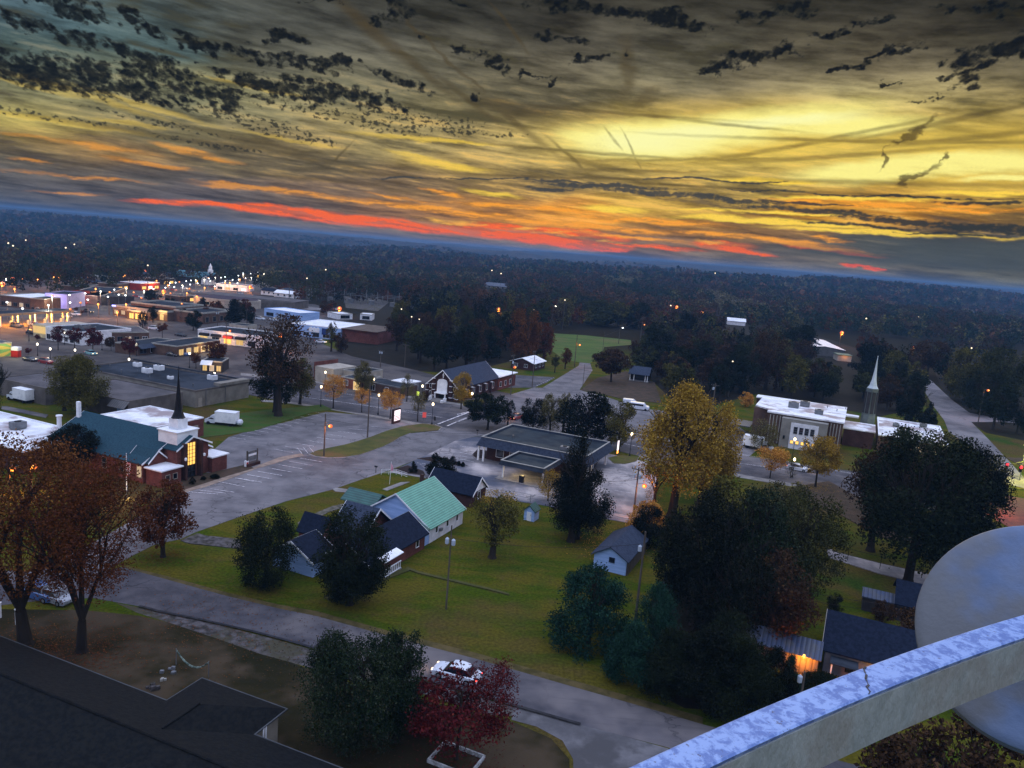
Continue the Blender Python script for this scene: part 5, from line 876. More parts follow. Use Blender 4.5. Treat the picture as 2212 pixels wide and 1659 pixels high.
# ------------------------------------------------------------------ poles, wires and lamps
def pole_geo(h, r=.15): return MB().tube((0, 0, 0), (0, 0, h), r, r*.62, 8)
def utility_pole(k, x, y, yt, label, arm=True, arms=1, xf=0, lamp=None, deg=66, power=1800, lz=.72, group=None, cat='utility pole', side=1, thin=1.):
    b_ = c(k, x, y); g = G(b_); h = tall(b_, c(k, 0, yt)[1]); o = empty('utility_pole', g, deg, label, cat, group)
    pole_geo(h, .17*thin).build('shaft', M['wood'], o)
    if arm:
        for i in range(arms):
            cr = MB().box(-1.2, 1.2, .12, .24, h-.5-.9*i, h-.38-.9*i).build('crossarm', M['wood'], o); ins = MB()
            for t in (-1.1, -.5, .5, 1.1): ins.lathe([(.06, h-.38-.9*i), (.06, h-.2-.9*i)], t, .18, 6)
            ins.build('insulator', M['steel'], cr)
    for i in range(xf):
        t = MB().lathe([(.22, 0), (.24, .08), (.24, .62), (.17, .70), (.05, .8)], .42 if i else -.42, -.1, 10); t.build('transformer', mat('transformer_grey', (.42, .48, .56), (.34, .4, .48), 1, .5), o, loc=(0, 0, h*.78))
    if lamp: lamp_head(o, h*lz, lamp, power, side)
    return o, h
def lamp_head(o, z, kind, power, side=1, reach=1.3):
    colr = {'sodium': (1, .27, .025), 'warm': (1, .72, .36), 'cool': (.85, .92, 1), 'pale': (1, .85, .6), 'greenl': (.5, 1, .4), 'red': (1, .05, .03)}[kind]
    a = MB().tube((0, 0, z), (side*reach*.6, 0, z+.35), .04, n=6).tube((side*reach*.6, 0, z+.35), (side*reach, 0, z+.3), .04, n=6).build('lamp_arm', M['steel'], o)
    hd = MB().lathe([(.12, z+.32), (.24, z+.2), (.28, z+.12)], side*reach, 0, 10).build('lamp_hood', M['steel'], o)
    if kind == 'sodium': MB().ball(side*reach, 0, z-.02, .42, .42, .38, 12, 8).build('lens', EM['lens'], hd); MB().ball(side*reach, -.26, z+.02, .24, .24, .22, 10, 8).build('bulb', EM[kind], hd)  # lens is an added glowing ball, painting the halo round the bulb
    else: MB().ball(side*reach, 0, z-.02, .36, .36, .3, 10, 8).build('bulb', EM[kind], hd)
    if power: light(o, (side*reach, -.0, z-.35), power, colr, .3)
def street_lamp(k, x, y, yt, label, kind='warm', power=256, group=None):
    b_ = c(k, x, y); g = G(b_); h = tall(b_, c(k, 0, yt)[1]); o = empty('street_lamp', g, 0, label, 'street lamp', group)
    MB().lathe([(.22, 0), (.22, .3), (.12, .5), (.07, .8), (.05, h-.7)], 0, 0, 8).build('post', M['black'], o)
    MB().lathe([(.1, h-.7), (.22, h-.55), (.26, h-.3), (.16, h-.05), (.04, h+.05)], 0, 0, 12).build('globe', EM[kind], o); MB().lathe([(.15, h+.02), (.09, h+.12), (.02, h+.25)], 0, 0, 8).build('cap', M['black'], o)
    if power: light(o, (0, 0, h+.45), power, {'warm': (1, .74, .4), 'cool': (.85, .92, 1), 'pale': (1, .85, .6)}[kind], .3)
    return o
utility_pole('c6', 830, 660, 285, 'leaning wooden pole with glowing orange lamp at the tip of the grass island', False, lamp='sodium', power=1600, lz=.74, side=1, deg=-24)
utility_pole('c6', 1210, 492, 20, 'bare thin pole standing halfway along the grass island', False)
utility_pole('B1', 1395, 1075, 685, 'tarred pole with three transformers and burning orange lamp by the back fence', True, 1, 2, 'sodium', deg=-24, power=2200, lz=.66, side=1)
utility_pole('B4', 650, 722, 152, 'tall wooden pole with white transformer beside the pale blue shed', False, xf=1, deg=-24)
utility_pole('B3', 1225, 645, 112, 'thin grey yard pole with white transformer cans in front of the green roofed house', False, xf=2, deg=-24, thin=.7)
utility_pole('B7', 612, 1120, 800, 'short pole with white transformer just behind the guard rail', False, xf=1, deg=0)
utility_pole('c3', 245, 1007, 655, 'wooden pole with orange lamp beside the old brick church', True, 1, 1, 'sodium', power=1000, lz=.68, side=1)
utility_pole('c3', 432, 935, 620, 'pale pole standing in the dark lot behind the old church', True, 1)
utility_pole('c3', 800, 762, 480, 'dark pole with orange lamp at the edge of the bright field', False, lamp='sodium', power=1400, lz=.69, deg=-10)
utility_pole('c3', 870, 960, 740, 'thin guyed pole on the bare ground corner', False, thin=.6)
utility_pole('c3', 1375, 525, 325, 'far pole with double crossarm and orange lamp above the field', True, 2, 0, 'sodium', power=1200, lz=.66, deg=0)
utility_pole('c3', 1185, 560, 395, 'far thin pole with small white lamp behind the field', True, lamp='cool', power=0, lz=.85, deg=0)
utility_pole('c3', 1045, 635, 455, 'far pole halfway along the bright field', False, thin=.7); utility_pole('c3', 597, 455, 225, 'tall pole at the left corner of the field with white lamp', False, lamp='pale', power=0, lz=.97, deg=0, thin=.8)
utility_pole('c3', 2000, 1160, 905, 'pole with blue-grey transformer behind the golden tree', False, xf=1, deg=-24)
utility_pole('c2', 1100, 990, 835, 'crossarmed pole with two transformers behind the brick office', True, 1, 2, deg=-24); utility_pole('c2', 1312, 985, 785, 'tall pale pole against the dark wood behind the brick office', True, 1, deg=-24)
utility_pole('c4', 1888, 1008, 775, 'tall pole with orange lamp beside the country road', False, lamp='sodium', power=1800, lz=.97, deg=0, side=1)
utility_pole('c4', 885, 545, 485, 'thin pole in front of the pale metal warehouse', True, deg=0, thin=.7); utility_pole('c4', 5, 930, 740, 'pole with transformer between golden tree and concrete church', True, 1, 1, deg=-24)
utility_pole('c1', 230, 1195, 1070, 'dark pole beside the fuel station forecourt', False); utility_pole('c1', 865, 985, 860, 'tall dark pole at the corner of the restaurant', False, thin=1.2)
utility_pole('S3', 985, 960, 735, 'pole with orange lamp in front of the white shop row', True, lamp='sodium', power=1600, lz=.68, deg=0); utility_pole('S3', 1148, 780, 640, 'pale pole behind the white shop row', False, thin=.8)
utility_pole('S3', 918, 775, 650, 'stout pole with transformers beside the dark evergreen clump', True, 1, 2, deg=0); utility_pole('c1', 740, 705, 570, 'tall crossarmed pylon pole far left', True, 3, deg=10, thin=1.5); utility_pole('c1', 425, 705, 570, 'faint crossarmed pole at far left', True, 2, deg=10); utility_pole('c1', 250, 720, 550, 'faint tall pole nearest the left edge', True, 2, deg=10); utility_pole('c1', 1193, 740, 590, 'pylon pole with three crossarms behind far shops', True, 3, deg=10, thin=1.5)
utility_pole('c1', 75, 760, 655, 'pole beside the orange lamp at the left edge', True)
# orange lamps seen over the trees and far off
SOD = [('c1', 15, 800, 765, 'at the extreme left edge'), ('c1', 95, 760, 718, 'beside the left pole'), ('c1', 470, 730, 683, 'over the dark gabled house'), ('c1', 815, 640, 590, 'above the pale far store'), ('c1', 838, 645, 598, 'paired with its twin above the far store'), ('c1', 915, 715, 668, 'behind the pale far store'),
       ('c1', 990, 725, 682, 'beside the dim small house'), ('c1', 1140, 700, 640, 'left of the pylon pole'), ('c1', 1290, 860, 800, 'behind the dark bushes by the restaurant'), ('c1', 1675, 715, 665, 'right of the distant teal church'), ('c1', 1975, 810, 770, 'beside the navy building'),
       ('c2', 735, 540, 492, 'beside the round shrub at the substation'), ('c2', 215, 850, 708, 'showing through the big sparse tree'), ('c3', 120, 420, 262, 'above the dark wood left of the field'), ('c3', 1675, 340, 240, 'far above the right wood'), ('c3', 1890, 430, 290, 'over the dark evergreen right of the field'),
       ('c4', 905, 470, 378, 'above the pale metal warehouse'), ('c4', 1405, 600, 490, 'left of the lone round tree'), ('B5', 1940, 420, 272, 'in the leaves by the brick crossing'), ('c5', 760, 1330, 1110, 'shining through the brown tree in front of the church'), ('c5', 90, 1200, 1030, 'inside the brown tree at the left edge'), ('c5', 275, 1180, 1015, 'small flame in the brown tree near the left edge')]
for k, x, yb, yt, w in SOD:
    b_ = c(k, x, yb); g = G(b_); h = max(4, tall(b_, c(k, 0, yt)[1])); o = empty('street_light', g, 0, 'orange street light '+w, 'street light')
    MB().tube((0, 0, 0), (0, 0, h), .12, .08, 6).build('post', M['wood'], o); far = min(2.6, max(1, g.length/150))
    MB().tube((0, 0, h), (.5, 0, h+.15), .05, n=6).build('lamp_arm', M['steel'], o); MB().ball(.5, 0, h, .46*far, .46*far, .46*far, 10, 8).build('lens', EM['lens'], o); MB().ball(.5+.0*far, -.34*far, h+.12*far, .2*far, .22*far, .2*far, 8, 6).build('bulb', EM['sodium'], o); light(o, (.5, -.6, h-.5*far), 1100*far, (1, .27, .025), .3)  # lens ball imitates the orange halo, larger with distance
# white parking lot lamps
COOL = [(413, 845), (555, 888), (550, 828), (383, 908), (675, 815), (695, 865), (797, 798), (855, 842), (905, 785), (1000, 775), (940, 825), (993, 830), (1140, 797), (1215, 780), (1310, 770), (1345, 735), (1390, 730), (1380, 765), (1445, 752), (1475, 718), (1512, 712), (1550, 710), (1505, 745), (1565, 735), (1618, 705), (1655, 697), (1665, 718), (1705, 690), (1750, 690), (1782, 685), (1785, 715), (1842, 708), (1888, 675), (1890, 705), (1925, 655), (1945, 695), (1990, 690), (1985, 660), (2040, 650), (2090, 660), (2035, 710), (1880, 735), (1925, 668), (1700, 760), (178, 935), (50, 700), (55, 885)]
for i, (x, y) in enumerate(COOL):
    kd = 'cool' if i % 3 else 'pale'; g = G(c('c1', x, y+26)); h = 7.
    g = G(c('c1', x, y), h); o = empty('parking_lamp', (g.x, g.y, 0), 0, 'small white lamp among the far store car parks', 'parking lamp', 'white lamps of the far car parks')
    MB().tube((0, 0, 0), (0, 0, h), .1, .06, 6).build('post', M['steel'], o); MB().ball(0, 0, h, .36, .36, .3, 8, 6).build('bulb', EM[kd], o)
    if i % 3 == 0: light(o, (0, -.7, h-.9), 2600, (1, .85, .62), .4)
for k, x, y, yt, l in (('c1', 298, 1310, 1208, 'in the car park beside the mural shop'), ('c1', 1500, 1405, 1282, 'beside the small pink tree'), ('c1', 1022, 1430, 1328, 'at the corner of the dark tar roof'), ('c1', 1325, 1480, 1380, 'midway behind the dark tar roof'), ('c1', 1697, 1540, 1440, 'behind the right end of the tar roof'),
    ('c1', 595, 1340, 1255, 'above the olive tree'), ('c1', 400, 1345, 1245, 'left of the olive tree'), ('c1', 808, 1265, 1162, 'beside the third maroon tree'), ('c1', 1082, 1310, 1210, 'beside the last maroon tree'), ('c1', 512, 1220, 1115, 'beside the first maroon tree')):
    street_lamp(k, x, y, yt, 'white globe street lamp '+l, 'pale', 120)
for k, x, y, yt, l in (('c6', 802, 225, 40, 'at the upper left corner of the church lot'), ('c6', 1302, 295, 110, 'left of the glowing brick sign'), ('c6', 1770, 380, 190, 'at the crosswalk corner'), ('c2', 618, 1150, 1020, 'beside the white end wall'), ('c2', 1040, 1200, 1080, 'beside the brick office door'), ('c2', 1890, 1370, 1205, 'beside the old brick church'),
    ('B1', 1365, 598, 410, 'on the small green corner by the bank'), ('c4', 562, 1340, 1120, 'in front of the concrete church'), ('c4', 572, 1400, 1262, 'nearer one in front of the concrete church'), ('c4', 130, 1195, 1060, 'near the carport of the concrete church'), ('c4', 1272, 1470, 1370, 'in the leaves right of the concrete church'), ('c2', 1460, 1290, 1140, 'left of the old brick church steps')):
    street_lamp(k, x, y, yt, 'black street lamp with glowing globe '+l, 'warm', 150)
# tiny far lights in the woods
FAR = [('c1', 203, 356), ('c1', 65, 393), ('c1', 103, 430), ('c1', 588, 397), ('c1', 520, 436), ('c1', 1170, 593), ('c2', 625, 137), ('c2', 462, 212), ('c2', 2072, 152), ('c2', 2152, 176), ('c2', 1285, 480), ('c2', 1373, 547), ('c2', 1440, 568), ('c3', 2017, 27), ('c3', 1640, 228), ('c3', 718, 180), ('c3', 2180, 715), ('c4', 1097, 279), ('c4', 1468, 267), ('c4', 1842, 486), ('c4', 20, 20), ('c4', 152, 579), ('c3', 448, 265)]
for k, x, y in FAR:
    p = c(k, x, y); d = sight(*p); z = 17. if p[1] < 660 else 12.; t = (z-H)/d.z; g = Vector((d.x*t, d.y*t, 0)); far = min(2.6, max(.8, g.length/300))
    o = empty('yard_light', g, 0, 'tiny pale yard light showing above the distant woods', 'yard light', 'pale yard lights in the distant woods')
    gz = hills(g.x, g.y); MB().tube((0, 0, gz), (0, 0, z+gz), .15, n=6).build('post', M['wood'], o); MB().ball(0, 0, z+gz, .26*far, .26*far, .24*far, 8, 6).build('bulb', emis('yard_glow', (1, .78, .5), 2.2), o)
o = empty('tail_lights', G(c('c3', 1540, 552), 2), 0, 'glowing red lights of a distant vehicle right of the field', 'car')
MB().box(-2, 2, 0, 1.7, -1.4, .2).build('body', M['black'], o); MB().ball(-1.0, -.1, -.2, .55, .3, .5).build('taillight', EM['red'], o); MB().ball(1.2, -.1, -.2, .55, .3, .5).build('taillight', EM['red'], o)
# overhead wires
def wire(a, b, sag=.6, label='', r=.022):
    a, b = Vector(a), Vector(b); mb = MB(); n = 10; pr = a
    for i in range(1, n+1):
        t = i/n; q = a.lerp(b, t); q.z -= sag*4*t*(1-t); mb.tube(pr, q, r, n=4, cap=False); pr = q
    o = mb.build('overhead_wire', M['black']); tag(o, label, 'wire'); return o
def pt(k, x, y, z): p = G(c(k, x, y)); return (p.x, p.y, z)
wire(pt('c6', 830, 660, 7.6), pt('c6', 2300, 760, 7.2), 1, 'thin wire from the orange lamp pole across the street to the bank')
wire(pt('B1', 1395, 1075, 6.6), pt('B1', 560, 985, 5.5), .8, 'black wire from transformer pole towards the garden shed', .03)
wire(pt('c1', 250, 720, 17), pt('c1', 425, 705, 16), 1, 'faint wire between the two left pylon poles', .06); wire(pt('c1', 425, 705, 16), pt('c1', 740, 705, 16), 1.5, 'faint wire crossing to the crossarmed pylon pole', .06); wire(pt('c1', 740, 705, 16), pt('c1', 1193, 740, 15), 1.8, 'faint wire to the pylon pole behind the far shops', .06)
wire(pt('S3', 985, 960, 8.5), pt('c2', 1100, 990, 8), 1.2, 'wire from the white shop row to the brick office pole', .03); wire(pt('c4', 5, 930, 9), pt('c3', 2000, 1160, 9), .8, 'wire between the transformer poles by the golden tree', .03); wire(pt('c3', 2000, 1160, 9), pt('c3', 432, 935, 9), 1.6, 'long wire over the far side lot', .03)
wire(pt('c2', 1312, 985, 10), pt('c2', -400, 820, 9), 2, 'long wire leading left from the brick office pole', .03); wire(pt('B1', 1395, 1075, 8.4), pt('c4', 5, 930, 8.4), 1.4, 'wire from the transformer pole past the golden tree', .03)
for z, l in ((9.6, 'upper'), (8.7, 'lower')): wire(pt('B4', 650, 722, z), pt('B4', 2300, 1100, z-1), 1, l+' power wire running right from the shed pole')
wire(pt('B4', 650, 722, 9.9), pt('B3', 1225, 645, 9), .8, 'wire between the shed pole and the grey yard pole')
for z, l in ((11.0, 'upper'), (9.6, 'lower')):
    wire(pt('c3', 245, 1007, z), pt('c3', 432, 935, z), .3, l+' wire between the two poles behind the old church'); wire(pt('c3', 245, 1007, z), pt('c2', 1312, 985, z), 1.2, l+' wire from the church pole to the brick office pole')
    wire(pt('c2', 1312, 985, z), pt('c2', 1100, 990, z-1.5), .6, l+' wire between the poles behind the brick office')
wire(pt('c3', 1375, 525, 12), pt('c3', 800, 762, 9), 1.5, 'long wire sweeping down over the bright field'); wire(pt('c3', 1375, 525, 11), pt('c3', 1185, 560, 11), 1, 'wire between the two far poles over the field')
# street trees, low sheds and amber lights filling the far commercial quarter
for i, (x, y) in enumerate([(700, 770), (760, 870), (1060, 900), (1330, 830), (1420, 800), (1560, 790), (1650, 760), (1180, 870), (870, 900), (780, 1010), (1440, 1000), (1000, 1010), (1500, 860), (1620, 850), (1350, 905), (430, 770), (560, 770), (300, 790), (180, 790), (1480, 900), (1700, 860), (1780, 800), (1120, 950), (930, 1080), (560, 1060), (1900, 770), (2000, 850), (1560, 930), (420, 940), (120, 880), (640, 1000), (1240, 790), (980, 760), (1820, 800)]):
    g = G(c('c1', x, y)); o = empty('street_light', g, 0, 'small amber lamp in the far commercial quarter', 'street light', 'amber lamps of the far commercial quarter'); h = 6.
    MB().tube((0, 0, 0), (0, 0, h), .1, .07, 6).build('post', M['wood'], o); MB().ball(0, 0, h, .5, .5, .45, 8, 6).build('lens', EM['lens'], o); MB().ball(0, -.3, h+.1, .26, .26, .26, 8, 6).build('bulb', EM['sodium'], o)  # lens ball stands in for the lamp's orange halo
    if i % 2: light(o, (0, -.7, h-.8), 2600, (1, .34, .06), .4)
shop('c1', (1420, 835), (1560, 830), 3.6, 10, 'low dark shed beside the curved far road', 'darkwall', 'tar', nwin=2, lit=[None, 'gold']); shop('c1', (1290, 700), (1380, 695), 4, 12, 'small dark store left of the distant teal church', 'darkwall', 'tar', nwin=2, lit=['gold'])
shop('c1', (660, 760), (780, 745), 4, 12, 'dark low store behind the red lit shop', 'brickb', 'tar', nwin=3, lit=['gold', None]); shop('c1', (930, 740), (1060, 730), 4, 12, 'brown store with amber windows far up the road', 'brickb', 'tar', nwin=3, lit=['gold'])
# substation
for i, (x, yb, yt) in enumerate([(305, 425, 255), (352, 425, 262), (398, 412, 272), (447, 395, 280), (493, 410, 285), (543, 412, 320), (590, 395, 330), (632, 390, 335), (680, 385, 312), (705, 395, 315), (785, 395, 290), (1010, 380, 320), (965, 378, 325)]):
    utility_pole('c2', x, yb, yt, 'pale lattice pole of the substation yard', True, 3 if i < 6 else 2, deg=15, group='substation poles', thin=1.6)
o = empty('substation', G(c('c2', 900, 440)), -6, 'grey steel substation framework behind a fence', 'substation'); mb = MB()
for i in range(9):
    for j in range(3): mb.box(-42+i*11, -41.7+i*11, j*12, j*12+.3, 0, 6+3*((i+j) % 2))
for j in range(3): mb.box(-42, 46.3, j*12+.02, j*12+.28, 5.6, 5.85)
mb.build('frame', M['steel'], o)
for i in range(6): MB().box(-36+i*14, -33+i*14, 5, 8, 0, 2.8).build('transformer', M['steel'], o)
# ------------------------------------------------------------------ signs, flags and small things
o = house('monument_sign', 'c2', 1235, 1472, 66, 'brick monument sign with glowing white message panel at the street', 'sign')
MB().box(-1.5, 1.5, -.3, .3, 0, 3.5).build('frame', M['brickd'], o); MB().box(-1.25, 1.25, -.36, -.31, 2.1, 3.2).build('upper_panel', EM['white'], o); MB().box(-1.25, 1.25, -.36, -.31, .7, 2.0).build('message_panel', EM['white'], o)
lt = MB()
for j in range(3):
    for i in range(7): lt.box(-1.1+i*.32, -1.1+i*.32+.2, -.375, -.361, .9+j*.36, 1.1+j*.36)
lt.build('message_text', M['red'], o); light(o, (0, -1.6, 1.6), 90, (1, .6, .7), .5); light(o, (0, 1.4, .8), 60, (1, .55, .5), .4)
def post_sign(k, x, y, h, w, hh, m, label, deg=-24, cat='sign', pm='steel'):
    o = house('sign', k, x, y, deg, label, cat); MB().tube((0, 0, 0), (0, 0, h), .05, n=6).build('post', M[pm], o); MB().box(-w/2, w/2, -.08, -.04, h-hh, h).build('panel', m, o); return o
post_sign('c2', 1480, 1470, 2.6, .9, 1.3, emis('red_banner', (1, .05, .03), .5), 'small red banner on a post by the crosswalk', 20)
post_sign('c2', 738, 1300, 3.4, 1.8, .9, M['green'], 'green street name sign on the main street pavement'); post_sign('c2', 1572, 1500, 2.4, .6, 1.0, M['darkwall'], 'dark pedestrian sign at the grass island tip')
o = post_sign('B1', 1265, 590, 3.4, .9, 2.2, EM['white'], 'tall glowing white bank sign with a red foot', 60); MB().box(-.4, .4, -.09, -.04, .5, 1.1).build('red_foot', EM['orange'], o)
o = post_sign('c2', 1425, 1300, 3.2, .8, 1.1, emis('lime_sign', (.8, 1, .1), 1.4), 'glowing lime yellow sign near the old church steps')
def mailbox(k, x, y, label):
    o = house('mailbox', k, x, y, 66, label, 'mailbox'); MB().box(-.05, .05, -.05, .05, 0, 1.1).build('post', M['wood'], o); MB().extr([(-.12, 0), (.12, 0), (.12, .15), (.06, .26), (-.06, .26), (-.12, .15)], -.28, .28, 'y').build('box', M['black'], o, loc=(0, 0, 1.1))
mailbox('c6', 1282, 800, 'black mailbox at the corner of the garden walk'); mailbox('c6', 2165, 475, 'black mailbox at the kerb near the bank')
o = house('garden_flag', 'c6', 1402, 900, -24, 'small pink garden flag on a leaning white pole', 'flag'); MB().tube((0, 0, 0), (.15, 0, 4.2), .04, n=6).build('pole', M['trim'], o); MB().extr([(0.1, 4.0), (.6, 3.2), (.55, 2.6), (.1, 2.5)], -.03, .03, 'y').build('flag', mat('pink_cloth', (.7, .35, .42), (.5, .2, .3), 2, .8), o)
g = G(c('c5', 1103, 1235)); hh = tall(c('c5', 1103, 1235), c('c5', 0, 850)[1]); o = empty('flagpole', g, 0, 'white flagpole with a hanging red and white flag before the church', 'flagpole')
MB().tube((0, 0, 0), (0, 0, hh), .09, .05, 8).build('pole', M['trim'], o); fl = MB()
for i in range(5): fl.box(.06+.12*i, .17+.12*i, -.05+.03*(i % 2), -.02+.03*(i % 2), hh-3.6+.1*i, hh-1.4-.05*i)
fl.build('flag', mat('striped_flag', (.6, .08, .08), (.7, .7, .72), 3, .8, stretch=(1, 1, 4), lo=.48, hi=.52), o); MB().ball(.6, -.8, .2, .25, .25, .2).build('uplight', EM['yellow'], o); light(o, (.7, -1.2, .8), 130, (1, .75, .35), .2)
o = house('notice_board', 'c6', 205, 735, 66, 'wooden framed notice board with pale sheets beside the church walk', 'notice board')
for x in (-1.3, 1.3): MB().box(x-.1, x+.1, -.1, .1, 0, 3.0).build('post', M['wood'], o)
MB().box(-1.15, 1.15, -.05, .05, 1.0, 2.8).build('panel', M['steel'], o); MB().box(-1.0, 1.0, -.07, -.055, 1.9, 2.3).build('sheet', M['white'], o); MB().box(-1.6, 1.6, -.5, .5, 0, .6).build('planter', M['brickd'], o)
o = house('newspaper_box', 'c6', 155, 748, 66, 'white and red newspaper box beside the notice board', 'box'); MB().box(-.3, .3, -.25, .25, 0, 1.15).build('body', M['white'], o); MB().box(-.2, .2, -.28, -.255, .3, .9).build('panel', M['red'], o)
for x, y, i in ((1380, 800, 0), (1560, 830, 1)): pass
# garden railing
def fence(name, pts, h, label, m, step=2.4, rails=2, mesh=False, cat='fence'):
    P2 = [G(c(*p)) for p in pts]; o = empty(name, P2[0], 0, label, cat); o0 = P2[0]; rl = MB()
    for a, b in zip(P2, P2[1:]):
        L = (b-a).length; n = max(1, round(L/step))
        for j in range(rails): z = h*(j+1)/rails; rl.tube(a-o0+Vector((0, 0, z)), b-o0+Vector((0, 0, z)), .03, n=4)
        for i in range(n): q = a.lerp(b, i/n)-o0; MB().tube((q.x, q.y, 0), (q.x, q.y, h), .045, n=6).build('post', m, o)
    rl.build('rail', m, o); return o
fence('fence', [('B1', 175, 885), ('B1', 440, 930), ('B1', 720, 985), ('B1', 960, 1040), ('B1', 1190, 1085), ('B1', 1360, 1125)], 1.3, 'low wire fence along the back edge of the pale bank lot', M['steel'], 3.2)
fence('fence', [('d', 1785, 1200), ('d', 1830, 1212), ('d', 1900, 1230), ('d', 1990, 1250), ('d', 2060, 1275)], 2.0, 'dark post fence beside the alley under the big trees', M['black'], 4.5, 2)
fence('railing', [('c6', 1330, 815), ('c6', 1460, 815), ('c6', 1555, 848)], 1.0, 'white garden railing behind the green roofed house', M['trim'], 1.6, 3)
g = G(c('B3', 1290, 1612)); o = empty('tree_guard', g, -24, 'white painted square timber edging round the foot of the red tree', 'edging')
mb = MB(); mb.box(-2, 2, -1.5, -1.35, 0, .35); mb.box(-2, 2, 1.35, 1.5, 0, .35); mb.box(-2, -1.85, -1.35, 1.35, 0, .35); mb.box(1.85, 2, -1.35, 1.35, 0, .35); mb.build('timber', mat('worn_white_timber', (.5, .52, .54), (.22, .22, .22), 2.5, .8), o)
g = G(c('B6', 1395, 445)); o = empty('hammock', g, -24, 'pale hammock slung low over the dark yard', 'hammock'); mb = MB(); pr = None
for i in range(11):
    t = i/10*2-1; q = Vector((t*2.1, 0, .45+1.1*t*t))
    if pr is not None: mb.tube(pr, q, .07 if abs(t) > .5 else .1, n=6)
    pr = q
mb.build('cloth', mat('pale_cloth', (.22, .28, .24), (.03, .05, .04), 2, .8), o)
for x in (-2.15, 2.15): MB().tube((x, 0, 0), (x, 0, 1.7), .04, n=6).build('post', M['steel'], o)
for i, (x, y, s, m_, l) in enumerate([(1215, 455, .7, 'steel', 'heap of pale garden junk under the tree'), (1195, 515, .45, 'coping', 'white crate lying in the dark yard'), (1100, 590, .8, 'gravel', 'pile of pale rubble at the eaves of the big roof')]):
    o = house('yard_junk', 'B6', x, y, 20*i, l, 'junk'); mb = MB()
    for j in range(5): a, b2 = rnd.uniform(-1, 1)*s, rnd.uniform(-.6, .6)*s; mb.box(a, a+.5*s, b2, b2+.35*s, 0, rnd.uniform(.2, .7)*s)
    mb.build('pieces', M[m_], o)
for x, y, l in ((0, 60, 'white post at the left edge of the yard'), (115, 110, 'second white post near the left trunk')):
    o = house('marker_post', 'B6', x+4, y, 0, l, 'post'); MB().box(-.08, .08, -.08, .08, 0, 1.7).build('post', M['trim'], o); MB().box(-.12, .12, -.12, .12, 1.7, 1.78).build('cap', M['trim'], o)
# traffic signals
g = G((2200, 1160)); 
ts = empty('traffic_signal', (G(c('c4', 2330, 1440)).x, G(c('c4', 2330, 1440)).y, 0), 0, 'signal mast arm with two glowing red traffic lights over the crossing', 'traffic light')
t0 = ts.location; MB().tube((0, 0, 0), (0, 0, 6.6), .16, .12, 8).build('mast', M['black'], ts); a0 = G(c('c4', 2085, 1330), 5.6)-t0; MB().tube((0, 0, 6.3), (a0.x, a0.y, 6.0), .09, n=8).build('arm', M['black'], ts)
for x, y in ((2092, 1312), (2190, 1330)):
    p = G(c('c4', x, y), 5.7)-t0; hd = MB().box(p.x-.22, p.x+.22, p.y-.2, p.y+.2, 4.7, 6.2).build('signal_head', M['black'], ts)
    MB().ball(p.x-.05, p.y-.25, 5.8, .34, .14, .34).build('red_lamp', EM['red'], hd); MB().ball(p.x-.05, p.y-.22, 5.3, .15, .05, .15).build('amber_lamp', M['darkwall'], hd)
lp = G(c('c4', 2230, 1170), 8.5); o = empty('street_light', (lp.x, lp.y, 0), 0, 'yellow-green floodlight over the crossing at the right edge', 'street light'); MB().tube((0, 0, 0), (0, 0, 8.5), .12, n=8).build('post', M['steel'], o)
MB().ball(0, 0, 8.5, .4, .4, .3).build('bulb', emis('lime_lamp', (.85, 1, .15), 18), o); light(o, (0, -.6, 7.6), 14000, (.85, .8, .08), .3)
wire(tuple(G(c('B5', 1960, 215), 6)), tuple(G(c('B5', 2320, 262), 6)), .1, 'thick black signal cable at the right edge', .07)
# ------------------------------------------------------------------ vehicles
def vehicle_paint(name, col_):
    m = bpy.data.materials.new(name); m.use_nodes = True; P_ = m.node_tree.nodes['Principled BSDF']; P_.inputs['Base Color'].default_value = (*col_, 1); P_.inputs['Roughness'].default_value = .28; P_.inputs['Coat Weight'].default_value = .6; return m
VP = {n: vehicle_paint('paint_'+n, c_) for n, c_ in dict(white=(.62, .66, .74), silver=(.3, .32, .36), black=(.012, .012, .016), red=(.25, .015, .015), blue=(.05, .12, .3), teal=(.2, .4, .42), sand=(.3, .26, .2)).items()}
def loft(secs):
    """secs: outlines (same count) along x"""
    mb = MB(); n = len(secs[0]); vs = [p for s_ in secs for p in s_]
    fs = [(j*n+i, j*n+(i+1) % n, (j+1)*n+(i+1) % n, (j+1)*n+i) for j in range(len(secs)-1) for i in range(n)]; fs += [tuple(range(n))[::-1], tuple((len(secs)-1)*n+i for i in range(n))]
    return mb.add(vs, fs)
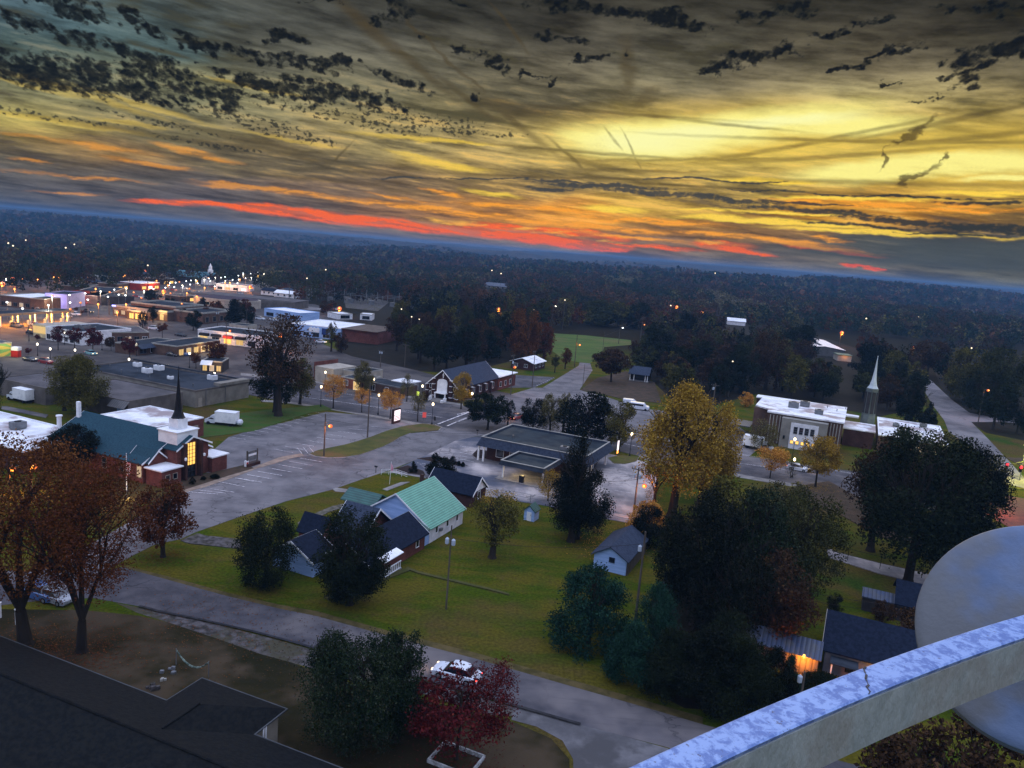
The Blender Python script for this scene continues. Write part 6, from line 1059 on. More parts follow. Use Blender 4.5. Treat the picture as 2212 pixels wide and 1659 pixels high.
def make_car(label, paint, suv=False, lit=True, group=None, tail=False):
    o = empty('car', (0, 0, 0), 0, label, 'car', group); hz = 1.15 if suv else 1.0
    def sec(x, w, z0, z1, r=.12): return [(x, -w, z0), (x, -w, z1-r), (x, -w+r*1.2, z1), (x, w-r*1.2, z1), (x, w, z1-r), (x, w, z0)]
    body = [sec(-2.25, .72, .38, .62), sec(-2.18, .84, .26, .72*hz), sec(-1.75, .9, .2, .84*hz), sec(-.9, .92, .2, .92*hz), (sec(0, .92, .2, .94*hz)), sec(1.1, .92, .2, .96*hz), sec(1.9, .88, .22, .95*hz), sec(2.22, .8, .3, .86*hz), sec(2.3, .7, .42, .74)]
    loft(body).build('body', VP[paint], o, smooth=False)
    zt = 1.42*hz; zb = .90*hz
    def cs_(x, w, z, wt): return [(x, -w, zb), (x, -wt, z), (x, wt, z), (x, w, zb)]
    bk = 1.95 if suv else 1.75; bt = 1.6 if suv else 1.1
    loft([cs_(-1.05, .84, zb+.02, .82), cs_(-.35, .84, zt-.04, .66), cs_(0, .85, zt, .66), cs_(.6, .85, zt, .66), cs_(bt, .84, zt-.06, .64), cs_(bk, .8, zb+.03, .76)]).build('windows', M['glass'], o)
    loft([[(x, -w, z), (x, -w, z+.05), (x, w, z+.05), (x, w, z)] for x, w, z in ((-.45, .62, zt-.08), (-.1, .66, zt-.01), (.6, .66, zt), (bt, .64, zt-.07), (bt+.12, .6, zt-.14))]).build('roof', VP[paint], o)
    for x in (-1.38, 1.38):
        for s_ in (-1, 1):
            w = MB().tube((0, -.1, 0), (0, .1, 0), .32, n=16).build('wheel', M['tyre'], o, loc=(x, s_*.84, .32)); MB().tube((0, s_*.101, 0), (0, s_*.115, 0), .19, n=12).build('hub', M['hub'], w)
    for s_ in (-1, 1):
        MB().ball(-2.17, s_*.62, .64, .10, .2, .1).build('headlight', EM['head'] if lit else M['hub'], o); MB().ball(2.24, s_*.66, .74, .08, .16, .1).build('taillight', EM['tail'] if tail or lit else M['red'], o)
    return o
protos = {}
def place_car(k, x, y, deg, paint, label, suv=False, lit=False, tail=False, group=None, s=1.0):
    key = (paint, suv, lit, tail)
    if key in protos: o = copy_tree(protos[key]); tag(o, label, 'car', group)
    else: o = make_car(label, paint, suv, lit, group, tail); protos[key] = o
    g = G(c(k, x, y)); o.location = g; o.rotation_euler.z = R_(deg); o.scale = (s, s, s); o['label'] = label
    if not group and 'group' in o: del o['group']
    return o
nc = place_car('B3', 1290, 1085, -20, 'white', 'white saloon car with amber headlamps on the near road beside the red tree', lit=True, s=1.1)
light(nc, (-3.2, 0, .7), 25, (1, .6, .3), .2)
place_car('B1', 465, 300, 60, 'red', 'car with bright headlamps coming round the bank', lit=True); light(protos[('red', False, True, False)], (-3.0, 0, .8), 120, (1, .45, .2), .3)
place_car('c1', 240, 1352, 160, 'black', 'black car parked left of the dark red pickup'); place_car('c1', 365, 1370, 160, 'red', 'dark red pickup like car parked beside a black car', suv=True)
place_car('c1', 720, 1300, 150, 'teal', 'pale teal car with glowing lamps below the maroon trees', lit=True); place_car('c1', 1365, 1312, 160, 'black', 'left of two dark cars outside the yellow windowed shop'); place_car('c1', 1445, 1305, 160, 'blue', 'right of two dark cars outside the yellow windowed shop', suv=True)
place_car('c1', 1222, 1102, 175, 'white', 'white off road car near the restaurant entrance', suv=True); place_car('c1', 700, 968, 160, 'black', 'dark car braking on the main road before the restaurant', tail=True, lit=True, suv=True)
place_car('c1', 130, 1080, 170, 'sand', 'car glowing orange at the pumps', suv=True); place_car('c1', 285, 1072, 170, 'white', 'second car glowing orange at the pumps, nearer the road'); place_car('c1', 260, 1140, 170, 'black', 'dark car leaving the pumps', suv=True)
place_car('c1', 530, 1005, 165, 'silver', 'silver car parked behind the fuel canopy'); place_car('c1', 598, 990, 165, 'white', 'white van like car at the end of the fuel canopy', suv=True)
place_car('c2', 582, 775, 165, 'white', 'white car with red lamps in the lot of the blue entrance store', lit=True); place_car('c2', 55, 572, 170, 'white', 'white car beside the low blue shed range', suv=True); place_car('c2', 215, 570, 170, 'silver', 'silver car left of the white roofed store'); place_car('c2', 170, 580, 170, 'white', 'white car left of the silver car by the white roofed store')
place_car('c3', 1222, 700, 150, 'white', 'white car in the little lot behind the bare tree'); place_car('c1', 1432, 1155, 170, 'black', 'dark car on the curved kerb behind the brown shop'); place_car('B2', 330, 710, 160, 'blue', 'dark blue car seen through the branches at lower left', suv=True); place_car('B2', 440, 735, 160, 'silver', 'grey car beside the dark blue one at lower left')
place_car('c4', 612, 1350, 150, 'white', 'white car behind the right golden street tree', lit=True)
place_car('c1', 1218, 1000, 0, 'silver', 'silver car hidden by the dark bushes of the restaurant') if False else None
for i, (x, y, p_, l_) in enumerate([(840, 893, 'white', 1), (1020, 868, 'sand', 1), (905, 858, 'red', 1), (1090, 845, 'red', 1), (660, 898, 'red', 0), (380, 885, 'blue', 1), (1370, 793, 'red', 1), (1460, 780, 'white', 1), (1500, 815, 'black', 0), (1575, 818, 'white', 0), (1600, 815, 'silver', 0), (1645, 825, 'white', 0), (1690, 812, 'silver', 1), (1900, 820, 'silver', 0), (1680, 770, 'red', 1), (2080, 760, 'black', 0), (950, 840, 'silver', 1), (1130, 850, 'white', 1), (740, 815, 'black', 0), (1560, 755, 'sand', 1), (1820, 720, 'white', 0), (1760, 730, 'blue', 0), (1960, 715, 'sand', 1), (1870, 725, 'black', 0)]):
    place_car('c1', x, y, 165+rnd.uniform(-8, 8), p_, 'small car in the far store car parks', lit=bool(l_), group='cars of the far store car parks')
def box_truck(k, x, y, deg, label):
    o = house('box_truck', k, x, y, deg, label, 'truck'); MB().box(-1.6, 3.0, -1.1, 1.1, .75, 3.1).build('cargo_box', M['white'], o); MB().box(-1.65, 3.05, -1.13, 1.13, 3.1, 3.16).build('box_roof', M['trim'], o)
    loft([[(x_, -w, .45), (x_, -w, z), (x_, w, z), (x_, w, .45)] for x_, w, z in ((-4.0, .85, 1.0), (-3.9, .95, 1.2), (-3.1, .98, 1.35), (-2.5, .95, 2.15), (-1.65, .98, 2.2))]).build('cab', VP['white'], o)
    loft([[(x_, -w, z0), (x_, -w*.92, z), (x_, w*.92, z), (x_, w, z0)] for x_, w, z0, z in ((-3.12, .99, 1.36, 1.4), (-2.56, .985, 1.36, 2.08), (-1.9, .985, 1.36, 2.1))]).build('windows', M['glass'], o)
    for x_ in (-3.1, 1.9):
        for s_ in (-1, 1): MB().tube((0, -.13, 0), (0, .13, 0), .4, n=14).build('wheel', M['tyre'], o, loc=(x_, s_*.95, .4))
    MB().box(-1.6, 3.0, -.9, .9, .45, .75).build('chassis', M['black'], o); return o
box_truck('c5', 1950, 605, -4, 'white box truck parked on the grass beside the church hall'); MB().ball(3.6, 0, 1.0, .7, .9, .7).build('trailer_nose', VP['white'], bpy.data.objects['box_truck'])
box_truck('c5', 190, 400, -24, 'white box truck backed up to the grey warehouse at left')
o = house('van', 'B1', 1440, 228, -14, 'white passenger van towing a small trailer on the far side lot', 'van')
loft([[(x_, -w, .35), (x_, -w, z-.2), (x_, -w*.85, z), (x_, w*.85, z), (x_, w, z-.2), (x_, w, .35)] for x_, w, z in ((2.9, .8, 1.1), (2.7, .98, 1.3), (2.0, 1.0, 1.45), (1.35, 1.0, 2.15), (-2.6, 1.0, 2.2), (-2.9, .95, 2.1))]).build('body', VP['white'], o)
MB().box(-2.5, 1.2, -1.015, -1.0, 1.3, 1.85).box(-2.5, 1.2, 1.0, 1.015, 1.3, 1.85).build('windows', M['glass'], o)
for x_ in (-1.9, 1.9):
    for s_ in (-1, 1): MB().tube((0, -.12, 0), (0, .12, 0), .36, n=14).build('wheel', M['tyre'], o, loc=(x_, s_*.92, .36))
o = house('trailer', 'B1', 1362, 198, -14, 'small white enclosed trailer behind the van', 'trailer'); loft([[(x_, -1, .5), (x_, -1, z-.15), (x_, -.85, z), (x_, .85, z), (x_, 1, z-.15), (x_, 1, .5)] for x_, z in ((-1.9, 2.1), (1.1, 2.15), (1.9, 1.6))]).build('body', VP['white'], o)
MB().box(-1.7, 1.2, -1.02, -1.005, .5, .95).build('dark_panel', M['black'], o)
for x_ in (-.4, .4):
    for s_ in (-1, 1): MB().tube((0, -.12, 0), (0, .12, 0), .33, n=14).build('wheel', M['tyre'], o, loc=(x_, s_*.92, .33))
box_truck('c4', 315, 1200, 150, 'white delivery truck half hidden by the orange street tree'); 
# ------------------------------------------------------------------ trees
def leaf_mat(name, c1, c2, c3=None):
    m = bpy.data.materials.new(name); m.use_nodes = True; nt = m.node_tree; b = NB(nt); P_ = nt.nodes['Principled BSDF']
    P_.inputs['Roughness'].default_value = .75; P_.inputs['Specular IOR Level'].default_value = .03
    ge = b.n('ShaderNodeNewGeometry').outputs['Random Per Island']; oi = b.n('ShaderNodeObjectInfo').outputs['Random']; tcn = b.n('ShaderNodeTexCoord').outputs['Object']
    nz = b.noise(tcn, 1.6, 4, .6); f_ = b.m('ADD', b.m('MULTIPLY', ge, .5), b.m('MULTIPLY', b.ms(nz, .35, .65), .6))
    cc = b.mix(b.m('SUBTRACT', f_, b.m('MULTIPLY', oi, .15), clamp=True), c1, c2)
    if c3: cc = b.mix(b.m('MULTIPLY', b.ms(b.m('ADD', ge, b.m('MULTIPLY', nz, .5)), .95, 1.2), .8), cc, c3)
    b.put(P_.inputs['Base Color'], cc); return m
LM = dict(brown=leaf_mat('brown_leaves', (0.0746, 0.0263, 0.0075), (0.1417, 0.0522, 0.0150), (0.1940, 0.0820, 0.0224)), rust=leaf_mat('rust_leaves', (0.0597, 0.0179, 0.0071), (0.1193, 0.0387, 0.0120)),
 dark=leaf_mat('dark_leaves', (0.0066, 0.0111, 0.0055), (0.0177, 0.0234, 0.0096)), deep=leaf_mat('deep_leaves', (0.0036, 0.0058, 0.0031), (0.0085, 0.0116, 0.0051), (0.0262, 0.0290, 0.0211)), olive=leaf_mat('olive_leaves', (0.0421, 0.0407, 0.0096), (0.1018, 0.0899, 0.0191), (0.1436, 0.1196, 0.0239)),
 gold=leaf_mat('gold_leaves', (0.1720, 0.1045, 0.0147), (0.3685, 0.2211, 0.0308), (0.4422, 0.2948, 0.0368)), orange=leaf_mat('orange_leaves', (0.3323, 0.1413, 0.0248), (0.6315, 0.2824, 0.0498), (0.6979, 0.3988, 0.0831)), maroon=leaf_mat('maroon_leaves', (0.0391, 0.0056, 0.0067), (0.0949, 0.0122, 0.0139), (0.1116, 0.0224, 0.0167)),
 teal=leaf_mat('evergreen_leaves', (0.0063, 0.0235, 0.0157), (0.0173, 0.0510, 0.0313)), green=leaf_mat('green_leaves', (0.0061, 0.0153, 0.0061), (0.0217, 0.0325, 0.0131), (0.0478, 0.0564, 0.0347)), khaki=leaf_mat('khaki_leaves', (0.0600, 0.0542, 0.0216), (0.1442, 0.1202, 0.0422), (0.1923, 0.1682, 0.0600)), umber=leaf_mat('umber_leaves', (0.0268, 0.0154, 0.0096), (0.0574, 0.0306, 0.0154), (0.0861, 0.0479, 0.0191)),
 mossy=leaf_mat('mossy_leaves', (0.0225, 0.0273, 0.0099), (0.0560, 0.0560, 0.0149)))
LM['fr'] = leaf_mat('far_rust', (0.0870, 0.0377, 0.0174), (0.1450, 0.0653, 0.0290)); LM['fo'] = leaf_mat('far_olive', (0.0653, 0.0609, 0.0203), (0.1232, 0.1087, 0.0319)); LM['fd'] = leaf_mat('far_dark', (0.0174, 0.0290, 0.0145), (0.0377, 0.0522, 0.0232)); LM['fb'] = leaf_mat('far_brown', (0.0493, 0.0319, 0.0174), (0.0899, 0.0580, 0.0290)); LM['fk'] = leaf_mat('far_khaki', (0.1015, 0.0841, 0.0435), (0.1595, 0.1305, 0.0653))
rng = np.random.default_rng(5)
def leaf_cloud(P_, s, rg, flat_=.0):
    n = len(P_); a = rg.normal(size=(n, 3)); a /= np.linalg.norm(a, axis=1)[:, None]; b_ = rg.normal(size=(n, 3)); b_ -= (b_*a).sum(1)[:, None]*a; b_ /= np.linalg.norm(b_, axis=1)[:, None]
    s = s*rg.uniform(.6, 1.35, (n, 1)); a = a*s; b_ = b_*s*.62
    V_ = np.stack([P_-a, P_+b_, P_+a, P_-b_], 1).reshape(-1, 3); return V_
def quads_mesh(name, V_, m):
    n = len(V_)//4; me = bpy.data.meshes.new(name); me.vertices.add(len(V_)); me.vertices.foreach_set('co', np.asarray(V_, np.float32).ravel())
    me.loops.add(n*4); me.loops.foreach_set('vertex_index', np.arange(n*4, dtype=np.int32)); me.polygons.add(n); me.polygons.foreach_set('loop_start', np.arange(0, n*4, 4, dtype=np.int32)); me.update(); me.materials.append(m); return me
PROF = {'round': lambda t: np.sqrt(np.clip(1-(2*t-1)**2, 0, 1))**.85, 'oval': lambda t: np.sqrt(np.clip(1-(2*t-1.0)**2, 0, 1))*.9+.1*np.sin(np.pi*t), 'cone': lambda t: np.clip(1.02-t, 0, 1)**.8*np.clip(t*9, 0, 1)**.5,
 'egg': lambda t: np.sin(np.pi*np.clip(t, 0, 1)**.62)**.75, 'spread': lambda t: np.sin(np.pi*np.clip(t, 0, 1)**1.35)**.6, 'top': lambda t: np.clip(.35+.8*t, 0, 1)*np.clip((1-t)*4, 0, 1)**.5, 'bush': lambda t: np.sqrt(np.clip(1-t*t, 0, 1))}
def crown_mesh(kind, n, leaf, seed, lobes=26, sparse=0., mname='crown'):
    """unit crown: radius 1, z from 0 to 1 (scaled per tree)"""
    rg = np.random.default_rng(seed); pr = PROF[kind]; L = []
    for i in range(lobes):
        t = rg.uniform(.06, .94); a = rg.uniform(0, 2*np.pi); r = float(pr(t)); sz = rg.uniform(.20, .38)*(.55+.45*r)
        q = max(0, r-sz*.75)*rg.uniform(.75, 1.1); L.append((q*np.cos(a), q*np.sin(a), t, sz))
    if not sparse: L.append((0, 0, .5, .5)); L.append((0, 0, .3, .42))
    L = np.array(L); w = L[:, 3]**2; w /= w.sum(); idx = rg.choice(len(L), n, p=w); d = rg.normal(size=(n, 3)); d /= np.linalg.norm(d, axis=1)[:, None]
    sub = rg.normal(size=(len(L)*14, 3)); sub /= np.linalg.norm(sub, axis=1)[:, None]; k = rg.integers(0, 14, n); sd_ = sub[idx*14+k]; d = d*.55+sd_*(.75 if not sparse else 1.1)
    rad = rg.uniform(.45, 1.0, n)**.6; P_ = L[idx, :3].copy(); rr = L[idx, 3]*rad
    P_[:, 0] += d[:, 0]*rr; P_[:, 1] += d[:, 1]*rr; P_[:, 2] += d[:, 2]*rr*.5
    P_[:, 2] = np.clip(P_[:, 2], .0, 1.02); return P_
CM = {}
def crown(kind, mkey, lod, var, ratio):
    """crown mesh shared by trees of one kind; ratio = height over radius keeps leaves from stretching"""
    rq = round(ratio*2)/2; key = (kind, mkey, lod, var, rq)
    if key in CM: return CM[key]
    n, leaf, lob = {'giant': (46000, .0165, 70), 'airy': (25000, .0175, 64), 'hero': (22000, .025, 54), 'near': (9000, .038, 38), 'mid': (2600, .068, 24), 'far': (700, .12, 14), 'sparse': (5200, .036, 40), 'wispy': (2600, .030, 34)}[lod]
    P_ = crown_mesh(kind, n, leaf, hash((kind, lod, var)) % 9999 if False else (sum(map(ord, kind+lod))*7+var*131) % 9999, lob, lod in ('sparse', 'wispy', 'airy'))
    P_[:, 2] *= ratio; V_ = leaf_cloud(P_, leaf, np.random.default_rng(var+3)); CM[key] = (quads_mesh('crown', V_, LM[mkey]), ratio); return CM[key]
TM = {}
def trunk_mesh(var, ratio, split, slim=1.0):
    """unit trunk: height 1 to the crown top, splitting into limbs"""
    key = (var, round(ratio, 1), round(split, 1), slim)
    if key in TM: return TM[key]
    rg = random.Random(var*17+3); mb = MB(); r0 = .030*slim; top = Vector((rg.uniform(-.02, .02), rg.uniform(-.02, .02), max(.14, split)))
    mb.tube((0, 0, -.01), (top*.12)[:], r0*1.6, r0*1.1, 8, False); mb.tube((top*.12)[:], top, r0*1.1, r0*.8, 8, False)
    def grow(p, d, L, r, lv):
        q = p+d*L; mb.tube(p, q, r, r*.6, 6 if lv < 2 else 4, False)
        if lv >= 3: return
        for i in range(3 if lv < 2 else 2):
            nd = (d+Vector((rg.uniform(-.7, .7), rg.uniform(-.7, .7), rg.uniform(-.1, .55)))).normalized(); grow(q if i else p+d*L*.75, nd, L*rg.uniform(.6, .8), r*.55, lv+1)
    for i in range(4):
        a = i*1.57+rg.uniform(-.4, .4); grow(top, Vector((math.cos(a)*ratio*.9, math.sin(a)*ratio*.9, .8)).normalized(), (1-top.z)*.36, r0*.55, 0)
    grow(top, Vector((0, 0, 1)), (1-top.z)*.4, r0*.7, 0)
    me = mb.mesh('trunk', M['bark']); TM[key] = me; return me
NT_ = [0]
def plant_tree(g, h, z0, R, kind, mkey, lod, label, cat='tree', group=None, name='tree', bark=True, slim=1.):
    NT_[0] += 1; v = NT_[0] % 3; o = empty(name, g, rnd.uniform(0, 360), label, cat, group); ratio = (h-z0)/R
    me, rt = crown(kind, mkey, lod, v, max(.5, ratio)); cr = bpy.data.objects.new('crown', me); col.objects.link(cr); cr.parent = o; cr.location = (0, 0, z0)
    s = R*rnd.uniform(.97, 1.03); cr.scale = (s, s*rnd.uniform(.92, 1.05), (h-z0)/rt); cr.rotation_euler.z = 0
    if bark:
        tk = bpy.data.objects.new('trunk', trunk_mesh(v, min(1.2, R/h), max(.12, (z0+.25*(h-z0))/h) if lod != 'airy' else max(.16, z0/h*.62), slim)); col.objects.link(tk); tk.parent = o; tk.scale = (h*.96, h*.96, h*.93)
    return o
def tree(k, x, y, yt, yb, hw, kind, mkey, lod, label, cat='tree', name='tree', bark=True, group=None, slim=1., lean=0):
    """(x, y) foot, yt crown top, yb crown bottom, hw half width of the crown as seen"""
    b_ = c(k, x, y); g = G(b_); h = tall(b_, c(k, 0, yt)[1]); z0 = tall(b_, c(k, 0, yb)[1]) if yb < y else .0; dep = proj(g.x, g.y, (h+z0)/2)[2]
    R = hw*CR[k][0]*dep/FPX*(1.1 if lod in ('near', 'hero', 'sparse') else 1.); return plant_tree(g, h, z0, R, kind, mkey, lod, label, cat, group, name, bark, slim)
T = tree
# near trees
T('d', 55, 1392, 960, 1262, 170, 'round', 'brown', 'airy', 'massive brown autumn tree at the left edge, thick dark trunk'); T('d', 176, 1408, 990, 1285, 128, 'round', 'rust', 'airy', 'tall rusty autumn tree, second trunk from the left edge', slim=.8)
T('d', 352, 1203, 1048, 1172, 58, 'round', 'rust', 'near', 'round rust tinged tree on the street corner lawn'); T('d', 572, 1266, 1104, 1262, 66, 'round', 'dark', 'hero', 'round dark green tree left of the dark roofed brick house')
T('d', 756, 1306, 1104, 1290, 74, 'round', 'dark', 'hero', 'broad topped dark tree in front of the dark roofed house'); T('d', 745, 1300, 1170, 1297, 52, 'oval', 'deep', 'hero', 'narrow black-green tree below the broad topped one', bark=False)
T('d', 775, 1610, 1388, 1594, 134, 'round', 'green', 'giant', 'large grey-green leafy tree in the foreground centre'); T('d', 855, 1600, 1370, 1500, 62, 'round', 'green', 'near', 'lighter right hand bough tree beside the foreground green tree'); T('d', 710, 1590, 1368, 1480, 46, 'oval', 'green', 'near', 'upright pale topped tree at the left of the foreground group')
T('d', 985, 1640, 1466, 1590, 92, 'round', 'maroon', 'sparse', 'crimson leaved tree in front of the white car', slim=.7); T('d', 1050, 1625, 1430, 1570, 52, 'round', 'maroon', 'sparse', 'taller crimson shoots at the back of the crimson tree', bark=False); T('d', 905, 1570, 1480, 1568, 44, 'round', 'umber', 'near', 'brown shrub between the green and the crimson tree')
T('d', 1270, 1388, 1225, 1385, 84, 'bush', 'teal', 'hero', 'broad blue-green cedar on the lawn below the blue shed'); T('B1', 1110, 1590, 1490, 1590, 60, 'bush', 'olive', 'near', 'yellow green shrub at the foot of the blue shed', bark=False, cat='shrub', name='shrub')
for i, (x, y, yt, hw, mk, l) in enumerate([(1365, 1480, 1345, 50, 'teal', 'leftmost cedar of the roadside thicket'), (1440, 1505, 1358, 60, 'dark', 'second cedar of the roadside thicket'), (1405, 1440, 1260, 52, 'teal', 'taller cedar rising behind the thicket next to the utility pole'), (1515, 1535, 1355, 62, 'deep', 'middle cedar of the roadside thicket'), (1590, 1550, 1368, 60, 'dark', 'fourth cedar along the roadside thicket'), (1662, 1530, 1400, 48, 'deep', 'cedar beside the metal roofed outbuilding'), (1700, 1505, 1412, 26, 'teal', 'small pointed cedar at the right end of the thicket'), (1560, 1480, 1320, 60, 'dark', 'dark cedar behind the thicket'), (1770, 1500, 1455, 40, 'dark', 'low dark bush under the orange wall lamp')]):
    T('d', x, y, yt, y-4, hw*1.25, 'egg' if i != 6 else 'cone', mk, 'hero', l, name='cedar', bark=False)
for x, y, yt, yb, hw, mk, l, kd in [(1500, 1350, 1062, 1330, 92, 'deep', 'huge black-green tree right of the blue shed', 'round'), (1610, 1330, 1050, 1300, 96, 'green', 'tall dark tree with pale twigs in the middle of the great clump', 'egg'), (1715, 1300, 1070, 1270, 88, 'mossy', 'tall olive-dark tree at the right of the great clump', 'round'), (1560, 1400, 1180, 1390, 84, 'deep', 'low black tree in front of the great clump', 'round'), (1670, 1400, 1200, 1390, 70, 'umber', 'brown-black tree above the outbuilding', 'round'), (1450, 1290, 1110, 1280, 46, 'dark', 'dark tree crowding the blue shed', 'round'), (1560, 1240, 1040, 1200, 70, 'olive', 'olive crowned tree at the back of the great clump', 'round'), (1680, 1170, 1045, 1150, 60, 'khaki', 'thin khaki tree beside the main street', 'round'),
    (1960, 1262, 940, 1215, 118, 'dark', 'enormous dark tree left of the antenna drum', 'round'), (2060, 1210, 960, 1180, 82, 'deep', 'right hand dark tree behind the antenna drum', 'round'), (1880, 1190, 945, 1150, 66, 'umber', 'brown tinged tree on the left of the enormous dark one', 'round'), (1965, 1120, 930, 1100, 88, 'mossy', 'olive topped tree behind the enormous dark one', 'round'), (2110, 1150, 985, 1120, 42, 'olive', 'olive tree by the crossing', 'round'), (1985, 1420, 1330, 1415, 62, 'umber', 'brown shrubby tree between the two dark roofs', 'round'), (1905, 1345, 1300, 1340, 24, 'umber', 'small purplish tree on the dark lawn', 'round'), (1800, 1330, 1285, 1328, 16, 'deep', 'small black bush beside the dark lawn', 'round')]:
    T('d', x, y, yt, yb, hw, kd, mk, 'hero' if hw > 80 else 'near', l)
T('d', 1450, 1118, 820, 1062, 88, 'egg', 'gold', 'hero', 'tall golden leaved tree towering behind the bank lot'); T('d', 1512, 1100, 862, 1045, 70, 'round', 'gold', 'hero', 'golden tree joined to the right side of the tallest golden one'); T('d', 1525, 1080, 960, 1060, 46, 'round', 'olive', 'near', 'olive-gold tree low on the right of the golden pair')
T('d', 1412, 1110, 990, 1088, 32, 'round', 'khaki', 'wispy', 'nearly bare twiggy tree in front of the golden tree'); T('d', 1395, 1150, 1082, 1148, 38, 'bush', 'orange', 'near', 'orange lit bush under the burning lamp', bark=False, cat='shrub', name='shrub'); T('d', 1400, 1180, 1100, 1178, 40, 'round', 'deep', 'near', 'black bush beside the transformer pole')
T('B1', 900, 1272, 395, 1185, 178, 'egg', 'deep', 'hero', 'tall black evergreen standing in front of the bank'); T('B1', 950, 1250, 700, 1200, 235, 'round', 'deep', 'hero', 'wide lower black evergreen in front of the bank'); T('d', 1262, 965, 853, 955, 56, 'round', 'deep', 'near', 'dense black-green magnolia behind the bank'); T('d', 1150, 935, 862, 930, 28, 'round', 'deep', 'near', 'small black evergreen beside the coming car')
T('d', 1053, 928, 852, 912, 44, 'round', 'dark', 'near', 'spreading dark tree left of the bank roof'); T('d', 1096, 920, 862, 915, 16, 'oval', 'dark', 'mid', 'narrow dark tree between the spreading one and the car'); T('d', 1188, 938, 852, 930, 26, 'oval', 'khaki', 'near', 'yellow-khaki street tree left of the magnolia'); T('d', 1215, 940, 848, 900, 18, 'oval', 'khaki', 'mid', 'second yellow-khaki tree touching the magnolia')
T('d', 1335, 975, 872, 960, 36, 'round', 'olive', 'near', 'rust edged round street tree beside the bank sign'); T('d', 1184, 1082, 1014, 1074, 24, 'round', 'gold', 'sparse', 'little golden tree at the corner of the bank canopy'); T('d', 1063, 1205, 1072, 1175, 54, 'spread', 'olive', 'sparse', 'gnarled olive yard tree with thick trunk right of the green roof', slim=1.7); T('d', 1070, 1150, 1062, 1110, 44, 'spread', 'gold', 'wispy', 'wispy golden tree behind the gnarled yard tree')
for k, x, y, yt, hw, l in (('c6', 1800, 690, 620, 34, 'small clipped cone bush, leftmost behind the big bush'), ('c6', 1952, 730, 650, 32, 'clipped egg bush at the right of the big bush'), ('c6', 1607, 800, 702, 38, 'clipped egg bush nearest the garden railing'), ('c6', 1845, 865, 655, 135, 'big dense dark bush above the green roof'), ('c6', 2000, 740, 695, 20, 'tiny round bush in the bed'), ('c6', 2040, 748, 705, 18, 'second tiny round bush in the bed'), ('B1', 15, 672, 632, 16, 'small dark bush at the bed end'), ('B1', 45, 680, 640, 16, 'last small dark bush of the bed'), ('c5', 1675, 1120, 1060, 30, 'small round shrub before the church door'), ('c5', 1870, 1075, 1030, 40, 'dark shrub in the church bed'), ('c5', 1770, 1085, 1050, 24, 'low shrub between the church shrubs')):
    T(k, x, y, yt, y-2, hw, 'egg', 'deep', 'near', l, cat='shrub', name='shrub', bark=False)
T('c5', 640, 1010, 610, 960, 190, 'round', 'deep', 'hero', 'dense black evergreen against the teal church roof'); T('c5', 380, 960, 745, 930, 90, 'round', 'dark', 'near', 'dark bush tree under the white church wing'); T('c5', 700, 520, -5, 440, 225, 'egg', 'olive', 'hero', 'olive leaved tree in front of the warehouse'); T('c5', 560, 480, 10, 330, 130, 'spread', 'khaki', 'sparse', 'thin topped tree behind the olive warehouse tree'); T('d', -4, 905, 772, 890, 18, 'oval', 'dark', 'mid', 'dark tree cut by the left edge near the warehouse')
T('c2', 212, 1412, 550, 1150, 255, 'round', 'umber', 'sparse', 'great half bare tree in front of the shops', slim=1.1); T('c2', 180, 1380, 830, 1290, 200, 'round', 'dark', 'near', 'lower dark foliage of the half bare tree'); T('c2', 400, 1310, 920, 1250, 130, 'round', 'olive', 'near', 'rust and olive round tree right of the half bare one')
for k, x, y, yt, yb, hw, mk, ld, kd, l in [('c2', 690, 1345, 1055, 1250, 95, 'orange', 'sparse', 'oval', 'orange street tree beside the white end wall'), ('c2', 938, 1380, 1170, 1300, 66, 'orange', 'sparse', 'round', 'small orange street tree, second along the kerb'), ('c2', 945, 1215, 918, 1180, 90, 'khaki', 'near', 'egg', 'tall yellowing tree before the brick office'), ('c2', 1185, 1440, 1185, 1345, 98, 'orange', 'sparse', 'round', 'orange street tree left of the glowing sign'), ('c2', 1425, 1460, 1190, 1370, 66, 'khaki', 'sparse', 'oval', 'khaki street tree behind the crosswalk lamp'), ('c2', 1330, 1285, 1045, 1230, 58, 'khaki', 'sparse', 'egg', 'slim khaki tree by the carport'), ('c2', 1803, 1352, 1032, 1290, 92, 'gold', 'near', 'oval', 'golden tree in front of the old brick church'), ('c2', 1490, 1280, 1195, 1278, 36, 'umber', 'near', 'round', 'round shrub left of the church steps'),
    ('c4', 352, 1215, 990, 1190, 88, 'khaki', 'sparse', 'round', 'thin khaki tree at the left front of the concrete church'), ('c4', 415, 1405, 1185, 1345, 108, 'orange', 'sparse', 'spread', 'low orange-brown street tree before the concrete church'), ('c4', 737, 1468, 1110, 1375, 132, 'gold', 'near', 'round', 'bright golden street tree before the concrete church'), ('c4', 92, 1352, 1115, 1280, 46, 'khaki', 'sparse', 'oval', 'slender half bare street tree by the kerb'), ('c4', 560, 1405, 1270, 1400, 50, 'khaki', 'wispy', 'round', 'wispy twigs beside the nearer church lamp')]:
    T(k, x, y, yt, yb, hw, kd, mk, ld, l, slim=.6)
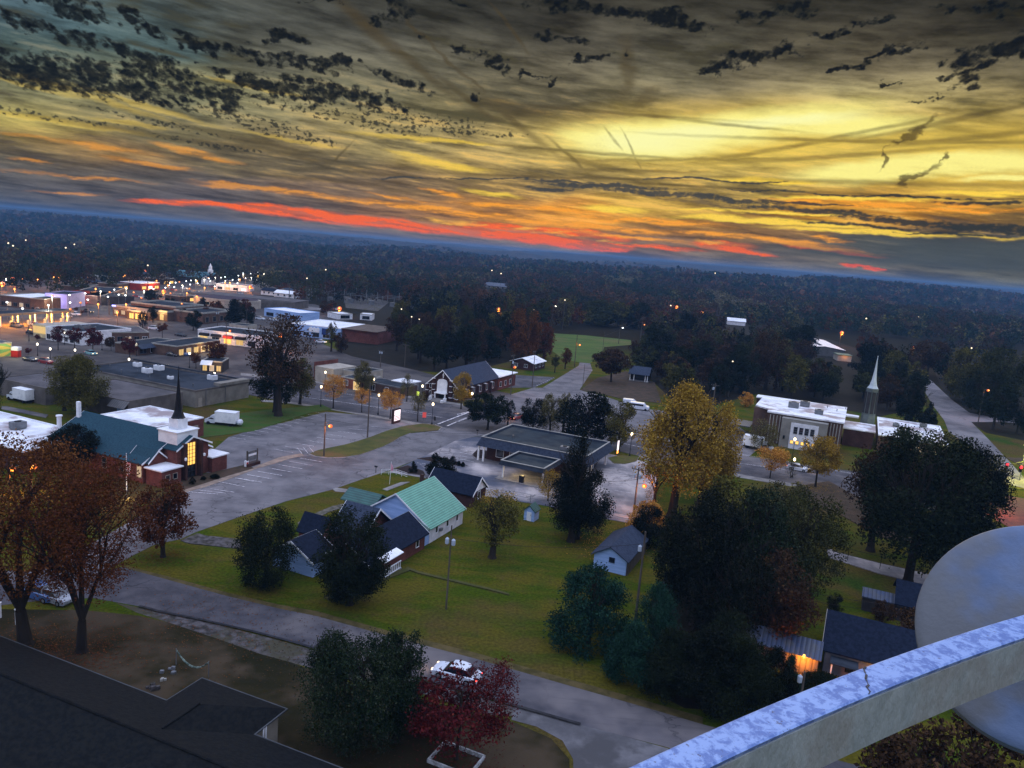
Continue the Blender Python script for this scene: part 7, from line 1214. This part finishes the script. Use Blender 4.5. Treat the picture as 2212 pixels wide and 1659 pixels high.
for k, x, y, yt, yb, hw, mk, l in [('c1', 460, 1265, 1078, 1200, 58, 'maroon', 'first maroon tree before the strip building'), ('c1', 590, 1260, 1080, 1205, 62, 'maroon', 'second maroon tree before the strip building'), ('c1', 735, 1290, 1090, 1230, 78, 'maroon', 'third and largest maroon tree before the strip building'), ('c1', 880, 1270, 1165, 1240, 50, 'umber', 'dim brown tree between maroon trees'), ('c1', 1028, 1330, 1160, 1285, 68, 'maroon', 'fourth maroon tree before the strip building'), ('c1', 1695, 1400, 1195, 1335, 95, 'rust', 'rusty red tree beside the blue awning shop'), ('c1', 1552, 1412, 1285, 1365, 45, 'rust', 'small pink-red sapling tree in the car park'), ('c1', 652, 990, 945, 975, 18, 'umber', 'tiny leafless tree by the braking car'), ('c1', 228, 1300, 1248, 1290, 26, 'maroon', 'tiny maroon bush by the kiosk'), ('c1', 300, 1190, 1140, 1178, 24, 'maroon', 'tiny maroon tree by the forecourt'), ('c1', 1285, 1190, 1050, 1120, 44, 'rust', 'small rusty tree lit by the restaurant'), ('c1', 605, 965, 925, 950, 18, 'umber', 'tiny brown tree near the road kerb')]:
    T(k, x, y, yt, yb, hw, 'round', mk, 'mid', l, slim=.6)
for k, x, y, yt, yb, hw, kd, mk, l in [('c1', 1215, 885, 790, 880, 66, 'round', 'deep', 'black bush clump behind the restaurant'), ('c1', 1130, 1090, 958, 1080, 40, 'oval', 'deep', 'dark conifer before the restaurant entrance'), ('c1', 1530, 1110, 955, 1100, 76, 'round', 'dark', 'dark round tree at the restaurant corner'), ('c1', 1850, 1085, 858, 1080, 100, 'cone', 'deep', 'black evergreen clump behind the white shop row'), ('c1', 1955, 1070, 900, 1060, 70, 'round', 'dark', 'right half of the evergreen clump behind the white shop row'), ('c2', 672, 850, 590, 775, 62, 'oval', 'olive', 'olive tree beside the blue entrance store'), ('c2', 760, 860, 690, 850, 70, 'round', 'umber', 'brown shrubs before the red brick side wall'), ('c2', 640, 525, 400, 520, 82, 'round', 'umber', 'round shrub tree at the substation fence'), ('c2', 1655, 450, 252, 440, 82, 'cone', 'deep', 'dark cone shaped cedar standing above the wood'),
    ('c3', 530, 690, 385, 685, 90, 'round', 'rust', 'rust coloured tree at the left corner of the bright field'), ('c3', 350, 700, 270, 690, 150, 'round', 'brown', 'brown crowned tree left of the rust coloured one'), ('c3', 628, 812, 655, 760, 40, 'oval', 'mossy', 'small tree beside the pale roofed bungalow'), ('c3', 718, 778, 600, 735, 54, 'round', 'rust', 'small rust tree before the bright field'), ('c3', 1118, 895, 618, 830, 168, 'spread', 'umber', 'wide spreading tree on the bare corner ground'), ('c3', 500, 455, 178, 440, 110, 'round', 'mossy', 'olive tree far left of the field'), ('c3', 690, 420, 172, 400, 95, 'round', 'khaki', 'pale leafless looking tree behind the field'), ('c3', 770, 400, 245, 395, 60, 'round', 'rust', 'reddish tree behind the field'), ('c3', 1310, 720, 530, 700, 60, 'round', 'umber', 'brown tree by the parked white car'), ('c3', 1410, 780, 545, 760, 85, 'round', 'dark', 'dark tree above the porch house'),
    ('c3', 1760, 600, 285, 590, 128, 'egg', 'deep', 'large black evergreen right of the field'), ('c3', 1560, 900, 640, 880, 90, 'round', 'umber', 'brown tree right of the porch house'), ('c3', 1720, 880, 640, 860, 80, 'oval', 'olive', 'yellow-olive tree behind the golden tree'), ('c3', 1960, 640, 500, 630, 70, 'round', 'khaki', 'faded tree among the right wood'), ('c3', 2050, 620, 420, 600, 90, 'round', 'olive', 'olive tree at the right wood edge'), ('c3', 1340, 430, 210, 420, 130, 'round', 'dark', 'dark round tree beyond the field'), ('c3', 1000, 400, 185, 395, 170, 'round', 'mossy', 'broad mossy tree beyond the field'), ('c3', 1180, 420, 200, 410, 120, 'round', 'olive', 'olive tree beyond the field centre'),
    ('c4', 1150, 705, 470, 695, 168, 'round', 'deep', 'black dome shaped tree behind the needle spire'), ('c4', 1085, 560, 395, 555, 80, 'round', 'rust', 'rust dome tree beside the pale warehouse'), ('c4', 1525, 692, 430, 640, 130, 'round', 'umber', 'lone round tree beside the country road'), ('c4', 1400, 1075, 700, 1060, 130, 'cone', 'deep', 'tall black conifer right of the needle spire'), ('c4', 1520, 1075, 870, 1070, 80, 'cone', 'deep', 'lower black conifer at the road side'), ('c4', 1240, 930, 680, 910, 90, 'round', 'umber', 'brown tree between spire and conifer'), ('c4', 600, 580, 330, 570, 130, 'round', 'dark', 'dark green tree left of the pale warehouse'), ('c4', 500, 790, 500, 780, 60, 'oval', 'olive', 'olive pointed tree behind the concrete church roof'), ('c4', 380, 780, 365, 770, 130, 'round', 'umber', 'brown-black tree behind the concrete church'), ('c4', 200, 800, 480, 790, 120, 'round', 'dark', 'dark tree behind the left side of the concrete church'),
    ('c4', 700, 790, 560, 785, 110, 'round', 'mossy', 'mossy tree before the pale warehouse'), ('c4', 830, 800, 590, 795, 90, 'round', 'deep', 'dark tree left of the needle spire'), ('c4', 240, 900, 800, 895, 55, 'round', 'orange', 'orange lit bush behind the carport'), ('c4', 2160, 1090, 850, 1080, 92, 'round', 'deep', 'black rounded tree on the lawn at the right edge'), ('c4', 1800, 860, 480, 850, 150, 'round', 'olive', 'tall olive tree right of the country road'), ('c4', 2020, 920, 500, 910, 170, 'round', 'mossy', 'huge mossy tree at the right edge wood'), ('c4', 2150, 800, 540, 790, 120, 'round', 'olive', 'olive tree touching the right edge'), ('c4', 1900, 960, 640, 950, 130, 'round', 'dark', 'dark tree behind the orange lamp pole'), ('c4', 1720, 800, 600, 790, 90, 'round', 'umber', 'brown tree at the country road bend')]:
    T(k, x, y, yt, yb, hw, kd, mk, 'near' if hw*CR[k][0] > 30 else 'mid', l)
# undergrowth of orange leaves below the catwalk, lower right corner
for x, y, r, l in ((2130, 1640, 70, 'dark brown tree crown directly below the antenna drum'), (2010, 1660, 60, 'brown tree crown in the dark under the guard rail')):
    g = G((x, y), 9.); plant_tree(Vector((g.x, g.y, 0)), 11, 2.5, 5, 'round', 'umber', 'near', l)
T('B6', 1660, 1215, 1050, 1210, 130, 'bush', 'rust', 'sparse', 'rusty shrub tops at the bottom edge before the big roof', cat='shrub', name='shrub', bark=False)
# fallen leaves lying round the trees
FL = [('d', 55, 1400, 9, 'brown', 2600), ('d', 176, 1412, 8, 'rust', 2200), ('d', 352, 1206, 5, 'rust', 700), ('d', 985, 1640, 6, 'maroon', 900), ('d', 1445, 1118, 7, 'gold', 1200), ('d', 1063, 1207, 5, 'olive', 500), ('d', 572, 1266, 5, 'umber', 400), ('d', 775, 1605, 8, 'umber', 900), ('d', 1320, 1180, 9, 'orange', 900), ('d', 1232, 1168, 6, 'umber', 500), ('c4', 737, 1468, 6, 'gold', 700), ('d', 1850, 1120, 16, 'rust', 1500), ('d', 450, 1345, 16, 'brown', 1500), ('c2', 212, 1412, 9, 'umber', 700), ('d', 640, 1440, 14, 'umber', 1200)]
for k_i, mk_ in enumerate(sorted(set(f_[4] for f_ in FL))):
    PT = []
    for k, x, y, rad_, m_, n in FL:
        if m_ != mk_: continue
        g = G(c(k, x, y)); a = rng.uniform(0, 2*np.pi, n); r = rad_*np.sqrt(rng.uniform(0, 1, n))*rng.uniform(.3, 1, n); PT.append(np.stack([g.x+r*np.cos(a), g.y+r*np.sin(a), np.full(n, .14)], 1))
    PT = np.concatenate(PT); V_ = leaf_cloud(PT, .10, rng); V_[:, 2] = .13+(V_[:, 2]-.14)*.25; o = bpy.data.objects.new('fallen_leaves', quads_mesh('fallen_leaves', V_, LM[mk_])); col.objects.link(o); tag(o, kind='stuff')
# woods: trees that cannot be told apart inside one region share a label
CLEAR = [('c4', 775, 420, 1015, 590), ('c2', 1400, 985, 2210, 1330), ('c3', 250, 650, 580, 800), ('c3', 1290, 750, 1520, 905), ('c3', 600, 465, 1300, 735), ('c3', 1180, 660, 1270, 720), ('c1', 1290, 630, 2130, 850), ('c2', 0, 270, 320, 390), ('c2', 320, 530, 1050, 700), ('c4', 300, 800, 1660, 1200), ('c4', 1290, 620, 2100, 1290), ('c3', 0, 30, 205, 92), ('c3', 1290, 1020, 1480, 1160), ('c4', 120, 265, 245, 335), ('c2', 560, 240, 1200, 470), ('c1', 0, 600, 1280, 860), ('c2', 1090, 780, 1330, 1000)]
CLR = [(c(k, x0, y0), c(k, x1, y1)) for k, x0, y0, x1, y1 in CLEAR]
def inpoly(x, y, P_):
    r = False; j = len(P_)-1
    for i in range(len(P_)):
        if (P_[i][1] > y) != (P_[j][1] > y) and x < (P_[j][0]-P_[i][0])*(y-P_[i][1])/(P_[j][1]-P_[i][1])+P_[i][0]: r = not r
        j = i
    return r
placed = []; WOOD = []
NAMES = {'dark': 'dark green', 'deep': 'black-green', 'olive': 'olive', 'umber': 'brown', 'rust': 'rust coloured', 'mossy': 'mossy green', 'khaki': 'faded khaki', 'gold': 'golden', 'brown': 'russet'}
def wood(poly, n, hr, mats, label, group, R=(3.2, 5.2), mind=6.5):
    rn = random.Random(len(placed)*3+n); P2 = [G(p) for p in poly]; P2 = [(p.x, p.y) for p in P2]; xs = [p[0] for p in P2]; ys = [p[1] for p in P2]; k = 0; tries = 0
    while k < n and tries < n*40:
        tries += 1; x, y = rn.uniform(min(xs), max(xs)), rn.uniform(min(ys), max(ys))
        if not inpoly(x, y, P2) or any((x-a)**2+(y-b)**2 < mind**2 for a, b in placed): continue
        h = rn.uniform(*hr); r = rn.uniform(*R); u, v, D = proj(x, y, h); u2, v2, _ = proj(x, y, 0); w = r*FPX/D
        if any(u+w > a[0] and u-w < b[0] and v < b[1]-2 and v2 > a[1] and (v2 > b[1]-8 or i in (0, 4)) for i, (a, b) in enumerate(CLR)): continue
        placed.append((x, y)); mk = rn.choice(mats); k += 1; WOOD.append((math.hypot(x, y), x, y, h, r, mk, label, group, rn.uniform(.1, .2), rn.choice(['round', 'round', 'egg', 'oval'])))
wood([(735, 795), (1000, 806), (1190, 770), (1185, 700), (1100, 680), (960, 668), (840, 680), (740, 720)], 110, (12, 18), ['deep', 'dark', 'deep', 'umber', 'mossy', 'dark', 'umber', 'olive'], '%s tree of the dark wood in the centre', 'central dark wood', (4.2, 6.2), 5)
wood([(1385, 810), (1390, 720), (1560, 705), (1780, 745), (1975, 800), (1990, 880), (1900, 890), (1640, 850), (1560, 865), (1490, 890)], 170, (10, 15), ['deep', 'umber', 'dark', 'olive', 'umber', 'mossy'], '%s tree of the wood behind the concrete church', 'wood behind the concrete church', (3.8, 5.6), 5)
wood([(2050, 890), (2010, 780), (2090, 745), (2400, 745), (2400, 990), (2130, 935)], 70, (9, 14), ['olive', 'mossy', 'umber', 'dark'], '%s tree of the wood right of the country road', 'wood right of the country road', (3.8, 6), 5.5)
wood([(1190, 712), (1400, 712), (1440, 725), (1500, 700), (1300, 668), (1100, 640), (1000, 650)], 120, (10, 15), ['umber', 'olive', 'dark', 'mossy', 'rust', 'umber'], '%s tree in the belt beyond the bright field', 'belt beyond the bright field', (4.5, 7), 7)
wood([(1380, 715), (1500, 700), (1800, 735), (2000, 770), (2400, 760), (2400, 690), (1500, 648), (1300, 650)], 330, (9, 15), ['umber', 'dark', 'mossy', 'olive', 'umber', 'rust', 'khaki'], '%s tree on the far right slope', 'far right slope wood', (5, 7.5), 7.5)
wood([(560, 645), (720, 668), (1000, 664), (1100, 655), (900, 628), (560, 608)], 110, (9, 14), ['umber', 'dark', 'mossy', 'rust'], '%s tree behind the substation', 'trees behind the substation', (5, 8), 9)
wood([(-60, 640), (-60, 596), (300, 598), (560, 604), (560, 612), (300, 622), (130, 640), (60, 650)], 90, (9, 13), ['umber', 'dark', 'mossy'], '%s tree behind the far left houses', 'trees behind the far left houses', (5, 8), 9)
wood([(330, 700), (560, 690), (560, 640), (330, 640), (0, 640), (0, 660), (300, 660)], 26, (5, 9), ['umber', 'dark', 'rust'], '%s small tree among the far shops', 'small trees among the far shops', (2.2, 3.6), 12)
WOOD.sort(); NI = max(0, 292-NT_[0])
for i, (d_, x, y, h, r, mk, label, group, z, kd) in enumerate(WOOD[:NI]):
    plant_tree(Vector((x, y, 0)), h, h*z, r, kd, mk, 'mid', label % NAMES[mk], group=group+' ('+mk+')')
rest = WOOD[NI:]; rg_ = np.random.default_rng(9); AV = []; IX = []; ks = sorted(set(w[5] for w in rest))
for (d_, x, y, h, r, mk, label, group, z, kd) in rest:
    q = 420 if d_ < 330 else 240; P_ = crown_mesh(kd, q, 0, int(x*7+y) % 97, 16); P_[:, :2] *= r; P_[:, 0] += x; P_[:, 1] += y; P_[:, 2] = P_[:, 2]*h*(1-z)+h*z; AV.append(leaf_cloud(P_, .45 if q > 400 else .62, rg_)); IX += [ks.index(mk)]*q
me = quads_mesh('woodland', np.concatenate(AV), LM[ks[0]])
for k in ks[1:]: me.materials.append(LM[k])
me.polygons.foreach_set('material_index', np.array(IX, np.int32)); o = bpy.data.objects.new('woodland', me); col.objects.link(o); tag(o, kind='stuff')
# the far forest: one mass nobody could count
def vlim(u): return float(np.interp(u, [-200, 0, 300, 560, 720, 900, 1000, 1200, 1500, 1800, 2212, 2600], [592, 598, 603, 606, 632, 648, 664, 668, 690, 722, 752, 790]))
def forest(name, r0, r1, sp, q, leaf, kinds):
    rg = np.random.default_rng(int(r0)); n = int(.62*2*math.pi*(r1*r1-r0*r0)/2*(84/360.)/(sp*sp)*2.2/1.24); bk = {k: [] for k in kinds}
    a = np.radians(rg.uniform(-43, 43, n)); r = np.sqrt(rg.uniform(r0*r0, r1*r1, n)); X_, Y_ = r*np.sin(a), r*np.cos(a)
    for x, y in zip(X_, Y_):
        u, v, _ = proj(x, y, 0.)
        if v > vlim(u) and r0 < 1000: continue
        if r0 < 1000 and any(a_[0]-8 < u < b_2[0]+8 and v > a_[1] and (v > b_2[1]-4 or i_ in (0, 4)) and v < b_2[1]+30 for i_, (a_, b_2) in enumerate(CLR)): continue
        zz = hills(x, y); h = rg.uniform(8, 15); R = rg.uniform(4, 7.5)*(1 if r0 < 1300 else 1.4); t = rg.uniform(0, 2*np.pi, q); ph = np.arccos(rg.uniform(-.45, 1, q)); rr = rg.uniform(.75, 1.05, q)
        P_ = np.stack([x+R*rr*np.sin(ph)*np.cos(t), y+R*rr*np.sin(ph)*np.sin(t), zz+h*.45+h*.55*rr*np.cos(ph)], 1)
        nf = mnoise.noise(Vector((x/90, y/130, 2))); bk[kinds[int(np.clip((nf*.9+.5)*len(kinds)+rg.uniform(-1.4, 1.4), 0, len(kinds)-1))]].append(P_)
    me = None; allV = []; idx = []
    for i, k in enumerate(kinds):
        if bk[k]: V_ = leaf_cloud(np.concatenate(bk[k]), leaf, rg); allV.append(V_); idx += [i]*(len(V_)//4)
    me = quads_mesh(name, np.concatenate(allV), LM[kinds[0]])
    for k in kinds[1:]: me.materials.append(LM[k])
    me.polygons.foreach_set('material_index', np.array(idx, np.int32)); o = bpy.data.objects.new(name, me); col.objects.link(o); tag(o, kind='stuff'); return o
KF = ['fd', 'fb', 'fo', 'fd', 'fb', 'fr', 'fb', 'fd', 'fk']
forest('near_forest', 300, 620, 9.5, 130, .75, KF); forest('outer_forest', 620, 1150, 12, 50, 1.1, KF); forest('middle_forest', 1150, 3000, 21, 13, 3.0, KF)
cm_ = mat('far_canopy', (.018, .017, .012), (.06, .042, .024), .012, .95, detail=6)
def canopy(x, y, r): return hills(x, y)+6+6*abs(mnoise.noise(Vector((x/16, y/45, 0))))+3*mnoise.noise(Vector((x/60, y/60, 5)))
rs = [2600.]
while rs[-1] < 9200: rs.append(rs[-1]*1.013)
polar('distant_forest', cm_, rs, -45, 45, 900, canopy, 'stuff')
# haze
hz = MB().box(-9500, 9500, -9500, 9500, -60, 62).build('haze', None); tag(hz, kind='stuff'); hm = bpy.data.materials.new('dusk_air'); hm.use_nodes = True; nt = hm.node_tree; nt.nodes.clear()
pv = nt.nodes.new('ShaderNodeVolumePrincipled'); pv.inputs['Color'].default_value = (.15, .34, .64, 1); pv.inputs['Density'].default_value = 1.9e-4; pv.inputs['Anisotropy'].default_value = 0.
mo = nt.nodes.new('ShaderNodeOutputMaterial'); nt.links.new(pv.outputs[0], mo.inputs['Volume']); hz.data.materials.append(hm); hz.display_type = 'WIRE'
print('OBJ', len(bpy.data.objects), 'lights', len([o for o in bpy.data.objects if o.type == 'LIGHT']))
